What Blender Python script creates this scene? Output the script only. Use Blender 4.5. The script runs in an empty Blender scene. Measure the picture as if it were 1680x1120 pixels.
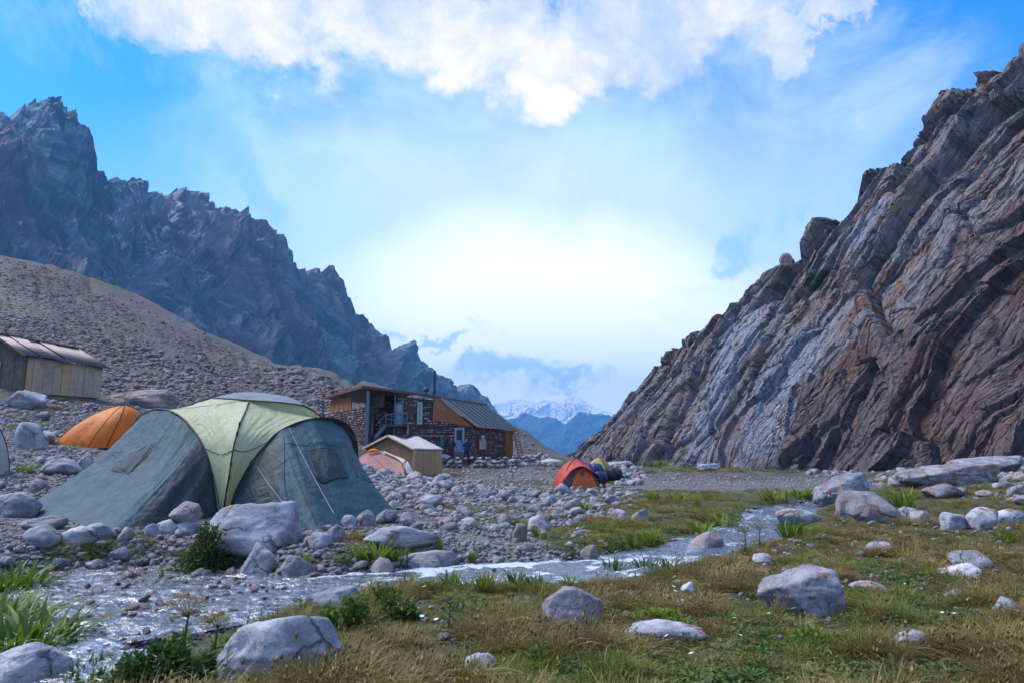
import bpy, bmesh, math, random
import numpy as np
from mathutils import Vector, Matrix, Euler
S = bpy.context.scene
COL = S.collection
rnd = random.Random(7)

# ------------------------------------------------------------------ camera, sky, sun, exposure
CZ = 1.4
PITCH = math.radians(9.4)
cam_data = bpy.data.cameras.new('camera')
cam_data.lens = 24.0; cam_data.sensor_width = 36.0
cam_data.clip_start = 0.1; cam_data.clip_end = 30000
cam = bpy.data.objects.new('camera', cam_data); COL.objects.link(cam)
cam.location = (0, 0, CZ); cam.rotation_euler = (math.pi/2 + PITCH, 0, 0)
cam_data.dof.use_dof = True; cam_data.dof.focus_distance = 16.0; cam_data.dof.aperture_fstop = 9.0
S.camera = cam
S.view_settings.view_transform = 'Standard'; S.view_settings.look = 'None'
S.view_settings.gamma = 1.0; S.view_settings.use_curve_mapping = False
S.view_settings.exposure = 1.95
S.render.engine = 'CYCLES'
S.cycles.use_denoising = True
S.cycles.max_bounces = 6; S.cycles.transparent_max_bounces = 12; S.cycles.volume_bounces = 0
S.cycles.caustics_reflective = False; S.cycles.caustics_refractive = False
SUN_EL, SUN_AZ = math.radians(52), math.radians(-76)      # veiled sun, high over the left wall of the valley

CT, ST = math.cos(PITCH), math.sin(PITCH)
def ray(px, py):
    """direction (not normalised) through a point of the 1680 x 1120 picture"""
    u = (px - 840)/1120.0; v = (560 - py)/1120.0
    return np.array([u, CT - v*ST, ST + v*CT])
def P(px, py, Y):
    d = ray(px, py); return np.array([0, 0, CZ]) + d*(Y/d[1])
def proj(p):
    x, y, z = p[..., 0], p[..., 1], p[..., 2] - CZ
    f = y*CT + z*ST; up = -y*ST + z*CT
    f = np.where(np.abs(f) < 1e-6, 1e-6, f)
    return 840 + 1120*x/f, 560 - 1120*up/f, f

# ------------------------------------------------------------------ material helpers
def newmat(name):
    m = bpy.data.materials.new(name); m.use_nodes = True
    nt = m.node_tree; nt.nodes.clear()
    return m, nt
class N:
    """tiny node-building helper"""
    def __init__(s, nt): s.nt = nt
    def n(s, t, **k):
        nd = s.nt.nodes.new(t)
        for a, b in k.items(): setattr(nd, a, b)
        return nd
    def link(s, a, b): s.nt.links.new(a, b)
    def set(s, sock, v):
        if v is None: return
        if isinstance(v, bpy.types.NodeSocket): s.nt.links.new(v, sock)
        elif isinstance(v, (tuple, list)) and sock.type == 'RGBA' and len(v) == 3: sock.default_value = (*v, 1)
        else: sock.default_value = v
    def math(s, op, a, b=None, c=None, clamp=False):
        nd = s.n('ShaderNodeMath', operation=op, use_clamp=clamp)
        s.set(nd.inputs[0], a); s.set(nd.inputs[1], b)
        if c is not None: s.set(nd.inputs[2], c)
        return nd.outputs[0]
    def vmath(s, op, a, b=None, scale=None):
        nd = s.n('ShaderNodeVectorMath', operation=op)
        s.set(nd.inputs[0], a); s.set(nd.inputs[1], b)
        if scale is not None: s.set(nd.inputs['Scale'], scale)
        return nd.outputs['Value'] if op in ('LENGTH', 'DOT_PRODUCT', 'DISTANCE') else nd.outputs[0]
    def mix(s, f, a, b, blend='MIX'):
        nd = s.n('ShaderNodeMix', data_type='RGBA', blend_type=blend)
        s.set(nd.inputs[0], f); s.set(nd.inputs[6], a); s.set(nd.inputs[7], b)
        return nd.outputs[2]
    def mr(s, v, a, b, c=0.0, d=1.0, smooth=True):
        nd = s.n('ShaderNodeMapRange', interpolation_type='SMOOTHSTEP' if smooth else 'LINEAR')
        for i, x in enumerate((v, a, b, c, d)): s.set(nd.inputs[i], x)
        return nd.outputs[0]
    def noise(s, vec, scale, detail=4.0, rough=0.55, dist=0.0, out=0):
        nd = s.n('ShaderNodeTexNoise'); s.set(nd.inputs['Vector'], vec)
        nd.inputs['Scale'].default_value = scale; nd.inputs['Detail'].default_value = detail
        nd.inputs['Roughness'].default_value = rough; nd.inputs['Distortion'].default_value = dist
        return nd.outputs[out]
    def vor(s, vec, scale, feature='F1', out='Distance', rand=1.0):
        nd = s.n('ShaderNodeTexVoronoi', feature=feature); s.set(nd.inputs['Vector'], vec)
        nd.inputs['Scale'].default_value = scale; nd.inputs['Randomness'].default_value = rand
        return nd.outputs[out]
    def ramp(s, v, stops):
        nd = s.n('ShaderNodeValToRGB'); s.set(nd.inputs[0], v)
        el = nd.color_ramp.elements
        while len(el) < len(stops): el.new(0.5)
        for e, (p, c) in zip(el, stops): e.position = p; e.color = (*c, 1)
        return nd.outputs[0]
    def coord(s, which='Object'): return s.n('ShaderNodeTexCoord').outputs[which]
    def pos(s): return s.n('ShaderNodeNewGeometry').outputs['Position']
    def attr(s, name, out='Fac'): return s.n('ShaderNodeAttribute', attribute_name=name).outputs[out]
    def rand(s): return s.n('ShaderNodeObjectInfo').outputs['Random']
    def mapping(s, vec, scale=(1,1,1), rot=(0,0,0), loc=(0,0,0), t='POINT'):
        nd = s.n('ShaderNodeMapping', vector_type=t); s.set(nd.inputs[0], vec)
        nd.inputs['Scale'].default_value = scale; nd.inputs['Rotation'].default_value = rot; nd.inputs['Location'].default_value = loc
        return nd.outputs[0]
    def bump(s, h, strength=0.5, dist=0.02, normal=None):
        nd = s.n('ShaderNodeBump'); s.set(nd.inputs['Height'], h)
        nd.inputs['Strength'].default_value = strength; nd.inputs['Distance'].default_value = dist
        if normal is not None: s.set(nd.inputs['Normal'], normal)
        return nd.outputs[0]
    def bsdf(s, color, rough=0.85, normal=None, **k):
        nd = s.n('ShaderNodeBsdfPrincipled')
        s.set(nd.inputs['Base Color'], color); s.set(nd.inputs['Roughness'], rough)
        if normal is not None: s.set(nd.inputs['Normal'], normal)
        for a, b in k.items(): s.set(nd.inputs[a.replace('_', ' ')], b)
        return nd.outputs[0]
    def out(s, sh):
        o = s.n('ShaderNodeOutputMaterial'); s.link(sh, o.inputs[0]); return o

# ------------------------------------------------------------------ world
def build_world():
    w = bpy.data.worlds.new('World'); S.world = w; w.use_nodes = True
    nt = w.node_tree; nt.nodes.clear(); k = N(nt)
    sky = k.n('ShaderNodeTexSky', sky_type='NISHITA')
    sky.sun_disc = False; sky.sun_elevation = SUN_EL; sky.sun_rotation = SUN_AZ
    sky.altitude = 2500; sky.air_density = 1.0; sky.dust_density = 0.6; sky.ozone_density = 2.0
    hs = k.n('ShaderNodeHueSaturation'); hs.inputs['Saturation'].default_value = 1.4
    hs.inputs['Hue'].default_value = 0.508; hs.inputs['Value'].default_value = 1.12
    k.link(sky.outputs[0], hs.inputs['Color'])
    base = hs.outputs[0]
    d = k.coord('Generated')
    # ragged billows: distort the direction with noise
    nz = k.noise(d, 6.0, 7.0, 0.62, 0.3, out='Color')
    dd = k.vmath('ADD', d, k.vmath('SCALE', k.vmath('SUBTRACT', nz, (0.5, 0.5, 0.5)), scale=0.28))
    nz2 = k.noise(d, 2.2, 5.0, 0.55, 0.2, out='Color')
    dw = k.vmath('ADD', d, k.vmath('SCALE', k.vmath('SUBTRACT', nz2, (0.5, 0.5, 0.5)), scale=0.18))
    def blob(px, py, rx, ry, rot=0.0, src=None):
        c = Vector(ray(px, py)).normalized()
        e1 = Vector((0, 0, 1)).cross(c).normalized() * -1
        e2 = e1.cross(c); e2 = -e2 if e2.z < 0 else e2
        e1, e2 = e1*math.cos(rot) + e2*math.sin(rot), -e1*math.sin(rot) + e2*math.cos(rot)
        e3 = e1.cross(e2)
        R = Matrix((e1, e2, e3)).transposed().to_euler()
        f = 1/1120.0 * (c.y*CT + c.z*ST)**1.0
        m = k.mapping(src or dd, (rx*f, ry*f, 0.6), R, c, 'TEXTURE')
        return k.mr(k.vmath('LENGTH', m), 1.25, 0.35)
    def union(lst, op='MAXIMUM'):
        a = lst[0]
        for b in lst[1:]: a = k.math(op, a, b)
        return a
    white = union([blob(*b) for b in (
        (300, -60, 300, 140), (270, 30, 130, 60), (420, 70, 190, 75, -0.1), (640, 10, 240, 110), (840, 60, 190, 130, -0.4),
        (1010, 60, 240, 110), (1140, -20, 260, 130), (900, 150, 110, 60), (1310, 70, 60, 110, -0.5), (1380, 10, 60, 60), (1000, -300, 900, 240),
        (60, -20, 70, 40))])
    wisps = union([blob(*b) for b in ((390, 290, 150, 120, -0.7), (700, 235, 90, 60, 0), (1380, 330, 130, 70, 0.5), (1160, 500, 90, 22, 0.2), (1010, 260, 120, 100))])
    dark = union([blob(*b) for b in ((340, 250, 70, 50, -0.6), (420, 300, 110, 45, -0.7), (1235, 405, 75, 38, 0.7), (820, 608, 110, 34, -0.1), (770, 595, 60, 22), (900, 622, 80, 16, -0.1), (720, 541, 80, 13, 0.15), (1195, 440, 60, 20, 0.2))])
    # bright thin overcast round the low sun, fading upwards
    glow = k.math('MAXIMUM', k.math('MULTIPLY', blob(900, 565, 520, 270, 0, dw), 0.9), k.math('MULTIPLY', blob(900, 500, 740, 360, 0, dw), 0.42))
    low = k.math('MULTIPLY', k.mr(k.n('ShaderNodeSeparateXYZ').outputs[2], 0, 1), 1)
    sep = k.n('ShaderNodeSeparateXYZ'); k.link(d, sep.inputs[0])
    # a general sparse cloud field, so the sky goes on outside the picture
    pl = k.vmath('DIVIDE', d, None)
    dv = pl.node
    cmb = k.n('ShaderNodeCombineXYZ'); zz = k.math('ADD', k.math('MAXIMUM', sep.outputs[2], 0.0), 0.18)
    for i in range(3): k.link(zz, cmb.inputs[i])
    k.link(cmb.outputs[0], dv.inputs[1])
    field = k.mr(k.noise(pl, 1.1, 6.0, 0.6, 0.4), 0.42, 0.60)
    behind = k.mr(sep.outputs[1], 0.55, 0.2)
    white = k.math('MAXIMUM', white, k.math('MULTIPLY', field, behind))
    fine = k.noise(d, 8.0, 8.0, 0.68, 0.3)
    white = k.mr(k.math('ADD', white, k.math('MULTIPLY', k.math('SUBTRACT', fine, 0.5), 1.7)), 0.15, 1.0)
    wisps = k.math('MULTIPLY', wisps, k.mr(k.noise(d, 5.0, 6.0, 0.6), 0.35, 0.7))
    veil = union([blob(*b) for b in ((500, 130, 420, 170), (1050, 160, 420, 190), (200, 60, 300, 130), (1400, 120, 260, 190, -0.5), (380, 300, 170, 120, -0.7), (900, 260, 260, 120))])
    veil = k.math('MULTIPLY', veil, k.mr(k.noise(d, 4.0, 9.0, 0.66, 0.5), 0.42, 0.72))
    shade = k.mr(k.math('ADD', k.noise(d, 3.4, 8.0, 0.66, 0.3), k.math('MULTIPLY', k.math('SUBTRACT', fine, 0.5), 0.5)), 0.36, 0.66)
    s = 10.0
    cw = k.mix(shade, (0.19*s, 0.22*s, 0.27*s), (0.40*s, 0.355*s, 0.30*s))
    c = k.mix(k.math('MULTIPLY', glow, 0.96), base, (0.55*s, 0.52*s, 0.475*s))
    c = k.mix(k.math('MULTIPLY', veil, 0.36), c, (0.36*s, 0.40*s, 0.44*s))
    c = k.mix(k.math('MULTIPLY', wisps, 0.45), c, (0.24*s, 0.33*s, 0.44*s))
    c = k.mix(k.math('MULTIPLY', dark, 0.62), c, (0.09*s, 0.20*s, 0.36*s))
    c = k.mix(k.math('MULTIPLY', white, 0.86), c, cw)
    bg = k.n('ShaderNodeBackground'); k.set(bg.inputs[0], c); bg.inputs[1].default_value = 0.1
    o = k.n('ShaderNodeOutputWorld'); k.link(bg.outputs[0], o.inputs[0])
    w.cycles.sampling_method = 'MANUAL'; w.cycles.sample_map_resolution = 512
build_world()
sun_data = bpy.data.lights.new('sun', 'SUN'); sun_data.energy = 1.5; sun_data.angle = math.radians(32); sun_data.color = (1.0, 0.92, 0.82)
sun = bpy.data.objects.new('sun', sun_data); COL.objects.link(sun)
sd = Vector((math.sin(SUN_AZ)*math.cos(SUN_EL), math.cos(SUN_AZ)*math.cos(SUN_EL), math.sin(SUN_EL)))
sun.rotation_euler = sd.to_track_quat('Z', 'Y').to_euler(); sun.location = (0, 0, 60)

# ------------------------------------------------------------------ numpy noise
def _h(ix, iy, seed):
    h = (ix.astype(np.int64)*374761393 + iy.astype(np.int64)*668265263 + seed*1442695041) & 0x7fffffff
    h = ((h ^ (h >> 13))*1274126177) & 0x7fffffff
    h = ((h ^ (h >> 16))*1103515245 + 12345) & 0x7fffffff
    return (h ^ (h >> 11))
def hash01(ix, iy, seed): return (_h(ix, iy, seed) & 0xffffff)/float(0xffffff)
def vnoise(x, y, seed=0):
    x0 = np.floor(x); y0 = np.floor(y); fx = x - x0; fy = y - y0
    fx = fx*fx*fx*(fx*(fx*6-15)+10); fy = fy*fy*fy*(fy*(fy*6-15)+10)
    a = hash01(x0, y0, seed); b = hash01(x0+1, y0, seed); c = hash01(x0, y0+1, seed); e = hash01(x0+1, y0+1, seed)
    return (a*(1-fx)+b*fx)*(1-fy) + (c*(1-fx)+e*fx)*fy
def sm(a, b, x): t = np.clip((x-a)/(b-a), 0, 1); return t*t*(3-2*t)
def fbm(x, y, seed=0, oct=5, gain=0.5, lac=2.03):
    v = 0; a = 1; t = 0
    for i in range(oct):
        v = v + a*(vnoise(x, y, seed+i*17)*2-1); t += a; a *= gain; x = x*lac+3.1; y = y*lac-7.7
    return v/t
def ridged(x, y, seed=0, oct=5, gain=0.55):
    v = 0; a = 1; t = 0
    for i in range(oct):
        v = v + a*(1-np.abs(vnoise(x, y, seed+i*31)*2-1)*2); t += a; a *= gain; x = x*2.07+1.3; y = y*2.07+9.1
    return v/t
def facets(x, y, seed=0, tilt=0.6):
    """broken-slab relief: every Voronoi cell is a tilted plane of its own"""
    x0 = np.floor(x); y0 = np.floor(y)
    best = np.full(x.shape, 1e9); val = np.zeros(x.shape); b2 = np.full(x.shape, 1e9)
    for i in (-1, 0, 1):
        for j in (-1, 0, 1):
            cx = x0+i; cy = y0+j
            px = cx + 0.1+0.8*hash01(cx, cy, seed); py = cy + 0.1+0.8*hash01(cx, cy, seed+1)
            dx = x-px; dy = y-py; dd = dx*dx+dy*dy
            r = hash01(cx, cy, seed+2)*2-1; tx = hash01(cx, cy, seed+3)*2-1; ty = hash01(cx, cy, seed+4)*2-1
            v = r + tilt*(dx*tx+dy*ty)*2
            m = dd < best
            b2 = np.where(m, best, np.minimum(b2, dd)); val = np.where(m, v, val); best = np.where(m, dd, best)
    return val, np.sqrt(b2)-np.sqrt(best)

# ------------------------------------------------------------------ mesh helpers
def mesh_from(name, V, F, smooth=False):
    V = np.asarray(V, dtype=np.float32).reshape(-1, 3); F = np.asarray(F, dtype=np.int32)
    me = bpy.data.meshes.new(name); k = F.shape[1]
    me.vertices.add(len(V)); me.vertices.foreach_set('co', V.ravel())
    me.loops.add(F.size); me.loops.foreach_set('vertex_index', F.ravel())
    me.polygons.add(len(F)); me.polygons.foreach_set('loop_start', np.arange(0, F.size, k, dtype=np.int32))
    me.polygons.foreach_set('use_smooth', np.full(len(F), smooth))
    me.update(calc_edges=True)
    return me
def grid_faces(nu, nv, wrap=False):
    i = np.arange(nu - (0 if wrap else 1))[:, None]; j = np.arange(nv-1)[None, :]
    i2 = (i+1) % nu
    a = i*nv+j; b = i2*nv+j; c = i2*nv+j+1; e = i*nv+j+1
    return np.stack([a+0*b, b, c, e], -1).reshape(-1, 4)
def grid_mesh(name, G, smooth=False, wrap=False, flip=False):
    F = grid_faces(G.shape[0], G.shape[1], wrap)
    if flip: F = F[:, ::-1]
    return mesh_from(name, G.reshape(-1, 3), F, smooth)
def add_attr(me, name, arr):
    a = me.attributes.new(name, 'FLOAT', 'POINT'); a.data.foreach_set('value', np.asarray(arr, dtype=np.float32).ravel())
def obj(name, me, mat=None, parent=None, loc=None):
    o = bpy.data.objects.new(name, me); COL.objects.link(o)
    if mat is not None and me is not None:
        if not me.materials: me.materials.append(mat)
    if parent is not None: o.parent = parent
    if loc is not None: o.location = loc
    return o
def tag(o, label=None, cat=None, group=None, kind=None):
    for k, v in (('label', label), ('category', cat), ('group', group), ('kind', kind)):
        if v: o[k] = v
    return o
def empty(name, loc=(0, 0, 0), rz=0.0, label=None, cat=None, group=None):
    o = bpy.data.objects.new(name, None); COL.objects.link(o); o.location = loc; o.rotation_euler = (0, 0, rz)
    o.empty_display_size = 0.2
    return tag(o, label, cat, group)

# ------------------------------------------------------------------ terrain
CTRL = [  # points of the ground: picture position and distance
 (175,872,10.4),(515,868,10.6),(655,850,12.4),(40,845,12.6),(368,842,12.3),(450,835,14),(250,820,16),
 (0,850,11),(0,780,17),(-200,800,15),(60,745,22),(170,716,28),(-150,735,22),(260,715,30),
 (100,645,38),(0,637,36),(-250,640,33),(162,652,40),(260,667,44),(340,655,52),(480,690,44),(545,725,47),
 (603,730,45),(600,742,38),(560,760,30),(680,776,36),(722,781,38),(765,763,44.5),(700,760,44.5),(800,760,45),(840,754,49),(870,754,60),
 (905,756,90),(925,758,120),(860,780,36),(780,790,30),(700,815,21),(640,830,16),
 (0,560,75),(100,580,70),(100,500,110),(200,560,85),(300,610,80),(300,570,120),(400,640,80),(450,620,110),(520,655,85),(560,640,120),(640,670,110),(640,655,160),(720,700,120),(800,720,120),(860,738,120),(860,718,180),
 (-300,380,130),(0,415,150),(100,440,155),(200,475,165),(290,520,175),(340,550,185),(400,588,195),(500,597,210),(560,607,215),(620,627,225),(700,648,235),(780,675,250),(860,702,260),(880,722,270),(892,740,280),(905,752,290),(918,760,300),(935,764,260),(960,764,220),(905,757,200),(890,745,200),(930,761,180),
 (945,795,32),(900,800,30),(1100,800,30),(1000,790,38),(1000,765,80),(1010,757,140),(1150,766,97),(1290,773,77),(1450,778,63),(1680,757,50),(1850,740,42),(2100,760,30),
 (1390,815,22),(1560,805,24),(1680,785,26),(1680,850,14),(1300,800,30)]
_far = [(-300,600,300,0),(0,440,300,0),(200,520,330,0),(400,620,400,0),(560,650,450,0),(700,700,480,0),(860,760,480,0)]
def _feat(x, y):
    r = np.hypot(x, y); return np.stack([np.arctan2(x, y)*2.2, np.log(np.maximum(r, 0.3))], -1), r
_pts = [P(*c) for c in CTRL] + [P(*c[:3]) for c in _far]
for az in range(-180, 180, 20):
    for r in (0.3, 1.5, 3.5, 5.5):
        _pts.append(np.array([r*math.sin(math.radians(az)), r*math.cos(math.radians(az)), 0.0]))
for az in (-130, -170, 130, 170, 90, 60):
    for r in (12, 40, 150): _pts.append(np.array([r*math.sin(math.radians(az)), r*math.cos(math.radians(az)), r*(0.12 if az < 0 else .08)]))
for az in (-38,-20,-8,5,18,30,45):
    for r in (7.5, 9.5): _pts.append(np.array([r*math.sin(math.radians(az)), r*math.cos(math.radians(az)), 0.04 if az < -5 else 0.0]))
for px, Y in ((900,13),(1000,17),(1150,14),(1250,22),(1500,16),(1100,22),(880,20)):
    p = P(px, 800, Y); p[2] = 0.02; _pts.append(p)
_pts = np.array(_pts)
_X, _r = _feat(_pts[:, 0], _pts[:, 1]); _q = _pts[:, 2]/_r
def _kern(D): return D
_D = np.linalg.norm(_X[:, None]-_X[None], axis=-1)
_A = np.zeros((len(_X)+3,)*2); n_ = len(_X)
_A[:n_, :n_] = _kern(_D) - 0.01*np.eye(n_)
_A[:n_, n_] = 1; _A[n_, :n_] = 1; _A[:n_, n_+1:] = _X; _A[n_+1:, :n_] = _X.T
_w = np.linalg.solve(_A, np.concatenate([_q, [0, 0, 0]]))
def _h_exact(x, y):
    x = np.asarray(x, float); y = np.asarray(y, float); sh = x.shape; x = x.ravel(); y = y.ravel()
    out = np.zeros(x.shape)
    for a in range(0, len(x), 40000):
        F, r = _feat(x[a:a+40000], y[a:a+40000])
        D = np.linalg.norm(F[:, None]-_X[None], axis=-1)
        q = _kern(D) @ _w[:n_] + _w[n_] + F @ _w[n_+1:]
        out[a:a+40000] = q*r
    return out.reshape(sh)
_ta = np.linspace(-math.pi, math.pi, 721); _tl = np.linspace(math.log(0.3), math.log(600), 300)
_AA, _LL = np.meshgrid(_ta, _tl, indexing='ij'); _RR = np.exp(_LL)
_TQ = _h_exact(_RR*np.sin(_AA), _RR*np.cos(_AA))/_RR
def h_base(x, y):
    x = np.asarray(x, float); y = np.asarray(y, float); r = np.hypot(x, y)
    fi = (np.arctan2(x, y)+math.pi)/(_ta[1]-_ta[0]); fj = (np.log(np.clip(r, 0.3, 590))-_tl[0])/(_tl[1]-_tl[0])
    i = np.clip(fi.astype(int), 0, 719); j = np.clip(fj.astype(int), 0, 298); a = fi-i; b = fj-j
    return (_TQ[i, j]*(1-a)*(1-b)+_TQ[i+1, j]*a*(1-b)+_TQ[i, j+1]*(1-a)*b+_TQ[i+1, j+1]*a*b)*r
# ---- the stream: centre line and half width from its two banks in the picture
ZW = -0.10
BANK = [((1380,806),(1420,808)),((1309,827),(1345,829)),((1248,833),(1318,842)),((1238,840),(1301,856)),((1234,847),(1280,872)),((1169,872),(1241,888)),((1141,883),(1194,901)),((1099,900),(1134,915)),
        ((1058,903),(1080,933)),((951,921),(985,948)),((865,921),(900,954)),((741,934),(830,964)),((651,938),(665,962)),((560,940),(589,969)),
        ((450,953),(500,990)),((300,953),(383,1008)),((180,953),(290,1040)),((60,958),(190,1098)),((-120,965),(60,1130)),((-420,1000),(-100,1260)),((-900,1080),(-500,1500))]
def at_z(px, py, z):
    d = ray(px, py); t = (z-CZ)/d[2]; return np.array([d[0]*t, d[1]*t, z])
def _dense(L, n=400):
    L = np.array(L)[:, :2]; d = np.concatenate([[0], np.cumsum(np.linalg.norm(np.diff(L, axis=0), axis=1))]); t = np.linspace(0, d[-1], n)
    return np.stack([np.interp(t, d, L[:, i]) for i in (0, 1)], -1)
_LA = _dense([at_z(*a, ZW) for a, b in BANK]); _LB = _dense([at_z(*b, ZW) for a, b in BANK])
_nb = [np.hypot(*(_LB-a).T).argmin() for a in _LA]
_sc = np.array([(a+_LB[k])/2 for a, k in zip(_LA, _nb)]); _sw = np.array([max(0.40, np.hypot(*(a-_LB[k]))/2*1.12+0.10) for a, k in zip(_LA, _nb)])
# resample smoothly
def _resample(pts, w, n):
    L = np.concatenate([[0], np.cumsum(np.linalg.norm(np.diff(pts, axis=0), axis=1))]); t = np.linspace(0, L[-1], n)
    p = np.stack([np.interp(t, L, pts[:, i]) for i in (0, 1)], -1); ww = np.interp(t, L, w)
    for _ in range(14):
        p[1:-1] = (p[:-2]+2*p[1:-1]+p[2:])/4; ww[1:-1] = (ww[:-2]+2*ww[1:-1]+ww[2:])/4
    return p, ww
SC, SW = _resample(_sc, _sw, 160)
def _stream_exact(x, y):
    """signed distance to the bank (negative in the water)"""
    x = np.asarray(x, float); y = np.asarray(y, float); sh = x.shape; x = x.ravel(); y = y.ravel()
    out = np.full(x.shape, 50.0); idx = np.where((np.hypot(x, y) < 60))[0]
    for a in range(0, len(idx), 20000):
        i = idx[a:a+20000]
        D = np.hypot(x[i][:, None]-SC[None, :, 0], y[i][:, None]-SC[None, :, 1]) - SW[None]
        out[i] = D.min(1)
    return out.reshape(sh)
_gx = np.arange(-30, 45, 0.08); _gy = np.arange(-6, 60, 0.08)
_GS = None
def stream_d(x, y):
    global _GS
    if _GS is None:
        a, b = np.meshgrid(_gx, _gy, indexing='ij'); near = np.full(a.shape, 50.0)
        c = _stream_exact(a[::8, ::8], b[::8, ::8]); c = np.repeat(np.repeat(c, 8, 0), 8, 1)[:a.shape[0], :a.shape[1]]
        m = np.abs(c) < 2.5; near = c; near[m] = _stream_exact(a[m], b[m]); _GS = near
    x = np.asarray(x, float); y = np.asarray(y, float)
    fi = np.clip((x-_gx[0])/0.08, 0, len(_gx)-1.01); fj = np.clip((y-_gy[0])/0.08, 0, len(_gy)-1.01); i = fi.astype(int); j = fj.astype(int); a = fi-i; b = fj-j
    v = _GS[i, j]*(1-a)*(1-b)+_GS[i+1, j]*a*(1-b)+_GS[i, j+1]*(1-a)*b+_GS[i+1, j+1]*a*b
    return np.where((x > -29) & (x < 44) & (y > -5) & (y < 59), v, 50.0)
def hgt(x, y):
    """ground height"""
    x = np.asarray(x, float); y = np.asarray(y, float)
    r = np.hypot(x, y); z = h_base(x, y)
    sd_ = stream_d(x, y) + 0.12*fbm(x*1.7, y*1.7, 5, 3)
    t = np.clip((0.55-sd_)/0.9, 0, 1); t = t*t*(3-2*t)
    near = np.clip((40-r)/20, 0, 1)
    # the bed
    z = z*(1-t*near) + (-0.21)*t*near
    z = z + near*0.05*fbm(x*0.7, y*0.7, 11, 4) + near*0.018*fbm(x*4, y*4, 13, 3)
    z = z + 0.006*r*np.clip((r-25)/25, 0, 1)*fbm(x/(2+r*0.06), y/(2+r*0.06), 21, 5)
    az_ = np.arctan2(x, y); z = z - 0.016*r*np.clip((r-60)/60, 0, 1)*sm(0.1, 0.8, ridged(az_*9+0.3*np.log(r+1), np.log(r+1)*1.2, 27, 4))*(x < 0)
    return z
def ground_hit(px, py, ymax=300):
    """where the ray through a picture point meets the ground"""
    d = ray(px, py); Y = np.geomspace(3, ymax, 500); x = d[0]/d[1]*Y; z = CZ + d[2]/d[1]*Y
    g = hgt(x, Y); k = np.where(z < g)[0]
    i = k[0] if len(k) else len(Y)-1
    if i > 0:
        Y2 = np.linspace(Y[i-1], Y[i], 30); g2 = hgt(d[0]/d[1]*Y2, Y2); z2 = CZ+d[2]/d[1]*Y2
        j = np.where(z2 < g2)[0]; y = Y2[j[0]] if len(j) else Y2[-1]
    else: y = Y[0]
    x = d[0]/d[1]*y; return np.array([x, y, float(hgt(np.array([x]), np.array([y]))[0])])
def grass_mask(x, y):
    """1 where turf grows"""
    px, py, f = proj(np.stack([x, y, np.asarray(h_base(x, y))], -1))
    n = fbm(x*0.5, y*0.5, 41, 4); s_ = stream_d(x, y)
    side = (py > np.interp(px, [-400, 0, 100, 190, 300, 400, 560, 700, 900, 1080, 1200, 1300, 1400, 2000],
                          [1200, 1110, 1105, 1090, 1020, 990, 975, 955, 945, 925, 890, 865, 800, 795])).astype(float)
    mead = sm(-0.15, 0.15, (px-np.interp(py, [770, 800, 850, 900], [1010, 1020, 960, 900]))/300 + n*0.5)*sm(800, 812, py + n*12)
    patch = sm(0.15, 0.4, fbm(x*0.35+9, y*0.35, 57, 4) + 0.35*((py > 860) & (px > 560)) - 0.15*((px < 560)))*(py > 690)*(np.hypot(x, y) < 60)
    far = sm(0.1, 0.35, fbm(x*0.05, y*0.05, 63, 3) - 0.1)*(np.hypot(x, y) > 60)*0.6
    g = np.maximum(np.maximum(side, mead), np.maximum(patch*0.8, far))
    g = g*sm(0.0, 0.25, s_)
    strip = sm(783, 788, py)*sm(806, 800, py)*sm(1040, 1100, px)*sm(1480, 1400, px)
    return np.clip(g*(1-0.8*strip), 0, 1)
def rock_grain(k, vec, c0, c1, c2, scale):
    """speckled crystalline stone colour"""
    a = k.noise(vec, scale, 6, 0.65); b = k.noise(vec, scale*7, 3, 0.7)
    c = k.mix(k.mr(a, 0.35, 0.65), c0, c1); return k.mix(k.mr(b, 0.56, 0.66), c, c2), a, b
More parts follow.
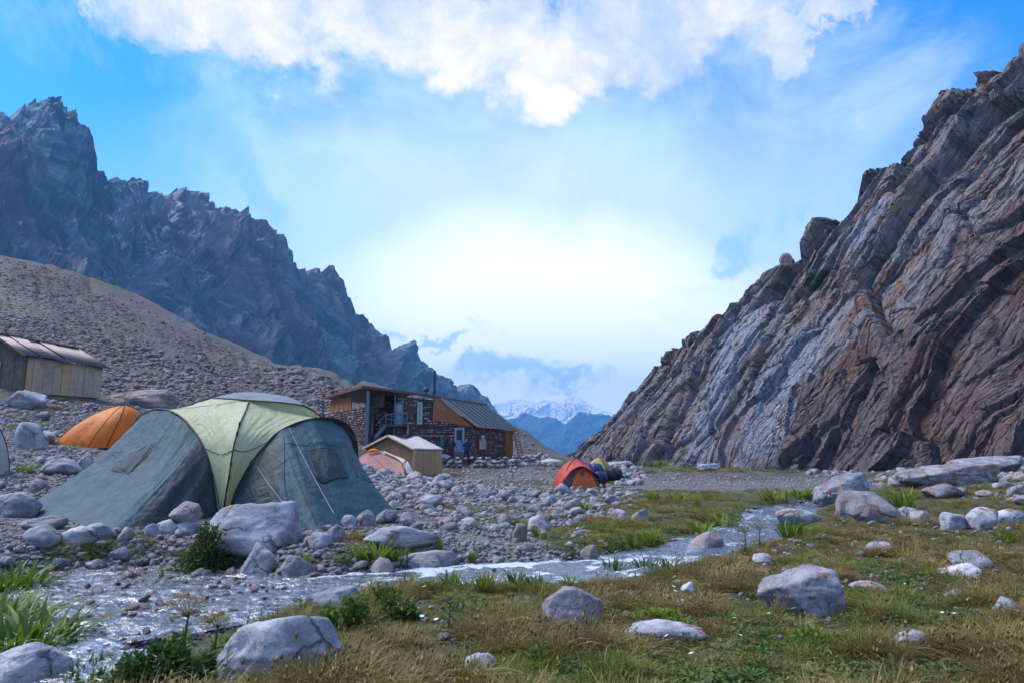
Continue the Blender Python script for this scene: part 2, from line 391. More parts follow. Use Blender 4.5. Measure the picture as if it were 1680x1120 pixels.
def mat_ground():
    m, nt = newmat('ground_gravel_and_turf'); k = N(nt); p = k.pos()
    g = k.attr('grass'); wet = k.attr('wet'); sc = k.attr('scree')
    pk = k.noise(p, 0.6, 5, 0.6)
    # gravel: small stones in a fine grid of cells
    v1 = k.n('ShaderNodeTexVoronoi'); k.set(v1.inputs['Vector'], p); v1.inputs['Scale'].default_value = 14
    v2 = k.n('ShaderNodeTexVoronoi'); k.set(v2.inputs['Vector'], p); v2.inputs['Scale'].default_value = 45
    hue = k.n('ShaderNodeSeparateColor'); k.link(v1.outputs['Color'], hue.inputs[0])
    gcol = k.mix(hue.outputs[0], (0.10, 0.10, 0.11), (0.24, 0.24, 0.26))
    gcol = k.mix(k.mr(hue.outputs[1], 0.7, 0.9), gcol, (0.22, 0.16, 0.14))
    gcol = k.mix(k.mr(v1.outputs['Distance'], 0.35, 0.62), gcol, (0.05, 0.048, 0.045))
    gcol = k.mix(k.mr(pk, 0.4, 0.65), gcol, k.mix(0.5, gcol, (0.19, 0.18, 0.17)))
    # scree: coarser blocks seen from afar
    v3 = k.n('ShaderNodeTexVoronoi'); k.set(v3.inputs['Vector'], k.vmath('ADD', p, k.vmath('SCALE', k.noise(p, 0.8, 3, out='Color'), scale=0.8))); v3.inputs['Scale'].default_value = 1.5
    h3 = k.n('ShaderNodeSeparateColor'); k.link(v3.outputs['Color'], h3.inputs[0])
    scol = k.mix(h3.outputs[0], (0.05, 0.045, 0.045), (0.19, 0.18, 0.175))
    scol = k.mix(k.mr(h3.outputs[1], 0.62, 0.9), scol, (0.16, 0.10, 0.085))
    scol = k.mix(k.mr(v3.outputs['Distance'], 0.4, 0.7), scol, (0.05, 0.045, 0.042))
    fine = k.mix(k.noise(p, 1.2, 8, 0.75), (0.025, 0.022, 0.02), (0.115, 0.10, 0.09))
    scol = k.mix(k.mr(k.noise(k.mapping(p, (1, 1, .4)), 0.03, 6, 0.65), 0.46, 0.58), scol, fine)
    scol = k.mix(k.math('MULTIPLY', k.mr(k.noise(p, 0.06, 7, 0.7), 0.5, 0.62), 0.55), scol, (0.075, 0.05, 0.038))
    scol = k.mix(k.math('MULTIPLY', k.mr(k.noise(k.mapping(p, loc=(31, 7, 3)), 0.05, 7, 0.72), 0.56, 0.64), 0.7), scol, (0.06, 0.07, 0.025))
    col = k.mix(sc, gcol, scol)
    soil = k.ramp(k.noise(p, 5, 6, 0.7), [(0.3, (0.028, 0.022, 0.014)), (0.55, (0.065, 0.052, 0.024)), (0.75, (0.085, 0.085, 0.025))])
    soil = k.mix(k.mr(k.noise(p, 0.9, 4), 0.45, 0.62), soil, k.ramp(k.noise(p, 9, 5, 0.7), [(0.3, (0.02, 0.03, 0.008)), (0.7, (0.075, 0.10, 0.02))]))
    gm = k.mr(k.math('ADD', g, k.math('MULTIPLY', k.math('SUBTRACT', k.noise(p, 3.5, 5, 0.7), 0.5), 0.5)), 0.35, 0.6)
    col = k.mix(gm, col, soil)
    col = k.mix(wet, col, k.mix(0.6, col, (0.035, 0.028, 0.025), 'MULTIPLY'))
    col = k.mix(k.math('MULTIPLY', wet, 0.55), col, (0.05, 0.035, 0.03))
    hgt_ = k.math('ADD', k.math('MULTIPLY', v1.outputs['Distance'], -0.7), k.math('MULTIPLY', v2.outputs['Distance'], -0.3))
    hs = k.math('MULTIPLY', v3.outputs['Distance'], -6.0)
    hh = k.math('ADD', hgt_, k.math('MULTIPLY', sc, hs)); hh = k.math('ADD', hh, k.math('MULTIPLY', k.noise(p, 22, 4, 0.7), 0.4))
    nrm = k.bump(hh, 0.9, 0.05)
    rough = k.mr(wet, 0, 1, 0.9, 0.25, False)
    k.out(k.bsdf(col, rough, nrm)); return m
def build_ground():
    az = np.radians(np.concatenate([np.linspace(-180, -55, 40, endpoint=False), np.linspace(-55, 52, 760), np.linspace(54, 178, 40)]))
    r = np.concatenate([[0.05], np.geomspace(0.8, 3.6, 16), np.geomspace(3.7, 60, 520), np.geomspace(60.5, 330, 150), np.geomspace(340, 16000, 30)])
    A, R = np.meshgrid(az, r, indexing='ij'); x = R*np.sin(A); y = R*np.cos(A)
    Rc = np.minimum(R, 330); z = hgt(x*Rc/R, y*Rc/R)
    far = np.clip((R-300)/120, 0, 1); z = z*(1-far) + (-25 - 0.02*np.minimum(R, 4000))*far
    me = grid_mesh('ground', np.stack([x, y, z], -1), smooth=True, wrap=True, flip=True)
    Rm = R < 330
    g = np.where(Rm, grass_mask(x, y), 0); sdm = stream_d(x, y)
    add_attr(me, 'grass', g); add_attr(me, 'wet', sm(0.22, -0.02, sdm + 0.1*fbm(x*2, y*2, 3, 3)))
    add_attr(me, 'scree', sm(26, 44, R - 10*(x > 0)))
    o = obj('ground', me, mat_ground()); tag(o, kind='structure'); return o
build_ground()
# ------------------------------------------------------------------ great rock faces
def face_shell(name, base0, base1, alpha, skyline, s_vals, nrow, disp, base_z, roll=30.0, tmax=200.0, side=1, warp=None):
    """a leaning face: rows run along the foot of the wall, columns up the slope to the skyline, then over the crest"""
    b0 = np.array(base0, float); b1 = np.array(base1, float)
    es = (b1-b0)/np.linalg.norm(b1-b0); away = np.array([-es[1], es[0]])*side
    ca, sa = math.cos(alpha), math.sin(alpha)
    et = np.array([away[0]*ca, away[1]*ca, sa]); nn = np.array([-away[0]*sa, -away[1]*sa, ca])
    sky0 = np.array(skyline, float); sx = np.arange(max(sky0[0, 0], -400), min(sky0[-1, 0], 2000), 10.0); sky = np.stack([sx, np.interp(sx, sky0[:, 0], sky0[:, 1])], -1)
    lo, hi = sky0[sky0[:, 0] < sx[0]], sky0[sky0[:, 0] > sx[-1]]; goal = sky[:, 1].copy()
    def build(s, nrow, sky):
        bx = b0[0]+es[0]*s; by = b0[1]+es[1]*s; bz = np.array([base_z(a, b) for a, b in zip(bx, by)])
        T = np.zeros(len(s)); tt = np.linspace(0, tmax, 1200)
        for i in range(len(s)):
            p = np.array([bx[i], by[i], bz[i]]) + tt[:, None]*et
            px, py, f = proj(p)
            above = (py < np.interp(px, sky[:, 0], sky[:, 1])) & (f > 0.5)
            k = np.where(above)[0]
            T[i] = tt[k[0]] if len(k) else (tmax if f[0] > .5 else T[i-1])
        v = np.concatenate([np.linspace(-0.06, 1, nrow), 1 + np.linspace(0.02, 1, 26)**1.3])
        Sg, Vg = np.meshgrid(s, v, indexing='ij'); Tg = T[:, None]
        t = np.where(Vg <= 1, Vg*Tg, Tg); over = np.clip(Vg-1, 0, 1)*roll
        t = np.where(Vg < 0, Vg*60, t)
        base = np.stack([np.repeat(bx[:, None], len(v), 1), np.repeat(by[:, None], len(v), 1), np.repeat(bz[:, None], len(v), 1)], -1)
        p = base + t[..., None]*et
        ang = np.clip(over/roll*4, 0, 1)      # over the crest the ground leans back
        p[..., 0] += away[0]*over; p[..., 1] += away[1]*over; p[..., 2] += over*0.25*(1-ang) - over*0.22*ang
        ppx, ppy, pf = proj(p)
        D, attrs = disp(Sg, t+over, ppx, ppy, Vg, Tg)
        fade = np.clip(1.0 - over/roll*0.6, 0.2, 1)
        return p + (D*fade)[..., None]*nn, attrs
    # the relief pushes the crest about: measure the outline it makes and correct for it
    for it in range(3):
        full = np.concatenate([lo, sky, hi]); p, _ = build(s_vals[::3], nrow//3, full); px, py, f = proj(p)
        top = np.full(len(sx), np.nan)
        for q in range(len(sx)):
            k = (np.abs(px-sx[q]) < 14) & (f > 1)
            if k.any(): top[q] = py[k].min()
        err = np.where(np.isfinite(top), goal-top, 0); err = np.convolve(np.pad(err, 2, 'edge'), np.ones(5)/5, 'valid')
        sky[:, 1] += np.clip(err, -60, 60)*0.8
    p, attrs = build(s_vals, nrow, np.concatenate([lo, sky, hi]))
    me = grid_mesh(name, p, smooth=False, flip=(side < 0))
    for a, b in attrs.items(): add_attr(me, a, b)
    o = obj(name, me); return o
def poly_mask(px, py, poly, soft):
    """soft inside test of a picture polygon"""
    poly = np.array(poly, float); inside = np.zeros(px.shape, bool); dist = np.full(px.shape, 1e9)
    for i in range(len(poly)):
        a = poly[i]; b = poly[(i+1) % len(poly)]
        c = ((a[1] > py) != (b[1] > py)) & (px < (b[0]-a[0])*(py-a[1])/(b[1]-a[1]+1e-9)+a[0]); inside ^= c
        ab = b-a; t = np.clip(((px-a[0])*ab[0]+(py-a[1])*ab[1])/(ab@ab+1e-9), 0, 1)
        dist = np.minimum(dist, np.hypot(px-a[0]-t*ab[0], py-a[1]-t*ab[1]))
    return np.clip(0.5 + np.where(inside, dist, -dist)/soft/2, 0, 1)

CLIFF_SKY = [(860,775),(905,754),(920,738),(950,722),(985,690),(1010,660),(1035,632),(1060,602),(1095,568),(1140,535),(1175,512),(1205,497),(1240,458),(1262,440),(1290,432),(1320,395),(1345,378),(1380,352),(1398,300),(1430,268),(1470,232),(1500,190),(1530,155),(1570,132),(1600,100),(1640,76),(1680,46),(1800,-40),(2100,-250),(2600,-600),(4000,-1500)]
def cliff_disp(s, t, px, py, V, T):
    # slabs run up the slope, a little aslant and wavering
    w = fbm(s/34, t/60, 3, 2)*3.2
    a = s - 0.22*t + w
    b = t + fbm(s/14, t/14, 8, 2)*2
    f1, e1 = facets(a/17.0, b/30.0, 10, 0.5)
    f2, e2 = facets(a/6.5+3.3, (b+0.5*a)/21.0, 20, 0.45)
    f3, e3 = facets((a+0.08*b)/2.7, (b-0.3*a)/10.5+5, 30, 0.6)
    f4, e4 = facets((a-0.12*b)/1.25, (b+0.4*a)/3.6, 40, 0.8)
    f5, e5 = facets(a/0.55, b/0.9, 45, 0.9)
    # saw-tooth slab edges: slow rise, sudden drop to the right
    saw = (a/11.0 + 0.5*fbm(s/20, t/14, 71, 3) + 0.25*f1); saw = saw-np.floor(saw)
    # thin ribs running with the slabs, only here and there
    ribm = sm(0.0, 0.4, fbm(s/11, t/16, 75, 3))
    rib = ridged((a+0.15*f2)/1.7, b/26, 76, 3)
    near = sm(10, 60, s)
    D = 2.4*f1 + 1.3*f2 + 0.44*f3 + 0.17*f4 + 0.06*f5 + 1.5*(saw**2.2) + 0.10*rib*ribm
    D = D*(0.6+0.4*near) - 0.55*sm(0.07, 0.0, e2) - 0.30*sm(0.08, 0.0, e3)*sm(-.1, .3, fbm(s/5, t/5, 77, 2)) - 0.9*sm(0.035, 0.0, e1) - 0.1*sm(0.1, 0.0, e4)
    D = D + 0.20*fbm(s/1.6, t/2.4, 91, 6, 0.62) + 1.0*fbm(s/16, t/14, 95, 2)
    # the dark recess to the right of the great overhang
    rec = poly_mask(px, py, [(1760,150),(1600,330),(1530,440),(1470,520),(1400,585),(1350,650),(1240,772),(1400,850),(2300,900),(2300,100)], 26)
    rec2 = poly_mask(px, py, [(1700,420),(1600,520),(1580,650),(1500,730),(1460,790),(2000,850),(2000,400)], 30)
    lift = poly_mask(px, py, [(1560,330),(1480,420),(1440,560),(1400,590),(1300,700),(1240,772),(1180,772),(1290,600),(1400,430),(1500,300)], 60)
    D = D - 4.2*rec - 2.8*rec2 + 1.5*lift
    smooth = poly_mask(px, py, [(1080,790),(1080,640),(1190,540),(1270,470),(1400,340),(1560,160),(1600,260),(1480,430),(1400,560),(1290,660),(1210,790)], 60)
    D = D - smooth*(0.9*saw**2.2) - smooth*(0.3*(2.0*f1+1.25*f2+0.5*f3))
    D = (D-1.9*sm(0.2, 0.9, V))*sm(-0.1, 0.05, V)
    st = fbm(a/1.4, b/22, 120, 4)
    pale = np.maximum(poly_mask(px, py, [(1120,720),(1175,560),(1245,500),(1270,520),(1220,640),(1165,770),(1140,770)], 26),
                      poly_mask(px, py, [(1270,640),(1320,560),(1400,500),(1340,620),(1270,760),(1235,755)], 24))
    pale = np.maximum(pale, poly_mask(px, py, [(1390,420),(1440,330),(1470,330),(1420,420)], 18))
    pale = sm(0.30, 0.75, pale + 0.5*st + 0.25*(fbm(a/4, b/9, 130, 3)))
    veg = sm(0.5, 0.8, poly_mask(px, py, [(1225,500),(1300,440),(1420,430),(1350,470),(1240,510)], 14) + 0.5*fbm(s/2, t/2, 140, 4))*(V < 1.2)
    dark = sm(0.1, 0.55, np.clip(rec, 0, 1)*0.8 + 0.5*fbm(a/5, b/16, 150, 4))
    red = sm(-0.1, 0.5, fbm(a/7+4, b/22, 160, 4) + 0.5*sm(70, 20, s))
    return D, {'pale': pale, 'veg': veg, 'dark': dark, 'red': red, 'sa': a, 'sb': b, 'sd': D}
def mat_cliff():
    m, nt = newmat('cliff_rock'); k = N(nt)
    sa, sb = k.attr('sa'), k.attr('sb')
    cmb = k.n('ShaderNodeCombineXYZ'); k.link(sa, cmb.inputs[0]); k.link(sb, cmb.inputs[1]); k.link(k.attr('sd'), cmb.inputs[2])
    v = cmb.outputs[0]; p = k.pos()
    vs = k.mapping(v, (1.0, 0.28, 1.0))
    grain = k.noise(vs, 1.5, 9, 0.68, 0.4); band = k.noise(vs, 0.35, 6, 0.6, 0.8); sp = k.noise(p, 9, 6, 0.75)
    col = k.ramp(grain, [(0.28, (0.07, 0.055, 0.05)), (0.42, (0.23, 0.185, 0.165)), (0.58, (0.35, 0.285, 0.25)), (0.8, (0.46, 0.41, 0.37))])
    redc = k.ramp(grain, [(0.28, (0.045, 0.028, 0.022)), (0.48, (0.22, 0.125, 0.085)), (0.72, (0.38, 0.235, 0.17))])
    gray = k.ramp(grain, [(0.28, (0.08, 0.08, 0.088)), (0.5, (0.27, 0.27, 0.29)), (0.75, (0.46, 0.46, 0.49))])
    col = k.mix(k.math('MULTIPLY', k.attr('red'), 0.85), col, redc)
    col = k.mix(k.mr(band, 0.42, 0.52), col, gray)
    col = k.mix(1.0, col, (1.22, 1.13, 1.10), 'MULTIPLY')
    v2 = k.n('ShaderNodeCombineXYZ'); k.link(sa, v2.inputs[0]); k.link(sb, v2.inputs[1]); v2 = v2.outputs[0]
    wv = k.vmath('ADD', k.mapping(v2, (0.50, 0.085, 1)), k.vmath('SCALE', k.noise(v2, 0.3, 4, 0.6, out='Color'), scale=0.28))
    c1 = k.mr(k.vor(wv, 1.0, 'DISTANCE_TO_EDGE'), 0.0, 0.035); c2 = k.mr(k.vor(k.vmath('ADD', k.mapping(v2, (1.5, 0.55, 1), (0, 0, .5)), k.vmath('SCALE', k.noise(vs, 1.5, 3, out='Color'), scale=0.4)), 1.0, 'DISTANCE_TO_EDGE'), 0.0, 0.03)
    cracks = k.math('MULTIPLY', c1, k.math('MAXIMUM', c2, k.mr(k.noise(v, 0.3, 3), 0.45, 0.55)))
    col = k.mix(k.mr(cracks, 1.0, 0.0, 0.0, 0.55), col, (0.035, 0.026, 0.024))
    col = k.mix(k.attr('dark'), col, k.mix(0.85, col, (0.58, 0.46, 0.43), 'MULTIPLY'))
    pale = k.math('MULTIPLY', k.attr('pale'), k.mr(k.noise(vs, 2.6, 6, 0.65, 0.5), 0.36, 0.56))
    col = k.mix(k.math('MULTIPLY', pale, 0.95), col, k.mix(sp, (0.32, 0.37, 0.50), (0.55, 0.60, 0.72)))
    # dark water streaks
    col = k.mix(k.math('MULTIPLY', k.mr(k.noise(k.mapping(v, (1, 0.06, 1)), 1.6, 5, 0.6, 0.3), 0.56, 0.68), 0.5), col, (0.06, 0.055, 0.06))
    col = k.mix(k.mr(sp, 0.6, 0.75), col, k.mix(0.5, col, (0.45, 0.42, 0.38)))
    col = k.mix(k.attr('veg'), col, k.mix(k.noise(p, 3, 5), (0.03, 0.035, 0.012), (0.10, 0.11, 0.03)))
    cr = k.math('ADD', k.math('ADD', k.math('MULTIPLY', cracks, 1.2), k.noise(vs, 4.0, 8, 0.7, 0.3)), k.math('MULTIPLY', k.vor(k.vmath('ADD', vs, k.vmath('SCALE', k.noise(vs, 2, 4, out='Color'), scale=0.5)), 1.6, 'DISTANCE_TO_EDGE'), 0.6))
    cr = k.math('ADD', cr, k.math('MULTIPLY', sp, 0.5))
    nrm = k.bump(cr, 1.0, 0.8)
    rough = k.mr(pale, 0, 1, 0.85, 0.38, False)
    k.out(k.bsdf(col, rough, nrm)); return m
def build_cliff():
    L = 156; Y = 170
    # spacing follows the distance from the camera
    s = []; x = -16.0
    while x < L: s.append(x); x += max(0.07, (Y - x*0.977 + 6)/640*0.62)
    s = np.array(s)
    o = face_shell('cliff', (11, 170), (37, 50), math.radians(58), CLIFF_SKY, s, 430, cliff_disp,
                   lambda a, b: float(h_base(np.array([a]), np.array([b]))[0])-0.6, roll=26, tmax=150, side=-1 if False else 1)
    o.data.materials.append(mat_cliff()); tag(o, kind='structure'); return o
cliff = build_cliff()

# ------------------------------------------------------------------ left mountain wall
MOUNT_SKY = [(-3000,-700),(-600,-60),(-260,60),(-150,150),(-60,195),(0,178),(18,190),(32,168),(45,158),(62,170),(78,152),(92,150),(108,168),(122,176),(150,216),(172,250),(200,282),(212,292),(226,284),(240,292),(255,305),(268,306),(282,320),(300,303),(330,308),(352,326),(370,336),(405,352),(440,356),(455,378),(480,402),(520,430),(560,446),(575,482),(600,520),(625,552),(648,572),(658,560),(667,550),(678,560),(690,570),(706,580),(712,590),(725,600),(745,617),(762,636),(768,622),(782,622),(788,640),(810,660),(830,682),(850,712),(880,745),(905,768),(1000,800)]
def mount_disp(s, t, px, py, V, T):
    a = s + fbm(s/160, t/220, 3, 4)*60 - 0.12*t; b = t + fbm(s/90, t/90, 5, 3)*30
    ri = ridged(a/150, b/420, 12, 6, 0.6); f1, e1 = facets(a/70, b/170, 14, 0.7); f2, e2 = facets(a/26, b/70, 15, 0.8); f3, e3 = facets(a/10, b/26, 16, 0.9); f4, e4 = facets(a/4.4, b/10, 17, 0.9)
    rr = ridged(a/48, b/140, 18, 4, 0.6)
    D = 66*ri + 20*f1 + 9*f2 + 3.6*f3 + 1.3*f4 + 16*rr + 7*fbm(s/22, t/34, 19, 5)
    gully = poly_mask(px, py, [(235,330),(285,340),(240,470),(200,560),(180,560),(205,440)], 22)
    D = D - 34*gully
    D = D*(0.35+0.65*sm(2500, 600, s*0+0) if False else 1.0)
    far = sm(0, 500, s); D = D*(0.55+0.45*far)*(1-0.22*sm(0.85, 1.0, V))
    snow = sm(0.36, 0.62, fbm(a/20, b/9, 33, 5) + 0.35*f3*0 + 0.42*sm(0.45, 0.95, V) - 0.22*(ri > 0.2) - 0.05) * (V < 1.15)
    red = sm(0.0, 0.4, fbm(a/60, b/160, 44, 4) + 0.25*sm(0, 300, px)*sm(900, 500, px))
    return D, {'snow': snow*sm(520, 380, py), 'red': red, 'sa': a, 'sb': b, 'veg': sm(0.1, 0.5, fbm(a/70, b/30, 55, 4))*sm(520, 640, py)}
def mat_mount():
    m, nt = newmat('mountain_rock'); k = N(nt)
    cmb = k.n('ShaderNodeCombineXYZ'); k.link(k.attr('sa'), cmb.inputs[0]); k.link(k.attr('sb'), cmb.inputs[1])
    vs = k.mapping(cmb.outputs[0], (1, 0.3, 1)); 
    g = k.noise(vs, 0.05, 12, 0.72, 0.5)
    col = k.ramp(g, [(0.30, (0.012, 0.016, 0.026)), (0.46, (0.075, 0.10, 0.13)), (0.58, (0.20, 0.24, 0.28)), (0.72, (0.40, 0.44, 0.48))])
    rc = k.ramp(g, [(0.30, (0.02, 0.012, 0.018)), (0.48, (0.14, 0.075, 0.08)), (0.7, (0.32, 0.22, 0.22))])
    col = k.mix(k.math('MULTIPLY', k.attr('red'), 0.8), col, rc)
    col = k.mix(k.mr(k.noise(vs, 0.35, 6, 0.7), 0.58, 0.7), col, (0.26, 0.26, 0.27))
    col = k.mix(k.math('MULTIPLY', k.attr('veg'), 0.25), col, (0.09, 0.10, 0.05))
    col = k.mix(k.math('MULTIPLY', k.attr('snow'), k.mr(k.noise(vs, 0.22, 5, 0.7), 0.48, 0.6)), col, (0.7, 0.72, 0.76))
    k.out(k.bsdf(col, 0.9, k.bump(g, 1.0, 14.0))); return m
def build_mount():
    s = []; x = -420.0
    while x < 1500: s.append(x); x += max(1.1, (1600-x*0.838+150)/1000*1.75)
    s = np.array(s)
    o = face_shell('mountain', (93, 1600), (-557, 600), math.radians(56), MOUNT_SKY, s, 300, mount_disp, lambda a, b: -30.0, roll=320, tmax=1500, side=-1)
    o.data.materials.append(mat_mount()); tag(o, kind='structure'); return o
build_mount()

# ------------------------------------------------------------------ snowy range at the end of the valley
SNOW_SKY = [(200,700),(640,690),(740,676),(790,664),(815,657),(828,658),(842,654),(857,650),(866,655),(880,658),(893,649),(903,653),(918,657),(932,649),(946,646),(955,650),(965,657),(985,663),(1010,676),(1060,690),(1200,670),(1500,690),(1900,700)]
def snow_disp(s, t, px, py, V, T):
    a = s + fbm(s/700, t/500, 6, 4)*260; b = t
    ri = ridged(a/640+.3, b/900, 22, 6, 0.55); f1, _ = facets(a/260, b/330, 24, 0.8); f2, _ = facets(a/80, b/110, 25, 0.8)
    D = 150*ri*(1.25-V*0.9) + 26*f1 + 10*f2 + 30*fbm(s/130, t/160, 27, 5)
    line = 684 + 14*fbm(a/150, b/900, 31, 4) - 12*(ri-0.2)
    snow = sm(5, -5, py - line)*sm(-0.9, -0.1, 0.6*fbm(a/40, b/60, 36, 5) + (0.1-ri*0.5) + 0.8*(line-py)/30)
    return D*np.clip((1.02-V)*6, 0.1, 1), {'snow': snow, 'sa': a, 'sb': b}
def mat_snow():
    m, nt = newmat('snowy_range'); k = N(nt)
    g = k.noise(k.pos(), 0.012, 9, 0.7)
    rock = k.mix(g, (0.02, 0.035, 0.07), (0.08, 0.11, 0.16))
    sn = k.mr(k.math('ADD', k.attr('snow'), k.math('MULTIPLY', k.math('SUBTRACT', g, 0.5), 0.6)), 0.3, 0.7)
    k.out(k.bsdf(k.mix(sn, rock, (0.9, 0.9, 0.92)), 0.9, k.bump(g, 0.8, 60))); return m
def build_snow():
    s = np.linspace(0, 4400, 760)
    o = face_shell('snowy_range', (-2000, 4400), (2400, 4400), math.radians(34), SNOW_SKY, s, 150, snow_disp, lambda a, b: -160.0, roll=1300, tmax=2000, side=1)
    o.data.materials.append(mat_snow()); tag(o, kind='structure'); return o
build_snow()

# ------------------------------------------------------------------ haze
def build_haze():
    x0, x1, y0, y1, z0, z1 = -2600, 3200, -60, 8200, -160, 900
    V = [(x, y, z) for x in (x0, x1) for y in (y0, y1) for z in (z0, z1)]
    F = [(0,1,3,2),(4,6,7,5),(0,4,5,1),(2,3,7,6),(0,2,6,4),(1,5,7,3)]
    o = obj('haze', mesh_from('haze', V, F)); m, nt = newmat('haze'); k = N(nt)
    v = k.n('ShaderNodeVolumePrincipled'); v.inputs['Color'].default_value = (0.16, 0.52, 1.0, 1); v.inputs['Density'].default_value = HAZE
    v.inputs['Anisotropy'].default_value = 0.0
    out = k.n('ShaderNodeOutputMaterial'); k.link(v.outputs[0], out.inputs['Volume'])
    o.data.materials.append(m); tag(o, kind='stuff'); return o
HAZE = 0.00019
build_haze()
# ------------------------------------------------------------------ rocks
def ico(n):
    bm = bmesh.new(); bmesh.ops.create_icosphere(bm, subdivisions=n, radius=1.0)
    V = np.array([v.co[:] for v in bm.verts]); F = np.array([[v.index for v in f.verts] for f in bm.faces]); bm.free(); return V, F
_ico = {}
def n3(V, s, seed):
    return (fbm(V[:, 0]*s+5.2, V[:, 1]*s+V[:, 2]*0.9*s, seed, 3) + fbm(V[:, 2]*s-3.3, V[:, 0]*0.7*s-V[:, 1]*s, seed+5, 3))*0.5
def rock_mesh(name, seed, sub=3, planes=11, soft=0.10, rough=0.05, dims=(1, 0.8, 0.6), cut=0.62):
    if sub not in _ico: _ico[sub] = ico(sub)
    D, F = _ico[sub]; r = np.random.RandomState(seed)
    Nn = r.normal(size=(planes, 3)); Nn /= np.linalg.norm(Nn, axis=1)[:, None]; d = r.uniform(cut, 1.0, planes)
    c = D @ Nn.T; rad = np.where(c > 0.05, d/np.maximum(c, 0.05), 9.0)
    rad = np.concatenate([rad, np.ones((len(D), 1))*1.12], 1)
    rad = -soft*np.log(np.exp(-rad/soft).sum(1))
    if sub > 2:   # chipped corners: a second set of small planes cutting where the first bulges
        N2 = r.normal(size=(planes*3, 3)); N2 /= np.linalg.norm(N2, axis=1)[:, None]
        sup = np.array([(D*rad[:, None] @ q).max() for q in N2])*r.uniform(0.80, 0.97, planes*3)
        c2 = D @ N2.T; r2_ = np.where(c2 > 0.2, sup/np.maximum(c2, 0.2), 9.0); r2_ = np.concatenate([r2_, rad[:, None]], 1)
        s2 = soft*0.3; mn = r2_.min(1, keepdims=True); rad = mn[:, 0]-s2*np.log(np.exp(-(r2_-mn)/s2).sum(1))
    rad = rad*(1 + rough*2*n3(D, 1.7, seed) + rough*n3(D, 5, seed+9) + (rough*0.5*n3(D, 13, seed+19) if sub > 3 else 0))
    V = D*rad[:, None]*np.array(dims)
    return mesh_from(name, V, F, smooth=True)
def mat_rock(name, wet=False, lichen=0.0, tint=(1, 1, 1), pinkish=1.0):
    m, nt = newmat(name); k = N(nt); p = k.coord('Object'); r = k.rand(); geo = k.pos()
    p2 = k.vmath('ADD', p, k.vmath('SCALE', (13.0, 7.0, 3.0), scale=k.math('MULTIPLY', r, 5.0)))
    fine = k.noise(geo, 55, 4, 0.75); mid = k.noise(p2, 2.2, 7, 0.62, 0.3)
    base = k.ramp(r, [(0.0, (0.13, 0.135, 0.15)), (0.22, (0.24, 0.25, 0.27)), (0.45, (0.17, 0.18, 0.20)), (0.62, (0.31, 0.31, 0.32)), (0.78, (0.22*pinkish, 0.175, 0.16)), (0.88, (0.20, 0.20, 0.215)), (1.0, (0.27*pinkish, 0.205, 0.19))])
    base = k.mix(1.0, base, tint, 'MULTIPLY')
    col = k.mix(k.mr(mid, 0.35, 0.66), k.mix(1.0, base, (0.62, 0.64, 0.68), 'MULTIPLY'), k.mix(1.0, base, (1.35, 1.32, 1.28), 'MULTIPLY'))
    col = k.mix(k.math('MULTIPLY', k.mr(fine, 0.52, 0.66), 0.55), col, (0.06, 0.06, 0.065))
    col = k.mix(k.math('MULTIPLY', k.mr(k.noise(geo, 34, 3, 0.7), 0.58, 0.68), 0.5), col, (0.46, 0.46, 0.46))
    vein = k.noise(k.mapping(p2, (1, 1, 4), (0.5, 0.3, 0)), 1.6, 4, 0.6, 1.2)
    col = k.mix(k.math('MULTIPLY', k.mr(k.math('ABSOLUTE', k.math('SUBTRACT', vein, 0.5)), 0.03, 0.0), 0.35), col, (0.07, 0.065, 0.065))
    if lichen:
        l = k.math('MULTIPLY', k.mr(k.noise(p2, 2.0, 3, 0.6, 0.8), 0.62-0.1*lichen, 0.66-0.1*lichen), k.mr(k.noise(geo, 30, 4, 0.7), 0.35, 0.55))
        col = k.mix(k.math('MULTIPLY', l, 0.85), col, (0.22, 0.085, 0.03))
        l2 = k.mr(k.noise(geo, 11, 5, 0.7), 0.6, 0.68); col = k.mix(k.math('MULTIPLY', l2, 0.4), col, (0.10, 0.11, 0.10))
    ck = k.mr(k.vor(k.vmath('ADD', p2, k.vmath('SCALE', k.noise(p2, 2.5, 4, out='Color'), scale=0.5)), 1.3, 'DISTANCE_TO_EDGE'), 0.0, 0.03)
    ck = k.math('MAXIMUM', ck, k.mr(k.noise(p2, 1.1, 3), 0.46, 0.52)); col = k.mix(k.mr(ck, 1.0, 0.0, 0.0, 0.65), col, (0.04, 0.036, 0.034))
    h = k.math('ADD', k.math('ADD', k.math('MULTIPLY', fine, 0.25), mid), k.math('MULTIPLY', ck, 0.5)); nrm = k.bump(h, 0.8, 0.04)
    if wet: col = k.mix(1.0, col, (0.72, 0.60, 0.56), 'MULTIPLY')
    k.out(k.bsdf(col, 0.22 if wet else 0.82, nrm)); return m
ROCK = mat_rock('granite', tint=(1.14, 1.15, 1.17)); ROCK_WET = mat_rock('wet_granite', wet=True); ROCK_LICHEN = mat_rock('lichened_granite', lichen=0.8, tint=(1.22, 1.28, 1.36))
ROCK_SCREE = mat_rock('brown_scree_rock', tint=(0.78, 0.68, 0.62), pinkish=1.25)
ROCK_BLUE = mat_rock('pale_granite', lichen=0.25, tint=(1.45, 1.5, 1.55))
def var_set(prefix, n, seed, sub, mat, **k):
    out = []
    for i in range(n):
        r = rnd.random(); dims = (1, rnd.uniform(0.62, 0.95), rnd.uniform(0.45, 0.8))
        me = rock_mesh(prefix, seed+i*7, sub, rnd.choice((7, 9, 12)), rnd.choice((0.01, 0.02, 0.05)), 0.06, dims, rnd.uniform(0.42, 0.62)); me.materials.append(mat); out.append(me)
    return out
R_DRY = var_set('rock_shape', 16, 100, 3, ROCK); R_WET = var_set('wet_rock_shape', 6, 300, 3, ROCK_WET)
R_LOW = [];
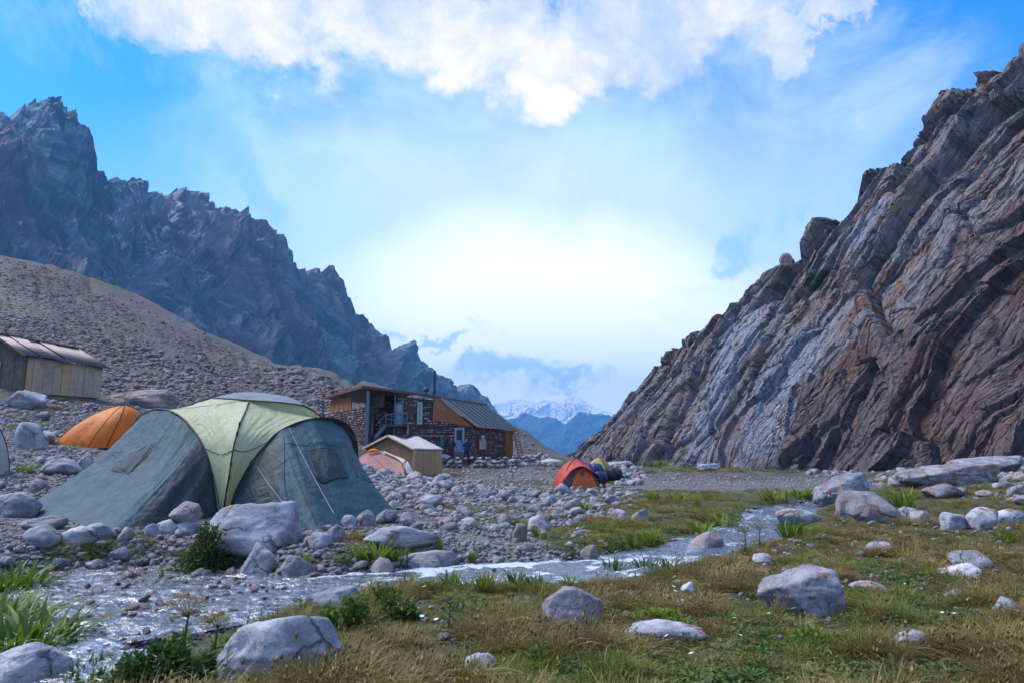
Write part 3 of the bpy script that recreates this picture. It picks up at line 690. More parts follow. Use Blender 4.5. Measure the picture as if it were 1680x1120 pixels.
for i in range(10):
    me = rock_mesh('stone_shape', 500+i*3, 2, 8, 0.012, 0.05, (1, rnd.uniform(.6, .95), rnd.uniform(.4, .8)), 0.6); R_LOW.append(me)

def gn_scatter(name, pts, rots, scls, meshes, mat, kind='stuff', idx=None, label=None):
    """a great many small things nobody could count: one object, instances on points"""
    coll = bpy.data.collections.new(name + '_shapes')
    for i, me in enumerate(meshes):
        m2 = me.copy() if mat is not None else me
        if mat is not None: m2.materials.clear(); m2.materials.append(mat)
        o = bpy.data.objects.new('%s_shape' % name, m2); coll.objects.link(o)
    me = bpy.data.meshes.new(name); n = len(pts); me.vertices.add(n)
    me.vertices.foreach_set('co', np.asarray(pts, np.float32).ravel())
    a = me.attributes.new('rot', 'FLOAT_VECTOR', 'POINT'); a.data.foreach_set('vector', np.asarray(rots, np.float32).ravel())
    a = me.attributes.new('scl', 'FLOAT_VECTOR', 'POINT'); a.data.foreach_set('vector', np.asarray(scls, np.float32).ravel())
    a = me.attributes.new('pick', 'INT', 'POINT'); a.data.foreach_set('value', np.asarray(idx if idx is not None else np.random.RandomState(1).randint(0, len(meshes), n), np.int32))
    ng = bpy.data.node_groups.new(name + '_scatter', 'GeometryNodeTree')
    ng.interface.new_socket('Geometry', in_out='INPUT', socket_type='NodeSocketGeometry'); ng.interface.new_socket('Geometry', in_out='OUTPUT', socket_type='NodeSocketGeometry')
    nn = ng.nodes; gi = nn.new('NodeGroupInput'); go = nn.new('NodeGroupOutput')
    ci = nn.new('GeometryNodeCollectionInfo'); ci.inputs['Collection'].default_value = coll; ci.inputs['Separate Children'].default_value = True; ci.inputs['Reset Children'].default_value = True
    ip = nn.new('GeometryNodeInstanceOnPoints'); ip.inputs['Pick Instance'].default_value = True
    def na(nm, t):
        x = nn.new('GeometryNodeInputNamedAttribute'); x.data_type = t; x.inputs['Name'].default_value = nm; return x.outputs['Attribute']
    L = ng.links.new; L(gi.outputs[0], ip.inputs['Points']); L(ci.outputs[0], ip.inputs['Instance'])
    L(na('pick', 'INT'), ip.inputs['Instance Index']); L(na('rot', 'FLOAT_VECTOR'), ip.inputs['Rotation']); L(na('scl', 'FLOAT_VECTOR'), ip.inputs['Scale'])
    L(ip.outputs[0], go.inputs[0])
    o = obj(name, me); mod = o.modifiers.new('scatter', 'NODES'); mod.node_group = ng
    return tag(o, kind=kind)
RS = np.random.RandomState(42)
def view_points(n, poly=None, px=(0, 1680), py=(750, 1120), ymax=300, Ypow=1.0):
    """random ground points, evenly spread over a part of the picture (nearer ground gets smaller spacing)"""
    u = RS.uniform(*px, n); v = RS.uniform(*py, n)
    return u, v
# fast picture -> ground lookup table
_gpx = np.linspace(-400, 2400, 141); _gpy = np.linspace(420, 1300, 178)
def _build_lookup():
    Y = np.geomspace(3.0, 320, 420); out = np.full((len(_gpx), len(_gpy)), np.nan)
    for i, px in enumerate(_gpx):
        for j0 in (0,):
            d = np.array([ray(px, q) for q in _gpy]); x = (d[:, 0]/d[:, 1])[:, None]*Y[None]; z = CZ+(d[:, 2]/d[:, 1])[:, None]*Y[None]
            g = hgt(x, np.broadcast_to(Y, x.shape)); hit = z < g
            k = hit.argmax(1); ok = hit.any(1)
            kk = np.clip(k, 1, None); r_ = np.arange(len(_gpy))
            dz0 = (z-g)[r_, kk-1]; dz1 = (z-g)[r_, kk]; t = np.clip(dz0/(dz0-dz1+1e-9), 0, 1)
            out[i] = np.where(ok, Y[kk-1]*(1-t)+Y[kk]*t, np.nan)
    return out
def hgt_fast_init():
    """coarse table of the smooth ground so that thousands of lookups stay cheap"""
    global LOOK
    LOOK = _build_lookup()
hgt_fast_init()
def hit_many(px, py):
    fi = (np.asarray(px)-_gpx[0])/(_gpx[1]-_gpx[0]); fj = (np.asarray(py)-_gpy[0])/(_gpy[1]-_gpy[0])
    i = np.clip(fi.astype(int), 0, len(_gpx)-2); j = np.clip(fj.astype(int), 0, len(_gpy)-2); a = np.clip(fi-i, 0, 1); b = np.clip(fj-j, 0, 1)
    Y = LOOK[i, j]*(1-a)*(1-b)+LOOK[i+1, j]*a*(1-b)+LOOK[i, j+1]*(1-a)*b+LOOK[i+1, j+1]*a*b
    u = (np.asarray(px)-840)/1120.0; v = (560-np.asarray(py))/1120.0; dy = CT-v*ST
    x = u/dy*Y; ok = np.isfinite(Y); x = np.where(ok, x, 0); Y = np.where(ok, Y, 10)
    z = hgt(x, Y); return np.stack([x, Y, z], -1), ok

# areas nothing may be scattered into: (x, y, radius)
KEEP = [(-25.5, 38.5, 4.2), (-29, 37.5, 3.5), (-6.5, 48.5, 4.5), (-3, 50, 3.5), (-11, 49, 3.5)]
def clear_of(p, r=0.0):
    m = np.ones(len(p), bool)
    for x, y, R in KEEP: m &= np.hypot(p[:, 0]-x, p[:, 1]-y) > R + r*0.6
    return m
def in_poly(px, py, poly): return poly_mask(np.asarray(px, float), np.asarray(py, float), poly, 0.5) > 0.5

_cv = np.zeros(len(cliff.data.vertices)*3, np.float32); cliff.data.vertices.foreach_get('co', _cv); _cv = _cv.reshape(-1, 3)
_cpx, _cpy, _cf = proj(_cv)
def crest_at(px):
    k = np.where((np.abs(_cpx-px) < 5) & (_cf > 1))[0]; return _cv[k[_cpy[k].argmin()]].astype(float)
# ---- single rocks and boulders seen in the picture: (name, px, py of the foot, width px, height px, depth factor, seed, material, rot, label)
BOULDERS = [
 (411,912,150,82,.75,11,'P',0.2,'largest pale granite boulder before the big green tent, rusty spot on its right'),
 (415,952,68,56,.9,12,'P',0.5,'grey pointed boulder at the water edge below the largest pale boulder'),
 (478,955,60,40,.9,13,'G',0.3,'pinkish rounded boulder beside the pointed one at the water edge'),
 (1332,1015,142,72,.8,14,'L',0.1,'big blue-grey angular boulder with rust lichen in the meadow on the right'),
 (942,1040,100,68,.8,15,'L',-0.2,'grey split boulder in the grass at bottom centre'),
 (436,1128,204,98,.7,16,'P',0.1,'broad flat-topped pale boulder with rusty lichen behind dry daisy stalks'),
 (536,1010,92,40,.8,17,'L',0.2,'low dark-edged pale boulder touching the stream at bottom left centre'),
 (1397,822,95,45,.8,18,'L',-0.15,'large slanting slab boulder at the right end of the stream'),
 (1437,858,90,50,.7,19,'L',0.3,'pointed grey boulder below the slanting slab by the stream end'),
 (1160,912,66,36,.7,20,'L',0.5,'brown wedge-shaped boulder standing in the stream bend'),
 (1317,862,75,26,.6,21,'P',0.2,'long bleached pale rock on the right bank of the stream'),
 (1606,930,58,24,.8,22,'P',0.0,'flat-topped blue-grey stone in the right meadow'),
 (1588,952,66,24,.7,23,'P',0.3,'long white-grey stone just below the flat-topped one in the right meadow'),
 (1570,868,44,26,.8,24,'P',0.2,'whitish tilted stone standing left of the two round stones at right'),
 (1622,868,44,34,.8,25,'P',0.0,'round blue-topped stone in the right meadow'),
 (1665,862,46,26,.8,26,'P',0.4,'grey stone nearest the right edge, beside the round blue-topped one'),
 (1515,858,34,20,.8,27,'P',0.2,'small pale stone between meadow and pointed boulder'),
 (1494,848,30,16,.8,28,'P',0.0,'small round stone behind the small pale stone'),
 (1585,985,46,16,.8,29,'P',0.1,'small white stone low in the right meadow'),
 (1500,1078,78,34,.7,30,'L',0.2,'flat broken slab in the brown grass at bottom right'),
 (1108,1062,130,34,.7,31,'L',0.05,'long low grey boulder sunk in the grass at bottom right centre'),
 (1450,908,44,18,.7,32,'P',0.0,'tan low stone in the middle of the right meadow'),
 (1438,978,60,22,.7,33,'L',0.1,'half-sunk tan boulder behind the big blue-grey boulder'),
 (1132,975,26,18,.8,34,'P',0.4,'small white stone left of the big meadow boulder'),
 (1127,1000,30,15,.8,35,'P',0.1,'pale chip of rock below the small white stone'),
 (1665,1010,44,26,.8,36,'L',0.2,'dark grey stone at the right edge of the meadow'),
 (778,1118,66,36,.8,37,'P',0.1,'white rounded stone at the very bottom of the grass'),
 (718,1108,36,28,.9,38,'G',0.4,'blue-grey egg-shaped stone left of the white rounded stone'),
 (915,1068,34,24,.8,39,'G',0.2,'blue-grey stone under the split boulder'),
 (1255,925,40,16,.8,40,'P',0.2,'low tan stone at the edge of the meadow near the stream bend'),
 (950,1020,30,22,.8,41,'G',0.3,'small brown stone left of the split boulder') if False else None,
 (28,1140,110,70,.8,42,'P',0.1,'large smooth blue-grey boulder in the bottom left corner'),
 (108,1048,56,32,.8,43,'W',0.3,'wet blue boulder standing in the stream at lower left'),
 (222,1012,30,22,.9,44,'W',0.1,'red-brown stone standing in the middle of the stream'),
 (268,986,26,16,.9,45,'W',0.6,'small dark pointed stone in the rapids'),
 (98,1022,40,20,.8,46,'W',0.1,'dark red flat stone in the stream near the left bank'),
 (62,895,52,32,.8,47,'G',0.1,'squat dark cracked boulder in front of the left tent corner'),
 (60,868,66,20,.7,48,'G',0.2,'flat grey slab leaning on the cracked boulder by the tent'),
 (118,894,60,28,.8,49,'G',0.0,'dark low boulder below the blue tent skirt'),
 (152,886,50,26,.7,50,'P',0.2,'pale wedge-shaped rock against the tent skirt'),
 (6,848,70,38,.8,51,'P',0.1,'lilac-grey boulder at the left edge behind the tent corner'),
 (292,852,48,26,.9,52,'G',0.1,'dark stone on top of the cairn in front of the big tent'),
 (268,872,32,22,.9,53,'G',0.4,'brown stone under the cairn top stone'),
 (300,868,38,20,.9,54,'P',0.3,'grey slanted stone in the cairn'),
 (243,880,24,20,.9,55,'P',0.3,'small blue-grey stone left of the cairn'),
 (472,862,34,30,.9,56,'P',0.2,'rounded grey stone leaning at the right of the largest pale boulder'),
 (572,866,30,20,.9,57,'G',0.2,'brownish round stone at the tent hem right of the doorway'),
 (600,862,30,24,.9,58,'G',0.0,'dark blue-grey stone holding down the tent hem'),
 (630,858,36,22,.9,59,'G',0.3,'dark angular stone beside the tent right corner'),
 (671,864,28,18,.9,60,'G',0.2,'grey stone just right of the tent corner'),
 (521,898,40,24,.9,61,'P',0.3,'white-grey stone between largest boulder and tent hem'),
 (547,888,30,26,.9,62,'G',0.3,'lilac rounded stone in the pile below the tent window'),
 (622,945,38,28,.9,63,'G',0.3,'blue-grey block standing at the water edge under the grass'),
 (700,938,96,30,.7,64,'L',0.1,'long brown flat boulder dipping into the stream'),
 (648,900,120,34,.6,65,'P',-0.2,'long pale ridge of rock running down to the stream'),
 (1052,855,30,20,.9,66,'P',0.0,'blue-grey box-shaped stone in the turf left of the stream') ,
 (1018,858,26,22,.9,67,'P',0.2,'pale stone beside the box-shaped stone'),
 (940,838,26,20,.9,68,'G',0.1,'rounded grey stone below the red tent'),
 (970,922,30,26,.9,69,'G',0.1,'dark round boulder at the water edge, centre'),
 (882,870,34,24,.9,70,'P',0.0,'pale rounded stone in the green patch, centre'),
 (853,888,24,28,.6,71,'L',0.9,'dark upright slab in the green patch, centre'),
 (700,832,44,20,.8,72,'P',0.2,'big pale stone of the rubble nearest the tent'),
 (718,800,30,22,.9,73,'G',0.1,'tall grey stone in the rubble below the wooden hut'),
 (1165,772,36,12,.9,74,'P',0.1,'dark slab on the gravel below the pale streak of the cliff'),
 (1021,766,44,10,.7,75,'P',0.0,'flat grey rock right of the yellow tent'),
 (1293,442,26,30,.9,76,'R',0.0,'brown block perched on the cliff skyline'),
 (1572,796,170,34,.6,77,'L',0.0,'long rock shelf at the foot of the cliff on the right'),
 (1640,776,110,28,.7,78,'P',0.1,'blue-grey rock ledge above the rock shelf at the right edge'),
 (1560,816,70,22,.7,79,'L',0.2,'reddish low boulder in front of the rock shelf'),
 (1490,800,60,16,.7,80,'L',0.1,'low brown boulder between slanting slab and rock shelf'),
 (225,668,120,32,.6,81,'G',0.0,'great smooth grey boulder behind the orange tent'),
 (30,668,64,30,.8,82,'P',0.1,'large blue-grey boulder below the plank shed'),
 (38,735,52,42,.8,83,'P',0.3,'blue boulder at the left edge below the shed'),
 (88,778,80,26,.7,84,'P',0.1,'flat pale boulder left of the big green tent'),
 (132,776,36,30,.8,85,'P',0.4,'whitish upright stone next to the flat pale boulder'),
 (58,726,44,20,.8,86,'P',0.2,'pale slab behind the blue boulder at left'),
 (770,866,30,16,.9,87,'P',0.2,'squarish grey stone in the rubble, centre left'),
]
BOULDERS = [b for b in BOULDERS if b]
MK = {'P': ROCK_BLUE, 'G': ROCK, 'L': ROCK_LICHEN, 'W': ROCK_WET, 'R': ROCK_SCREE}
for b in BOULDERS:
    px, py, w, h, df, sd_, mk, rot, lab = b
    if sd_ == 76:
        p = crest_at(px); sc_ = p[1]/1120; p[2] -= 0.9
    else:
        p = ground_hit(px, py) if sd_ not in (52, 53, 54) else ground_hit(px, 876); sc_ = p[1]*1.02/1120
        if sd_ == 52: p = p + np.array([0, 0.1, 0.22])
    big = w*h > 2500
    r2 = np.random.RandomState(sd_)
    me = rock_mesh('boulder', sd_*13+5, 5 if big else 4, 12 if big else 10, 0.02 if sd_ in (14, 18, 19, 20, 12, 15) else 0.045, 0.07, (1, 1, 1), 0.58)
    V = np.zeros(len(me.vertices)*3); me.vertices.foreach_get('co', V); V = V.reshape(-1, 3)
    V = (V-V.mean(0))
    if sd_ in (18, 19, 20): V[:, 2] += 0.55*V[:, 0]*(1 if sd_ != 19 else -1)*(V[:, 2] > 0)
    if sd_ == 12: V[:, :2] *= (1.25-0.55*(V[:, 2:3]-V[:, 2].min())/np.ptp(V[:, 2]))
    ext = np.ptp(V, axis=0); want = np.array([w*sc_, w*sc_*df, h*sc_*1.35])
    V = V/ext*want; V[:, 2] -= V[:, 2].min(); V[:, 2] -= want[2]*0.26
    me.vertices.foreach_set('co', V.astype(np.float32).ravel()); me.update()
    o = obj('boulder' if big else 'rock', me, MK[mk], loc=(p[0], p[1]+want[1]*0.35, p[2])); o.rotation_euler = (0, 0, rot*0.3)
    tag(o, lab, 'boulder' if big else 'rock')
    KEEP.append((p[0], p[1]+want[1]*0.35, max(want[0], want[1])*0.42))
# ------------------------------------------------------------------ tents
def mat_cloth(name, col, col2=None, rough=0.65, weave=220, trans=0.25, stain=0.25):
    m, nt = newmat(name); k = N(nt); p = k.coord('Object')
    c2 = col2 or tuple(x*0.7 for x in col)
    n1 = k.noise(p, 1.3, 5, 0.6, 0.5); n2 = k.noise(p, 9, 4, 0.65)
    c = k.mix(k.mr(n1, 0.3, 0.7), col, c2); c = k.mix(k.math('MULTIPLY', k.mr(n2, 0.45, 0.75), stain), c, tuple(x*0.55 for x in col))
    w = k.noise(p, weave, 2, 0.5); cr = k.math('ADD', k.noise(k.mapping(p, (1, 1, 0.35)), 3.6, 7, 0.66, 1.6), k.math('MULTIPLY', k.noise(p, 14, 4, 0.6, 1.0), 0.25))
    nrm = k.bump(k.math('ADD', k.math('MULTIPLY', w, 0.04), cr), 0.9, 0.05)
    b = k.bsdf(c, rough, nrm)
    t = k.n('ShaderNodeBsdfTranslucent'); k.set(t.inputs[0], c)
    mx = k.n('ShaderNodeMixShader'); mx.inputs[0].default_value = trans; k.link(b, mx.inputs[1]); k.link(t.outputs[0], mx.inputs[2])
    k.out(mx.outputs[0]); return m
def mat_plain(name, col, rough=0.6, metal=0.0, n=0.15, scale=8):
    m, nt = newmat(name); k = N(nt); p = k.coord('Object')
    c = k.mix(k.mr(k.noise(p, scale, 5, 0.65), 0.3, 0.75), col, tuple(x*(1-n*3) for x in col))
    k.out(k.bsdf(c, rough, k.bump(k.noise(p, scale*4, 4, 0.7), 0.25, 0.01), Metallic=metal)); return m
TEAL = mat_cloth('teal_canvas', (0.040, 0.125, 0.160), (0.027, 0.085, 0.115)); TEALD = mat_cloth('shaded_canvas_and_hem', (0.040, 0.062, 0.066), (0.028, 0.044, 0.048), trans=0.1)  # second cloth is darker: shade painted on the wings' inner sides
CREAM = mat_cloth('pale_green_nylon', (0.58, 0.61, 0.37), (0.50, 0.54, 0.30), 0.5, trans=0.3, stain=0.1); CAP = mat_cloth('grey_nylon', (0.26, 0.30, 0.34), None, 0.5)
BLACK = mat_plain('black_webbing', (0.012, 0.012, 0.014)); CORD = mat_plain('pale_cord', (0.34, 0.33, 0.30))
def interp_curve(ctrl, n):
    """smooth curve through control points, even in chord length"""
    C = np.array(ctrl, float); d = np.concatenate([[0], np.cumsum(np.linalg.norm(np.diff(C, axis=0), axis=1)**0.5)])
    t = np.linspace(0, d[-1], n); out = np.zeros((n, C.shape[1]))
    m = np.zeros_like(C); m[1:-1] = (C[2:]-C[:-2])/(d[2:]-d[:-2])[:, None]; m[0] = (C[1]-C[0])/(d[1]-d[0]); m[-1] = (C[-1]-C[-2])/(d[-1]-d[-2])
    i = np.clip(np.searchsorted(d, t, 'right')-1, 0, len(C)-2); h = (d[i+1]-d[i]); s = (t-d[i])/h
    h00 = 2*s**3-3*s**2+1; h10 = s**3-2*s**2+s; h01 = -2*s**3+3*s**2; h11 = s**3-s**2
    return h00[:, None]*C[i]+(h10*h)[:, None]*m[i]+h01[:, None]*C[i+1]+(h11*h)[:, None]*m[i+1]
def tube(name, pts, r, mat, parent=None, seg=7, rx=None):
    pts = np.asarray(pts, float); n = len(pts); tg = np.gradient(pts, axis=0); tg /= np.linalg.norm(tg, axis=1)[:, None]+1e-9
    up = np.array([0, 0, 1.0]); a = np.cross(tg, up); bad = np.linalg.norm(a, axis=1) < 1e-3; a[bad] = [1, 0, 0]; a /= np.linalg.norm(a, axis=1)[:, None]; b = np.cross(tg, a)
    th = np.linspace(0, 2*math.pi, seg, endpoint=False); rr = np.broadcast_to(np.asarray(r, float), (n,))
    G = pts[:, None]+rr[:, None, None]*(np.cos(th)[None, :, None]*a[:, None]+np.sin(th)[None, :, None]*b[:, None])
    V = G.reshape(-1, 3); i = np.arange(n-1)[:, None]; j = np.arange(seg)[None]; j2 = (j+1) % seg
    F = np.stack([i*seg+j, i*seg+j2, (i+1)*seg+j2, (i+1)*seg+j], -1).reshape(-1, 4)
    me = mesh_from(name, V, F, smooth=True)
    return obj(name, me, mat, parent)
def rel(o, root):
    """keep world shape, express it in the thing's own frame"""
    o.parent = root
    M = Matrix.Translation(root.location) @ Euler(root.rotation_euler).to_matrix().to_4x4()
    o.matrix_parent_inverse = M.inverted(); return o
def tri_patch(a, b, nu, nv, sagf=None):
    """ruled surface between two curves (same parameter), with a shaping function"""
    A = interp_curve(a, nu) if len(a) != nu else np.asarray(a); B = interp_curve(b, nu) if len(b) != nu else np.asarray(b)
    v = np.linspace(0, 1, nv); G = A[:, None]*(1-v)[None, :, None]+B[:, None]*v[None, :, None]
    if sagf is not None:
        u = np.linspace(0, 1, nu); U, V = np.meshgrid(u, v, indexing='ij')
        du = np.gradient(G, axis=0); dv = np.gradient(G, axis=1); nn = np.cross(du, dv); nn /= np.linalg.norm(nn, axis=-1)[..., None]+1e-9
        G = G + nn*sagf(U, V)[..., None]
    return G
def seamline(G, path, off):
    """a line lying on a surface grid, path in (u, v) 0..1"""
    nu, nv = G.shape[:2]; du = np.gradient(G, axis=0); dv = np.gradient(G, axis=1); nn = np.cross(du, dv); nn /= np.linalg.norm(nn, axis=-1)[..., None]+1e-9
    out = []
    for u, v in path:
        i = np.clip(u*(nu-1), 0, nu-1.001); j = np.clip(v*(nv-1), 0, nv-1.001); a, b = i-int(i), j-int(j); i, j = int(i), int(j)
        f = lambda X: X[i, j]*(1-a)*(1-b)+X[i+1, j]*a*(1-b)+X[i, j+1]*(1-a)*b+X[i+1, j+1]*a*b
        out.append(f(G)+f(nn)*off)
    return np.array(out)
def find_uv(G, px, py):
    x, y, f = proj(G); d = (x-px)**2+(y-py)**2; i, j = np.unravel_index(d.argmin(), d.shape); return i/(G.shape[0]-1), j/(G.shape[1]-1)
def orient(G, toward_cam=True):
    return G
def pline(pts, n=14):
    """dense polyline through (u, v) control points"""
    P_ = np.array(pts, float); out = []
    for a, b in zip(P_[:-1], P_[1:]):
        for t in np.linspace(0, 1, n, endpoint=False): out.append(a*(1-t)+b*t)
    out.append(P_[-1]); return np.array(out)

def big_tent():
    c = ground_hit(370, 845); root = empty('dome_tent', (c[0], c[1], c[2]), label='very large green and teal dome tent with a pale green middle panel', cat='tent')
    Q = lambda *L: [P(*q) for q in L]
    HL = Q((357,843,12.2),(351,801,12.25),(343,759,12.3),(331,727,12.45),(314,701,12.7),(294,681,12.95),(274,672,13.2),(254,671,13.5),(237,679,13.8),(226,690,14.1),(217,708,14.4),(209,740,14.7),(204,785,14.9),(203,826,15.0))
    HR = Q((376,843,12.2),(386,807,12.2),(411,761,12.25),(434,731,12.35),(454,710,12.5),(477,697,12.7),(500,689,12.95),(520,686,13.2),(540,689,13.5),(557,697,13.8),(569,709,14.05),(578,727,14.3),(585,760,14.5),(590,800,14.7),(592,832,14.8))
    PC = Q((366,845,12.15),(371,807,12.05),(377,773,12.02),(381,744,12.07),(387,716,12.2),(394,693,12.45),(403,673,12.8),(409,656,13.15))
    # --- left wing: hoop -> ground line
    gl = Q((357,843,12.2),(300,856,11.4),(240,866,10.8),(178,874,10.35),(150,869,10.7),(110,860,11.3),(66,848,12.0),(34,838,12.6),(50,830,13.4),(110,829,14.3),(160,827,14.8),(203,826,15.0))
    def sagL(U, V):
        rip = np.sin(U*62+3*V)*0.5+fbm(U*26, V*1.6, 5, 4)*1.4
        return -0.16*np.sin(np.pi*V)*np.sin(np.pi*np.clip(U*1.0, 0, 1)) + 0.032*rip*np.sin(np.pi*np.clip(V*0.9+0.08, 0, 1)) + 0.012*fbm(U*20, V*18, 8, 3)
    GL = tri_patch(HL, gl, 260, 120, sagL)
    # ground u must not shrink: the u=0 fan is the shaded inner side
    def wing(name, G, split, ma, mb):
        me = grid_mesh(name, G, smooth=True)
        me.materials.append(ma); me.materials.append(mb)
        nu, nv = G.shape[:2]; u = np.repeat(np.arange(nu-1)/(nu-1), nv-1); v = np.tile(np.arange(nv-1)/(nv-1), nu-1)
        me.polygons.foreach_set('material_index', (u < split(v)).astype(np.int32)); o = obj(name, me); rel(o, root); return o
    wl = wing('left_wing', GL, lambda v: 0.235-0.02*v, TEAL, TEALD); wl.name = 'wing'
    # --- right wing
    gr = Q((376,843,12.2),(420,853,11.7),(468,861,11.15),(515,868,10.65),(560,862,11.1),(610,855,11.9),(654,850,12.6),(650,842,13.2),(635,836,14.0),(612,833,14.5),(592,832,14.8))
    def sagR(U, V):
        rip = np.sin(U*48+2)*0.4+fbm(U*22+9, V*1.5, 15, 4)*1.3
        return (np.interp(U, [0, .35, .6, .75, 1], [.05, .04, -.02, -.2, 0])*np.sin(np.pi*V) - 0.028*rip*np.sin(np.pi*np.clip(V*0.9+0.08, 0, 1)) - 0.012*fbm(U*18, V*16, 18, 3))*-1
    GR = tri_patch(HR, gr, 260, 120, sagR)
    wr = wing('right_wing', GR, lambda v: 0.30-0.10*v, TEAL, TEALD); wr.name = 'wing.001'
    # --- pale middle panel, two halves
    def half(hoop, side):
        if side < 0:
            top = Q((409,656,13.15),(380,653.5,13.3),(346,652,13.55)); edge = Q((346,652,13.55),(323,660,13.55),(300,668,13.5),(277,671.5,13.2))
            hp = interp_curve(hoop[:7], 80)
        else:
            top = Q((409,656,13.15),(437,657.5,13.2),(466,660,13.3),(497,664,13.4)); edge = Q((497,664,13.4),(512,672,13.4),(524,681,13.35),(530,687,13.3))
            hp = interp_curve(hoop[:9], 80)
        pole = interp_curve(PC, 80)
        tp = interp_curve(top, 50); eg = interp_curve(edge, 60)
        # u along height, v from pole to hoop; above, the panel spreads to the cap
        nv = 44; G = np.zeros((80+26, nv, 3)); v = np.linspace(0, 1, nv)[None, :, None]
        G[:80] = pole[:, None]*(1-v)+hp[:, None]*v
        n2 = 26; a0 = G[79].copy()   # last row: pole top -> hoop end
        tgt = np.concatenate([tp, eg[1:]]); tgt = interp_curve(tgt[::3], nv)
        w = np.linspace(0, 1, n2)[:, None, None]
        G[80:] = a0[None]*(1-w)+tgt[None]*w
        U, V = np.meshgrid(np.linspace(0, 1, 106), np.linspace(0, 1, nv), indexing='ij')
        du = np.gradient(G, axis=0); dv = np.gradient(G, axis=1)+1e-6; nn = np.cross(du, dv); nn /= np.linalg.norm(nn, axis=-1)[..., None]+1e-9
        s = 0.05*np.sin(np.pi*V)*np.sin(np.pi*np.clip(U*1.2, 0, 1)) + 0.02*fbm(U*7+V*5, V*16-U*6, 3 if side < 0 else 4, 4)*np.sin(np.pi*V)
        cam_side = np.sign((nn*(np.array([0, 0, CZ])-G)).sum(-1).mean())
        G = G - nn*(s*cam_side)[..., None]*0.8
        me = grid_mesh('middle_panel', G, smooth=True); o = obj('middle_panel', me, CREAM); rel(o, root); return G
    ML = half(HL, -1); MR = half(HR, 1)
    # the greener skirt of the panel: a seam across
    for G in (ML, MR):
        pth = [(0.34-0.03*math.sin(t*3.1), t) for t in np.linspace(0, 1, 14)]
        sgn = 1
        du = None
        L = seamline(G, pth, 0.0); L = L + (np.array([0, 0, CZ])-L)*0.0012
        rel(tube('seam', L, 0.006, BLACK), root)
    # --- cap
    front = interp_curve(Q((346,652,13.55),(380,653.5,13.3),(409,656,13.15),(437,657.5,13.2),(466,660,13.3),(497,664,13.4)), 60)
    back = interp_curve(Q((346,651,13.7),(378,644.5,14.3),(412,642.5,14.5),(451,646,14.5),(480,653,14.0),(497,662.5,13.6)), 60)
    front = front + (np.array([0, 0, CZ])-front)*0.003; Gc = tri_patch(front, back, 60, 16, lambda U, V: 0.03*np.sin(np.pi*V)*np.sin(np.pi*U)); 
    o = obj('cap', grid_mesh('cap', Gc, smooth=True), CAP); rel(o, root)
    # --- back half of the dome, so that the tent is closed all round
    bp = [np.array([c[0]+dx, c[1]+dy, c[2]-0.05]) for dx, dy in ((-1.5, 3.0), (-0.7, 3.9), (0.8, 3.9), (1.9, 2.7))]
    bc = interp_curve(bp, 60); ridge = interp_curve(list(interp_curve(HL[6:], 20))[::-1][10:] + [P(300,668,13.55), P(346,651,13.7), P(412,642.5,14.5), P(480,653,14.0), P(512,672,13.5)] + list(interp_curve(HR[7:], 20))[:10], 60)
    Gb = tri_patch(ridge, bc, 60, 30, lambda U, V: 0.25*np.sin(np.pi*V)*np.sin(np.pi*U))
    o = obj('rear_panel', grid_mesh('rear_panel', Gb, smooth=True), CREAM); rel(o, root)
    # --- poles in their black sleeves
    cam3 = np.array([0, 0, CZ])
    def pole(ctrl, r, n=70, nm='pole'):
        L = interp_curve(ctrl, n); L = L+(cam3-L)*0.0015; rel(tube(nm, L, r, BLACK, seg=8), root)
    pole(HL, 0.017); pole(HR, 0.017); pole(PC, 0.013)
    # the thick hood round the far half of the right hoop and the left one
    for H, a, b, out_ in ((HR, 6, 12, 1), (HL, 7, 12, -1)):
        A = interp_curve(H[a:b+1], 50); wdt = 0.16*np.sin(np.linspace(0.15, math.pi*0.93, 50))**0.7; off = np.array([0.55*out_, 0.55, 0.25]); off /= np.linalg.norm(off)
        G = tri_patch(A+(cam3-A)*0.001, A+off*wdt[:, None], 50, 6); o = obj('hood', grid_mesh('hood', G, smooth=True), BLACK); rel(o, root)
    pole(Q((300,668,13.5),(323,660,13.55),(346,652,13.55),(378,645,14.2)), 0.016, 20, 'roof_pole')
    pole(Q((497,664,13.4),(512,672,13.4),(524,681,13.35),(534,688,13.35)), 0.016, 20, 'roof_pole')
    pole(Q((346,652,13.52),(380,653.5,13.28),(409,656,13.12),(437,657.5,13.17),(466,660,13.28),(497,664,13.38)), 0.009, 40, 'cap_edge')
    pole(Q((372,843,12.1),(386,815,12.05),(398,795,12.05),(407,772,12.1),(413,760,12.1),(427,745,12.25),(433,734,12.3)), 0.009, 30, 'strap')
    pole(Q((362,843,12.1),(356,808,12.1),(349,775,12.15)), 0.008, 20, 'strap')
    # buckles along the middle pole
    for px, py in ((393,696),(389,711),(379,760),(376,782),(411,761)):
        q = P(px, py, 12.0); L = np.array([q-np.array([0, 0, .05]), q, q+np.array([0, 0, .05])]); rel(tube('buckle', L, [0.012, 0.022, 0.012], BLACK), root)
    # --- seams, window flaps
    def on(G, pts, r, nm, off=0.012, mat=BLACK):
        uv = [find_uv(G, *q) for q in pts]; L = seamline(G, pline(uv, 8), 0.0); L = L+(cam3-L)*(off/11.0); rel(tube(nm, L, r, mat, seg=6), root)
    on(GR, [(465,712),(466,745),(467,790),(474,835)], 0.007, 'seam'); on(GR, [(470,740),(484,780),(500,815),(520,858)], 0.008, 'zip')
    on(GR, [(505,740),(520,785),(530,792),(571,782)], 0.012, 'window_edge'); on(GR, [(505,740),(548,736),(571,782)], 0.006, 'window_edge')
    on(GR, [(466,728),(500,730),(552,729)], 0.004, 'seam')
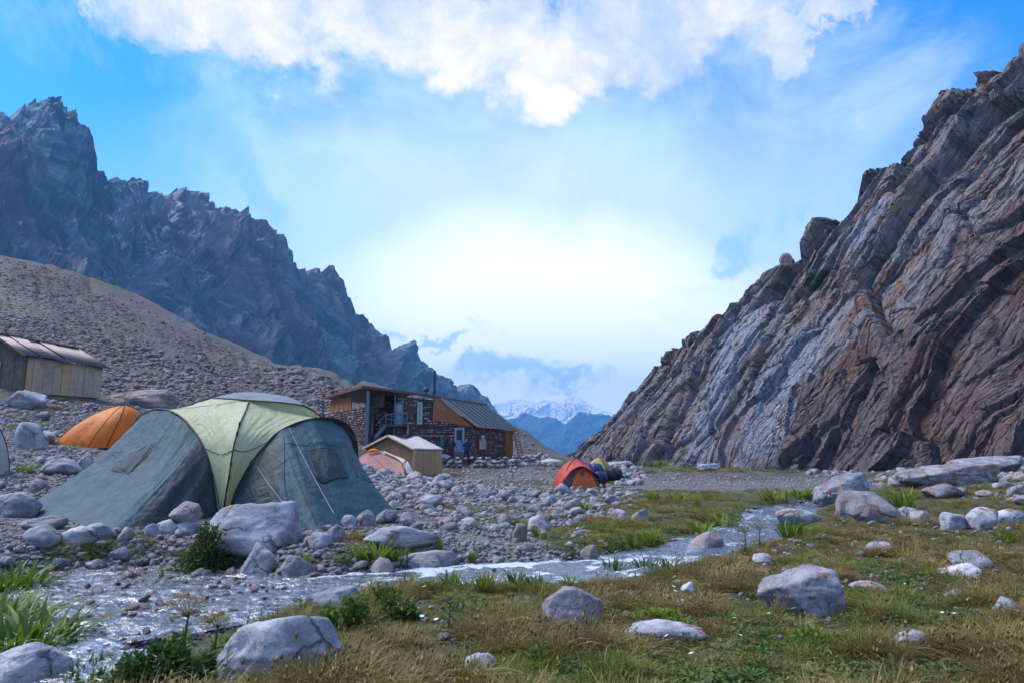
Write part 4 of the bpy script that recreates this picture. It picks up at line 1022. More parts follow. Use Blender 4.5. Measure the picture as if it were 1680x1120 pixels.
    on(GR, [(560,716),(585,780),(606,832),(612,850)], 0.006, 'seam')
    on(GL, [(249,728),(232,756),(210,776),(200,772),(178,770)], 0.011, 'window_edge'); on(GL, [(178,770),(215,742),(240,730)], 0.004, 'window_edge'); on(GL, [(256,724),(238,752),(215,774)], 0.005, 'window_edge')
    # window pane of the right wing, a bulging darker flap
    def flap(G, q, mat):
        uv = np.array([find_uv(G, *a) for a in q]); n = 24; out = np.zeros((n, n, 3))
        for i in range(n):
            a = i/(n-1); e0 = uv[0]*(1-a)+uv[3]*a; e1 = uv[1]*(1-a)+uv[2]*a
            out[i] = seamline(G, np.linspace(e0, e1, n), 0.0)
        I, J = np.meshgrid(np.linspace(0, 1, n), np.linspace(0, 1, n), indexing='ij')
        b = 0.02+0.045*np.sin(np.pi*I)*np.sin(np.pi*J)+0.03*fbm(I*3+J*2, J*6, 77, 3)*np.sin(np.pi*J)
        out = out+(cam3-out)/11*b[..., None]
        o = obj('window_flap', grid_mesh('window_flap', out, smooth=True), mat); rel(o, root)
    FL = mat_cloth('window_canvas', (0.024, 0.07, 0.085), (0.018, 0.05, 0.065))
    flap(GR, [(506,741),(547,737),(570,780),(528,790)], FL); flap(GL, [(217,742),(247,730),(211,775),(181,770)], FL)
    # dark hem line
    for g in (gl, gr):
        L = interp_curve(g[1:-3], 80); L[:, 2] -= 0.02; rel(tube('hem', L, 0.014, TEALD), root)
    for a, b in (((474,701,12.6),(548,842,10.6)), ((421,764,12.1),(477,838,10.7)), ((571,707,14.0),(700,830,17.0)), ((296,690,12.8),(262,745,12.0))):
        A, B = P(*a), P(*b); t = np.linspace(0, 1, 12)[:, None]; L = A*(1-t)+B*t; L[:, 2] -= 0.03*np.sin(np.pi*t[:, 0]); rel(tube('guy_line', L, 0.0045, CORD, seg=5), root)
    for q in ((20,13),): pass
big_tent()
for q in ((370, 850, 1.2), (200, 850, 1.3), (120, 845, 1.0), (520, 850, 1.2), (600, 846, .9), (430, 848, 1.)):
    p = ground_hit(q[0], q[1]); KEEP.append((p[0], p[1]+0.5, q[2]))

def dome_tent(name, foot_px, Y, wpx, hpx, depth, rz, mat, label, strips=2, door=None, skew=0.0, edge=BLACK, flat=1.0, vent=True):
    """small dome tent on crossed poles: fly in gores, poles, hem, door"""
    p = ground_hit(*foot_px) if Y is None else P(*foot_px, Y); W = wpx*p[1]/1120; H = hpx*p[1]/1120
    ang_ = np.linspace(0, 6.28, 24); g_ = hgt(p[0]+np.cos(ang_)*W*.5, p[1]+np.sin(ang_)*depth*.5)
    lo_ = float(g_[12:].min())-0.03; H += max(0, p[2]-lo_); p[2] = min(p[2], lo_)
    root = empty(name, tuple(p), rz, label, 'tent'); D = depth
    nu, nv = 96, 30; th = np.linspace(0, 2*math.pi, nu, endpoint=False); ph = np.linspace(0, 1, nv)
    T, F = np.meshgrid(th, ph, indexing='ij')
    # four pole feet at the corners: squarish plan that turns round to the top, pulled in between the poles
    e = 3.2; sq = (np.abs(np.cos(T))**e+np.abs(np.sin(T))**e)**(-1/e); prof = np.cos(F*math.pi/2)**1.22
    pull = 1-0.10*(1-np.abs(np.cos(2*(T-math.pi/4)*1)))*0 - 0.09*np.cos(2*(T-math.pi/4))**2*0
    corner = np.abs(np.sin(2*T)); R = (sq*(1-F)+1.0*F)*prof*(1-0.07*(1-corner)*np.sin(F*math.pi))
    z = H*np.sin(F*math.pi/2)**flat + 0.02*fbm(T*3, F*5, 3, 3)*0; x = R*np.cos(T)*W/2 + skew*z; y = R*np.sin(T)*D/2
    wr = 0.015*fbm(np.cos(T)*4+F*3, np.sin(T)*4, hash(name) % 97, 4)*(1-F)
    G = np.stack([x*(1+wr), y*(1+wr), z+0.03], -1)
    fly = obj('flysheet', grid_mesh('flysheet', G, smooth=True, wrap=True), mat, root)
    for k_ in range(2):
        a0 = math.pi/4+k_*math.pi/2; pts = []
        for f in np.linspace(0, 1, 24): 
            i = int(round(a0/(2*math.pi)*nu)) % nu; pts.append(G[i, min(int(f*(nv-1)), nv-1)])
        i2 = (int(round(a0/(2*math.pi)*nu))+nu//2) % nu
        for f in np.linspace(1, 0, 24)[1:]: pts.append(G[i2, min(int(f*(nv-1)), nv-1)])
        pts = np.array(pts); pts = interp_curve(pts[::3], 60); pts = pts*np.array([1.006, 1.006, 1.01]); tube('pole', pts, 0.016, edge, root)
    hem = np.concatenate([G[:, 0], G[:1, 0]])*np.array([1.01, 1.01, 1]); hem[:, 2] = 0.03; tube('hem', hem, 0.03, edge, root)
    return root, G, W, H, D
ORANGE = mat_cloth('orange_nylon', (0.85, 0.27, 0.02), (0.75, 0.20, 0.012), 0.5, trans=0.35, stain=0.1); RED = mat_cloth('red_nylon', (0.55, 0.065, 0.030), (0.46, 0.05, 0.025), 0.5, stain=0.1)
YEL = mat_cloth('sandy_yellow_nylon', (0.45, 0.34, 0.10), (0.40, 0.29, 0.08), 0.55, stain=0.1); PINK = mat_cloth('faded_pink_nylon', (0.36, 0.17, 0.15), (0.31, 0.15, 0.14), 0.6); WHITE = mat_cloth('white_canvas', (0.60, 0.58, 0.54), (0.5, 0.48, 0.45), 0.7)
DKRED = mat_cloth('dark_red_nylon', (0.26, 0.02, 0.015), None, 0.5)
# orange tent on the left, leaning its long side to the left
t, G, W, H, D = dome_tent('orange_tent', (168, 717), 26.0, 120, 50, 2.6, -0.2, ORANGE, 'bright orange dome tent on the stony slope left of the big green tent', skew=0.5)
tube('seam', np.array([G[60, j] for j in range(0, 29)])*1.004, 0.008, DKRED, t); tube('seam', np.array([G[78, j] for j in range(0, 29)])*1.004, 0.008, DKRED, t)
tube('vent', np.array([[-0.25, -0.25, H*0.96], [-0.1, -0.42, H*0.95], [0.08, -0.42, H*0.96]]), [0.03, 0.06, 0.03], DKRED, t)
KEEP.append((t.location.x, t.location.y, 1.8))
# red tent in the middle with its orange door
t, G, W, H, D = dome_tent('red_tent', (945, 795), 31.0, 70, 40, 2.3, 0.12, RED, 'red dome tent with an orange door, in front of the yellow tent')
def door_sheet(nm, w, h, y, mat, parent, zoff=0.03, lean=0.28, n=16, bulge=0.06, x0=0):
    u = np.linspace(-1, 1, n); v = np.linspace(0, 1, n); U, V = np.meshgrid(u, v, indexing='ij')
    wid = w/2*np.clip(1-V**2.4*0.9, 0.05, 1); x = x0+U*wid; z = zoff+V*h; yy = y+lean*V*V+bulge*U*U
    return obj(nm, grid_mesh(nm, np.stack([x, yy, z], -1), smooth=True), mat, parent)
ORD = mat_cloth('bright_orange_door', (0.78, 0.15, 0.02), (0.70, 0.13, 0.02), 0.5, trans=0.2, stain=0.05)
GREYC = mat_cloth('grey_inner_tent', (0.12, 0.10, 0.12), None, 0.7)
door_sheet('inner_wall', 1.6, 0.92, -1.20, GREYC, t); door_sheet('door', 1.06, 0.84, -1.29, ORD, t, x0=0.1)
V = np.array([[-.06, 0, .12], [.10, 0, .12], [.10, 0, -.03], [.02, 0, -.12], [-.06, 0, -.03]]); V = np.concatenate([V, V+[0, .012, 0]])+[0.04, -1.17, 0.66]
bm = bmesh.new(); vs = [bm.verts.new(q) for q in V]; bm.faces.new(vs[:5]); bm.faces.new(vs[5:][::-1]); [bm.faces.new((vs[i], vs[(i+1) % 5], vs[(i+1) % 5+5], vs[i+5])) for i in range(5)]
me = bpy.data.meshes.new('door_window'); bm.to_mesh(me); bm.free(); obj('door_window', me, GREYC, t)
# the overhanging brow of the fly
A = np.array([[-1.12, -1.12, 0.06], [-0.85, -1.22, 0.42], [-0.45, -1.28, 0.82], [0, -1.30, 0.98], [0.45, -1.28, 0.82], [0.85, -1.22, 0.42], [1.12, -1.12, 0.06]])
B = np.array([[-1.0, -0.95, 0.08], [-0.74, -0.9, 0.62], [-0.35, -0.7, 0.98], [0, -0.6, 1.12], [0.35, -0.7, 0.98], [0.74, -0.9, 0.62], [1.0, -0.95, 0.08]])
obj('brow', grid_mesh('brow', tri_patch(A, B, 50, 10, lambda U, V: 0.02*np.sin(U*40)*V), smooth=True), RED, t)
KEEP.append((t.location.x, t.location.y, 1.6))
t, G, W, H, D = dome_tent('yellow_tent', (982, 773), 35.0, 52, 22, 2.2, -0.3, YEL, 'low sandy yellow dome tent right behind the red tent')
u = np.array([[-0.75, -1.16, 0.02], [-0.35, -1.22, 0.5], [0.05, -1.16, 0.02]]); tube('door_arch', interp_curve(u, 20), 0.018, mat_plain('olive_binding', (0.16, 0.13, 0.04)), t)
KEEP.append((t.location.x, t.location.y, 1.3))
# pink tent in front of the wooden hut: a longer low tent with a white roof stripe
def pink_tent():
    p = P(640, 772, 31.0); root = empty('pink_tent', tuple(p), 0, 'faded pink tent with a white roof stripe, low in front of the small wooden hut', 'tent')
    Q = lambda *L: np.array([P(*q)-p for q in L])
    ridge = Q((578,762,33),(588,750,33),(600,741.5,33),(616,738,33),(632,741,32.6),(648,748,32),(660,752,31.4),(667,756,31),(674,765,30.9),(681,777,30.9))
    near = Q((572,785,31),(590,786,30.6),(610,787,30.3),(625,787,30.2),(640,787,30.1),(650,785,30.1),(656,781,30.1),(662,779,30.1),(668,779,30.3),(678,779,30.6))
    far = Q((576,775,35),(590,770,35.2),(605,768,35.3),(620,767,35.3),(640,767,35.2),(655,768,34.5),(665,770,33.5),(673,772,32.5),(680,775,31.8),(684,778,31.2))
    G1 = tri_patch(ridge, near, 70, 24, lambda U, V: 0.02*fbm(U*9, V*6, 4, 3)+0.05*np.sin(np.pi*V)); G2 = tri_patch(ridge, far, 70, 16)
    obj('side_panel', grid_mesh('side_panel', G1, smooth=True), PINK, root); obj('side_panel', grid_mesh('side_panel', G2, smooth=True), PINK, root)
    st = Q((628,741,32.4),(640,746,32.0),(652,752,31.4),(663,762,30.75),(667,775,30.2)); s2 = Q((630,739,32.6),(648,746.5,32.1),(661,751.5,31.4),(670,758,30.9),(681,778,30.5))
    obj('roof_stripe', grid_mesh('roof_stripe', tri_patch(st, s2, 40, 8), smooth=True), WHITE, root)
    tube('pole', interp_curve(Q((668,754.5,31.1),(662,758,30.8),(660,762,30.6),(664,772,30.3),(670,782,30.2)), 20), 0.02, BLACK, root)
    tube('pole', interp_curve(Q((578,762,33),(590,748,32.9),(604,740,32.9),(618,737.6,32.9)), 20), 0.015, BLACK, root)
    tube('vent', interp_curve(Q((602,741,32.7),(612,738,32.7),(624,740,32.6)), 8), [0.02,.05,.07,.08,.08,.07,.05,.02], ORANGE, root)
    KEEP.append((p[0], p[1]+1, 2.0))
pink_tent()
t, G, W, H, D = dome_tent('white_tent', (-26, 735), 17.0, 46, 46, 1.6, 0.1, mat_cloth('pale_mint_nylon', (0.50, 0.58, 0.52), None, 0.5), 'corner of a pale mint tent cut off by the left edge')
# covered white bundle far right of the stone house
p = ground_hit(905, 763); me = rock_mesh('tarpaulin_heap', 71, 3, 9, 0.15, 0.1, (1.05, 0.6, 0.32)); o = obj('tarpaulin_heap', me, WHITE, loc=(p[0], p[1], p[2]+0.15)); tag(o, 'small whitish tarpaulin heap at the end of the stone wall, left of the red tent', 'tarpaulin')

# ---- gear beside the red tent
def duffel(px, py, Y, L, R_, col, label, rz=0.0, nm='duffel_bag', tall=1.0):
    p = P(px, py, Y); root = empty(nm, tuple(p), rz, label, 'bag'); n = 30; u = np.linspace(-1, 1, n); th = np.linspace(0, 2*math.pi, 28, endpoint=False)
    U, T = np.meshgrid(u, th, indexing='ij'); rr = R_*np.clip(1-np.abs(U)**5, 0, 1)**0.5*(1+0.07*fbm(U*3, T, 3, 3)+0.05*np.cos(U*9)); x = U*L/2; y = rr*np.cos(T); z = R_*0.9*tall+rr*np.sin(T)*tall
    m = mat_cloth(nm+'_cloth', col, None, 0.6, trans=0.0)
    obj('body', grid_mesh('body', np.stack([x, y, z], -1), smooth=True), m, root)
    for s in (-.45, .45):
        a = np.linspace(-0.6, math.pi+0.6, 20); tube('strap', np.stack([np.full(20, s*L/2), R_*1.05*np.cos(a), R_*0.9*tall+R_*1.05*np.sin(a)*tall], -1), 0.02, BLACK, root)
    return root
duffel(980, 792, 30.4, 0.95, 0.26, (0.02, 0.035, 0.16), 'navy blue duffel bag at the right foot of the red tent', 0.3)
duffel(975, 784, 31.2, 0.8, 0.28, (0.03, 0.05, 0.20), 'blue pack with a magenta top standing behind the navy duffel bag', -0.1, 'gear_pack', 1.25)
duffel(977, 777, 31.6, 0.45, 0.14, (0.30, 0.02, 0.10), 'small magenta stuff sack on top of the blue pack', 0.2, 'stuff_sack')
duffel(1003, 787, 31.2, 1.0, 0.28, (0.012, 0.02, 0.03), 'black duffel bag to the right of the blue pack', 0.2)
duffel(1001, 779, 31.6, 0.5, 0.18, (0.02, 0.04, 0.10), 'dark blue rucksack lying on the black duffel bag', 0.5, 'rucksack')
duffel(992, 792, 30.5, 0.3, 0.14, (0.35, 0.04, 0.02), 'small red bag between the navy and the black duffel bags', 1.2, 'stuff_sack')
duffel(1023, 784, 31.5, 0.6, 0.12, (0.02, 0.30, 0.24), 'turquoise cloth lying on stones right of the black duffel bag', 0.4, 'cloth_bundle', 0.7)
KEEP.append((4.8, 31.2, 1.4))
# ------------------------------------------------------------------ buildings
def box_mesh(name, a, b):
    (x0, y0, z0), (x1, y1, z1) = a, b
    V = [(x, y, z) for x in (x0, x1) for y in (y0, y1) for z in (z0, z1)]
    return mesh_from(name, V, [(0,1,3,2),(4,6,7,5),(0,4,5,1),(2,3,7,6),(0,2,6,4),(1,5,7,3)])
def hexa(name, bottom, top, mat=None, parent=None):
    """solid between two quads (each 4 points, same winding)"""
    V = np.concatenate([np.asarray(bottom, float), np.asarray(top, float)])
    bm = bmesh.new(); vs = [bm.verts.new(q) for q in V]
    for f in ((3,2,1,0),(4,5,6,7),(0,1,5,4),(1,2,6,5),(2,3,7,6),(3,0,4,7)): bm.faces.new([vs[i] for i in f])
    bmesh.ops.recalc_face_normals(bm, faces=bm.faces); me = bpy.data.meshes.new(name); bm.to_mesh(me); bm.free()
    return obj(name, me, mat, parent)
def beam(name, a, b, w, h, mat, parent, up=(0, 0, 1)):
    a = np.asarray(a, float); b = np.asarray(b, float); d = b-a; d /= np.linalg.norm(d); s = np.cross(d, up)
    if np.linalg.norm(s) < 1e-3: s = np.array([1.0, 0, 0])
    s /= np.linalg.norm(s); t = np.cross(s, d)
    q = lambda c: [c-s*w/2-t*h/2, c+s*w/2-t*h/2, c+s*w/2+t*h/2, c-s*w/2+t*h/2]
    return hexa(name, q(a), q(b), mat, parent)
def mat_wood(name, c0, c1, grey=0.3, rough=0.8, stain=0.4):
    m, nt = newmat(name); k = N(nt); p = k.coord('Object'); r = k.rand(); pp = k.vmath('ADD', k.pos(), k.vmath('SCALE', (7.0, 3.0, 1.0), scale=k.math('MULTIPLY', r, 9.0)))
    g = k.noise(k.mapping(pp, (9, 9, 0.7)), 2.0, 6, 0.65, 0.8); c = k.mix(g, c0, c1); c = k.mix(k.math('MULTIPLY', k.mr(r, 0, 1, 0, 1, False), 0.45), c, tuple(x*0.55 for x in c0))
    c = k.mix(k.math('MULTIPLY', k.mr(k.noise(pp, 1.4, 6, 0.7), 0.45, 0.7), stain), c, (0.06, 0.045, 0.035)); c = k.mix(k.math('MULTIPLY', k.mr(k.noise(pp, 2.6, 3), 0.5, 0.65), grey), c, (0.34, 0.33, 0.33))
    k.out(k.bsdf(c, rough, k.bump(g, 0.5, 0.01))); return m
WOODO = mat_wood('orange_varnished_boards', (0.42, 0.165, 0.05), (0.30, 0.11, 0.035), 0.0, 0.6, 0.25); WOODP = mat_wood('pale_plywood', (0.55, 0.38, 0.22), (0.44, 0.29, 0.16), 0.1, 0.75, 0.25)
WOODPS = mat_wood('tan_plywood', (0.30, 0.17, 0.08), (0.24, 0.13, 0.06), 0.0, 0.8, 0.35)
WOODG = mat_wood('weathered_plywood', (0.52, 0.42, 0.31), (0.38, 0.29, 0.21), 0.5, 0.85, 0.4); WOODD = mat_wood('dark_old_boards', (0.14, 0.10, 0.065), (0.09, 0.065, 0.045), 0.15, 0.85, 0.6)
METAL = mat_plain('weathered_sheet_metal', (0.11, 0.15, 0.16), 0.5, 0.25); METALR = mat_plain('rusty_purple_sheet_metal', (0.13, 0.10, 0.12), 0.5, 0.3, 0.2, 2.5); TRIM = mat_plain('reddish_white_trim', (0.42, 0.30, 0.28)); STEEL = mat_plain('blue_grey_painted_steel', (0.12, 0.19, 0.25))
DARK = mat_plain('dark_opening', (0.012, 0.012, 0.014), 0.4); BLUEP = mat_plain('pale_blue_paint', (0.22, 0.36, 0.62)); MINT = mat_plain('mint_frame_paint', (0.30, 0.50, 0.42)); TRIMR = mat_plain('dark_red_fascia', (0.16, 0.05, 0.035))
ROOFW = mat_plain('pale_roofing_felt', (0.58, 0.56, 0.52), 0.7)
def mat_glass():
    m, nt = newmat('window_glass'); k = N(nt); k.out(k.bsdf((0.02, 0.03, 0.035), 0.06, None, Specular_IOR_Level=0.8)); return m
GLASS = mat_glass()
WALLST = mat_rock('purple_brown_wall_stone', tint=(0.62, 0.50, 0.50), pinkish=1.25)
def mat_mortar():
    m, nt = newmat('wall_core'); k = N(nt); k.out(k.bsdf(k.mix(k.noise(k.pos(), 6, 5, .7), (0.035, 0.028, 0.026), (0.08, 0.065, 0.06)), 0.95)); return m
MORTAR = mat_mortar()
def wall_stones(name, O, ex, ez, poly, parent, n_out, size=(0.26, 0.115), seed=1, holes=()):
    """courses of rough stone blocks set proud of a wall, joined in one mesh; poly = outline in wall coordinates (m)"""
    r = np.random.RandomState(seed); poly = np.array(poly, float); lo = poly.min(0); hi = poly.max(0); V = []; F = []
    z = lo[1]
    while z < hi[1]:
        h = size[1]*r.uniform(0.7, 1.5); x = lo[0]-r.rand()*0.2
        while x < hi[0]:
            w = size[0]*r.uniform(0.5, 1.6); cx, cz = x+w/2, z+h/2
            ins = poly_mask(np.array([cx]), np.array([cz]), poly, 0.02)[0] > 0.5
            if ins and not any(a-0.02 < cx+w*.4 and cx-w*.4 < c+0.02 and b < cz+h*.3 and cz-h*.3 < d for a, b, c, d in holes):
                g = 0.013; d_ = r.uniform(0.03, 0.10); j = r.uniform(-0.018, 0.018, (8, 2)); base = len(V)
                for kk, (sx, sz, o_) in enumerate(((0,0,0),(1,0,0),(1,1,0),(0,1,0),(0,0,1),(1,0,1),(1,1,1),(0,1,1))):
                    xx = x+g+sx*(w-2*g)+j[kk, 0]; zz = z+g+sz*(h-2*g)+j[kk, 1]*0.7
                    if o_: xx += (0.5-sx)*0.05*min(1, w/0.2); zz += (0.5-sz)*0.035
                    V.append(O+ex*xx+ez*zz+n_out*(d_*r.uniform(0.75, 1.2) if o_ else -0.04))
                for f in ((4,5,6,7),(0,1,5,4),(1,2,6,5),(2,3,7,6),(3,0,4,7)): F.append([base+i for i in f])
            x += w
        z += h
    me = mesh_from(name, V, F); add_attr(me, 'sid', np.repeat(r.rand(len(V)//8), 8)); o = obj(name, me, None, parent); me.materials.append(STONEW); o['kind'] = 'stuff'; return o
def mat_stonew():
    m, nt = newmat('wall_stones'); k = N(nt); r = k.math('POWER', k.attr('sid'), 0.75); p = k.pos()
    c = k.ramp(r, [(0, (0.08, 0.06, 0.058)), (0.3, (0.16, 0.12, 0.112)), (0.5, (0.23, 0.17, 0.16)), (0.7, (0.19, 0.115, 0.10)), (0.85, (0.34, 0.29, 0.28)), (1, (0.46, 0.42, 0.40))])
    n = k.noise(p, 14, 5, 0.7); k.out(k.bsdf(k.mix(n, c, k.mix(1.0, c, (0.5, 0.5, 0.52), 'MULTIPLY')), 0.85, k.bump(n, 0.5, 0.03))); return m
STONEW = mat_stonew()
Z3 = np.array([0, 0, 1.0])
def stone_house():
    # wall A faces the camera, B is the eave side running back to the right, C the left side
    a0 = P(605, 732, 45.0); a1 = P(776, 752, 45.8); zb = 0.55
    A0 = np.array([a0[0], a0[1], zb]); A1 = np.array([a1[0], a1[1], zb]); b1 = P(840, 750, 51.8); B1 = np.array([b1[0], b1[1], zb]); c1 = P(541, 700, 52.0); C1 = np.array([c1[0], c1[1], zb])
    root = empty('stone_house', tuple(A0), 0, 'two-storey house of dark rubble stone with wooden gables and grey metal roof', 'house')
    o3 = A0
    def W(p): return p-o3
    def add(o): return o
    exA = A1-A0; LA = np.linalg.norm(exA); exA /= LA; nA = np.array([exA[1], -exA[0], 0])
    exB = B1-A1; LB = np.linalg.norm(exB); exB /= LB; nB = np.array([exB[1], -exB[0], 0])
    exC = A0-C1; LC = np.linalg.norm(exC); exC /= LC; nC = np.array([exC[1], -exC[0], 0])
    def onA(px, py):   # wall A coordinates of a picture point
        d = ray(px, py); o = np.array([0, 0, CZ]); t = ((A0-o)@nA)/(d@nA); q = o+d*t-A0; return q@exA, q[2]
    def onB(px, py):
        d = ray(px, py); o = np.array([0, 0, CZ]); t = ((A1-o)@nB)/(d@nB); q = o+d*t-A1; return q@exB, q[2]
    def onC(px, py):
        d = ray(px, py); o = np.array([0, 0, CZ]); t = ((C1-o)@nC)/(d@nC); q = o+d*t-C1; return q@exC, q[2]
    roofA = [onA(605, 640), onA(722, 655)]; eave = onA(776, 699); wl = onA(711, 655); wb = onA(711, 689)
    eaveB = onB(840, 704); zE = eave[1]
    # cores of the walls
    def slab(nm, O, ex, nn, pts, thick, mat):
        pts = np.array(pts, float); f = np.array([W(O)+ex*p[0]+Z3*p[1] for p in pts]); b = f-nn*thick; n = len(pts)
        bm = bmesh.new(); va = [bm.verts.new(q) for q in f]; vb = [bm.verts.new(q) for q in b]; bm.faces.new(va); bm.faces.new(vb[::-1])
        for i in range(n): bm.faces.new((va[i], vb[i], vb[(i+1) % n], va[(i+1) % n]))
        bmesh.ops.recalc_face_normals(bm, faces=bm.faces); me = bpy.data.meshes.new(nm); bm.to_mesh(me); bm.free(); return obj(nm, me, mat, root)
    xin = onA(652, 690)[0]    # where the recessed loggia ends and the wall stands forward
    zt0 = onA(605, 642)[1]; zt1 = onA(722, 657)[1]
    polyA = [(xin, -0.8), (LA, -0.8), (LA, zE-0.02), (wb[0], wb[1]), (wl[0], zt1+0.05), (xin, zt0+(zt1-zt0)*(xin/ (onA(722,657)[0]))-0.03)]
    slab('wall', A0, exA, nA, polyA, 0.45, MORTAR)
    d1 = (*onA(747, 741), *onA(760, 703)); d1 = (d1[0], d1[1], d1[2], d1[3]); up = (*onA(648, 696), *onA(661, 660)); win = (*onA(684.5, 695.5), *onA(693, 659)); low = (*onA(650, 715), *onA(660, 700))
    wall_stones('wall_stones', W(A0), exA, Z3, polyA, root, nA, holes=[d1, win, low, up], seed=2)
    # wall B
    polyB = [(0.0, -0.8), (LB*0.80, -0.8), (LB*0.80, zE-0.1), (0.0, zE-0.1)]
    slab('wall', A1, exB, nB, [(0, -.8), (LB, -.8), (LB, zE-0.1), (0, zE-0.1)], 0.45, MORTAR); wall_stones('wall_stones', W(A1), exB, Z3, polyB, root, nB, seed=3)
    # recessed wall of the loggia and the left side wall
    rec = 1.9; AR = A0-nA*rec
    slab('wall', AR, exA, nA, [(-0.1, -.8), (xin+0.1, -.8), (xin+0.1, zt0-0.1), (-0.1, zt0-0.02)], 0.4, MORTAR)
    wall_stones('wall_stones', W(AR), exA, Z3, [(0, -.8), (xin, -.8), (xin, zt0-0.3), (0, zt0-0.3)], root, nA, seed=4)
    zc0 = onC(541, 655)[1]; zc1 = onC(605, 640)[1]; zm = onC(560, 674)[1]
    slab('wall', C1, exC, nC, [(0, -.8), (LC*0.97, -.8), (LC*0.97, zm), (0, zm)], 0.4, MORTAR); wall_stones('wall_stones', W(C1), exC, Z3, [(0, -.8), (LC*0.97, -.8), (LC*0.97, zm), (0, zm)], root, nC, seed=5)
    # back walls: plain core so the house is closed
    BK = C1+(B1-A1)*0+(A1-A0)*0
    # boards on side C, upper storey
    n = 9
    for i in range(n):
        x0 = LC*0.57*i/n; x1 = LC*0.57*(i+1)/n-0.03; zt = lambda x: zc0+(zc1-zc0)*x/LC-0.12
        f = [W(C1)+exC*x0+Z3*zm, W(C1)+exC*x1+Z3*zm, W(C1)+exC*x1+Z3*zt(x1), W(C1)+exC*x0+Z3*zt(x0)]; q = nC*(0.05+0.02*(i % 2)); hexa('board', [v-nC*0.02 for v in f], [v+q for v in f], WOODO, root)
    for i in range(5):   # darker inner boards of the open upper floor
        x0 = LC*(0.58+0.42*i/5); x1 = LC*(0.58+0.42*(i+1)/5)-0.03; f = [W(C1)+exC*x0+Z3*zm, W(C1)+exC*x1+Z3*zm, W(C1)+exC*x1+Z3*(zt(x1)), W(C1)+exC*x0+Z3*(zt(x0))]
        hexa('board', [v-nC*1.0 for v in f], [v-nC*0.95 for v in f], WOODD, root)
    # gable boards on A: from wl to the eave
    x = wl[0]; xr = onA(722, 653)[0]; zr = onA(722, 655)[1]; nb = 17
    for i in range(nb):
        xa = wl[0]+(LA-wl[0])*i/nb; xb = wl[0]+(LA-wl[0])*(i+1)/nb-0.02
        top = lambda x: zr+0.0 if x < xr else zr+(eave[1]-zr)*(x-xr)/(LA-xr)
        bot = lambda x: wb[1]+(eave[1]-0.06-wb[1])*(x-wl[0])/(LA-wl[0])
        f = [W(A0)+exA*xa+Z3*bot(xa), W(A0)+exA*xb+Z3*bot(xb), W(A0)+exA*xb+Z3*(top(xb)+0.01), W(A0)+exA*xa+Z3*(top(xa)+0.01)]; q = nA*(0.10+0.02*((i*7) % 3))
        hexa('board', [v-nA*0.03 for v in f], [v+q for v in f], WOODO, root)
    # vertical boards at the far end of B
    nb = 5
    for i in range(nb):
        xa = LB*(0.80+0.2*i/nb); xb = LB*(0.80+0.2*(i+1)/nb)-0.03; f = [W(A1)+exB*xa+Z3*(-0.2), W(A1)+exB*xb+Z3*(-0.2), W(A1)+exB*xb+Z3*(zE-0.1), W(A1)+exB*xa+Z3*(zE-0.1)]
        hexa('board', [v for v in f], [v+nB*(0.10+0.02*(i % 2)) for v in f], WOODO, root)
    # steep metal roof over B, made of sheets with raised seams
    R0 = W(A0)+exA*xr+Z3*(zr+0.12)+nA*0.25; E0 = W(A0)+exA*(LA+0.22)+Z3*(eave[1]+0.02)+nA*0.25; dB = exB*(LB+0.7)
    R1 = R0+dB; E1 = E0+dB; ns = 9
    for i in range(ns):
        t0 = i/ns; t1 = (i+1)/ns-0.004; a = R0+(R1-R0)*t0; b = R0+(R1-R0)*t1; c = E0+(E1-E0)*t1; d = E0+(E1-E0)*t0; u = np.cross(b-a, d-a); u /= np.linalg.norm(u); u = u if u[2] > 0 else -u
        hexa('roof_sheet', [a, b, c, d], [a+u*0.03, b+u*0.03, c+u*0.03, d+u*0.03], METAL, root)
        beam('roof_seam', a+u*0.05, d+u*0.05, 0.05, 0.05, METAL, root)
    beam('verge_board', R0+nA*0.04+Z3*0.02, E0+nA*0.04+Z3*0.02, 0.07, 0.16, TRIM, root); beam('eave_board', E0-Z3*0.02, E1-Z3*0.02, 0.07, 0.14, TRIM, root); beam('ridge_cap', R0+Z3*0.05, R1+Z3*0.05, 0.2, 0.08, TRIM, root)
    # shallow main roof: thin slab over A and C
    T0 = onA(610, 635.5); r0 = W(A0)+exA*(-0.45)+Z3*T0[1]+nA*0.45; r1 = W(A0)+exA*(xr+0.05)+Z3*(zr+0.10)+nA*0.3; back = exB*(LB+0.6)
    l1 = W(C1)+Z3*onC(533, 655)[1]-exC*0.8+nC*0.4; l2 = l1+back*0.75
    r2 = r0+back*0.9; r3 = r1+back
    hexa('roof', [r0, r1, r3, r2], [r0+Z3*.08, r1+Z3*.08, r3+Z3*.08, r2+Z3*.08], METAL, root); hexa('roof', [l1, r0+Z3*0.001, r2, l2], [l1+Z3*.08, r0+Z3*.081, r2+Z3*.08, l2+Z3*.08], METAL, root)
    beam('fascia', r0+Z3*0.02+nA*.03, r1+Z3*0.02+nA*.03, 0.06, 0.17, TRIMR, root); beam('fascia', l1+Z3*0.02+nC*.03, r0+Z3*0.02+nC*.03, 0.06, 0.17, TRIMR, root)
    # solid body behind so that nothing shows through
    # posts
    for px, py0, py1, w in ((605, 732, 641, 0.2), (649, 716, 648, 0.07)):
        xx, z1 = onA(px, py1); _, z0 = onA(px, py0); beam('post', W(A0)+exA*xx+nA*0.25+Z3*(z0-0.6), W(A0)+exA*xx+nA*0.25+Z3*z1, w, w, STEEL, root)
    xx, z1 = onC(537, 657); beam('post', W(C1)+exC*xx+nC*0.3+Z3*(0.5), W(C1)+exC*xx+nC*0.3+Z3*z1, 0.16, 0.16, STEEL, root)
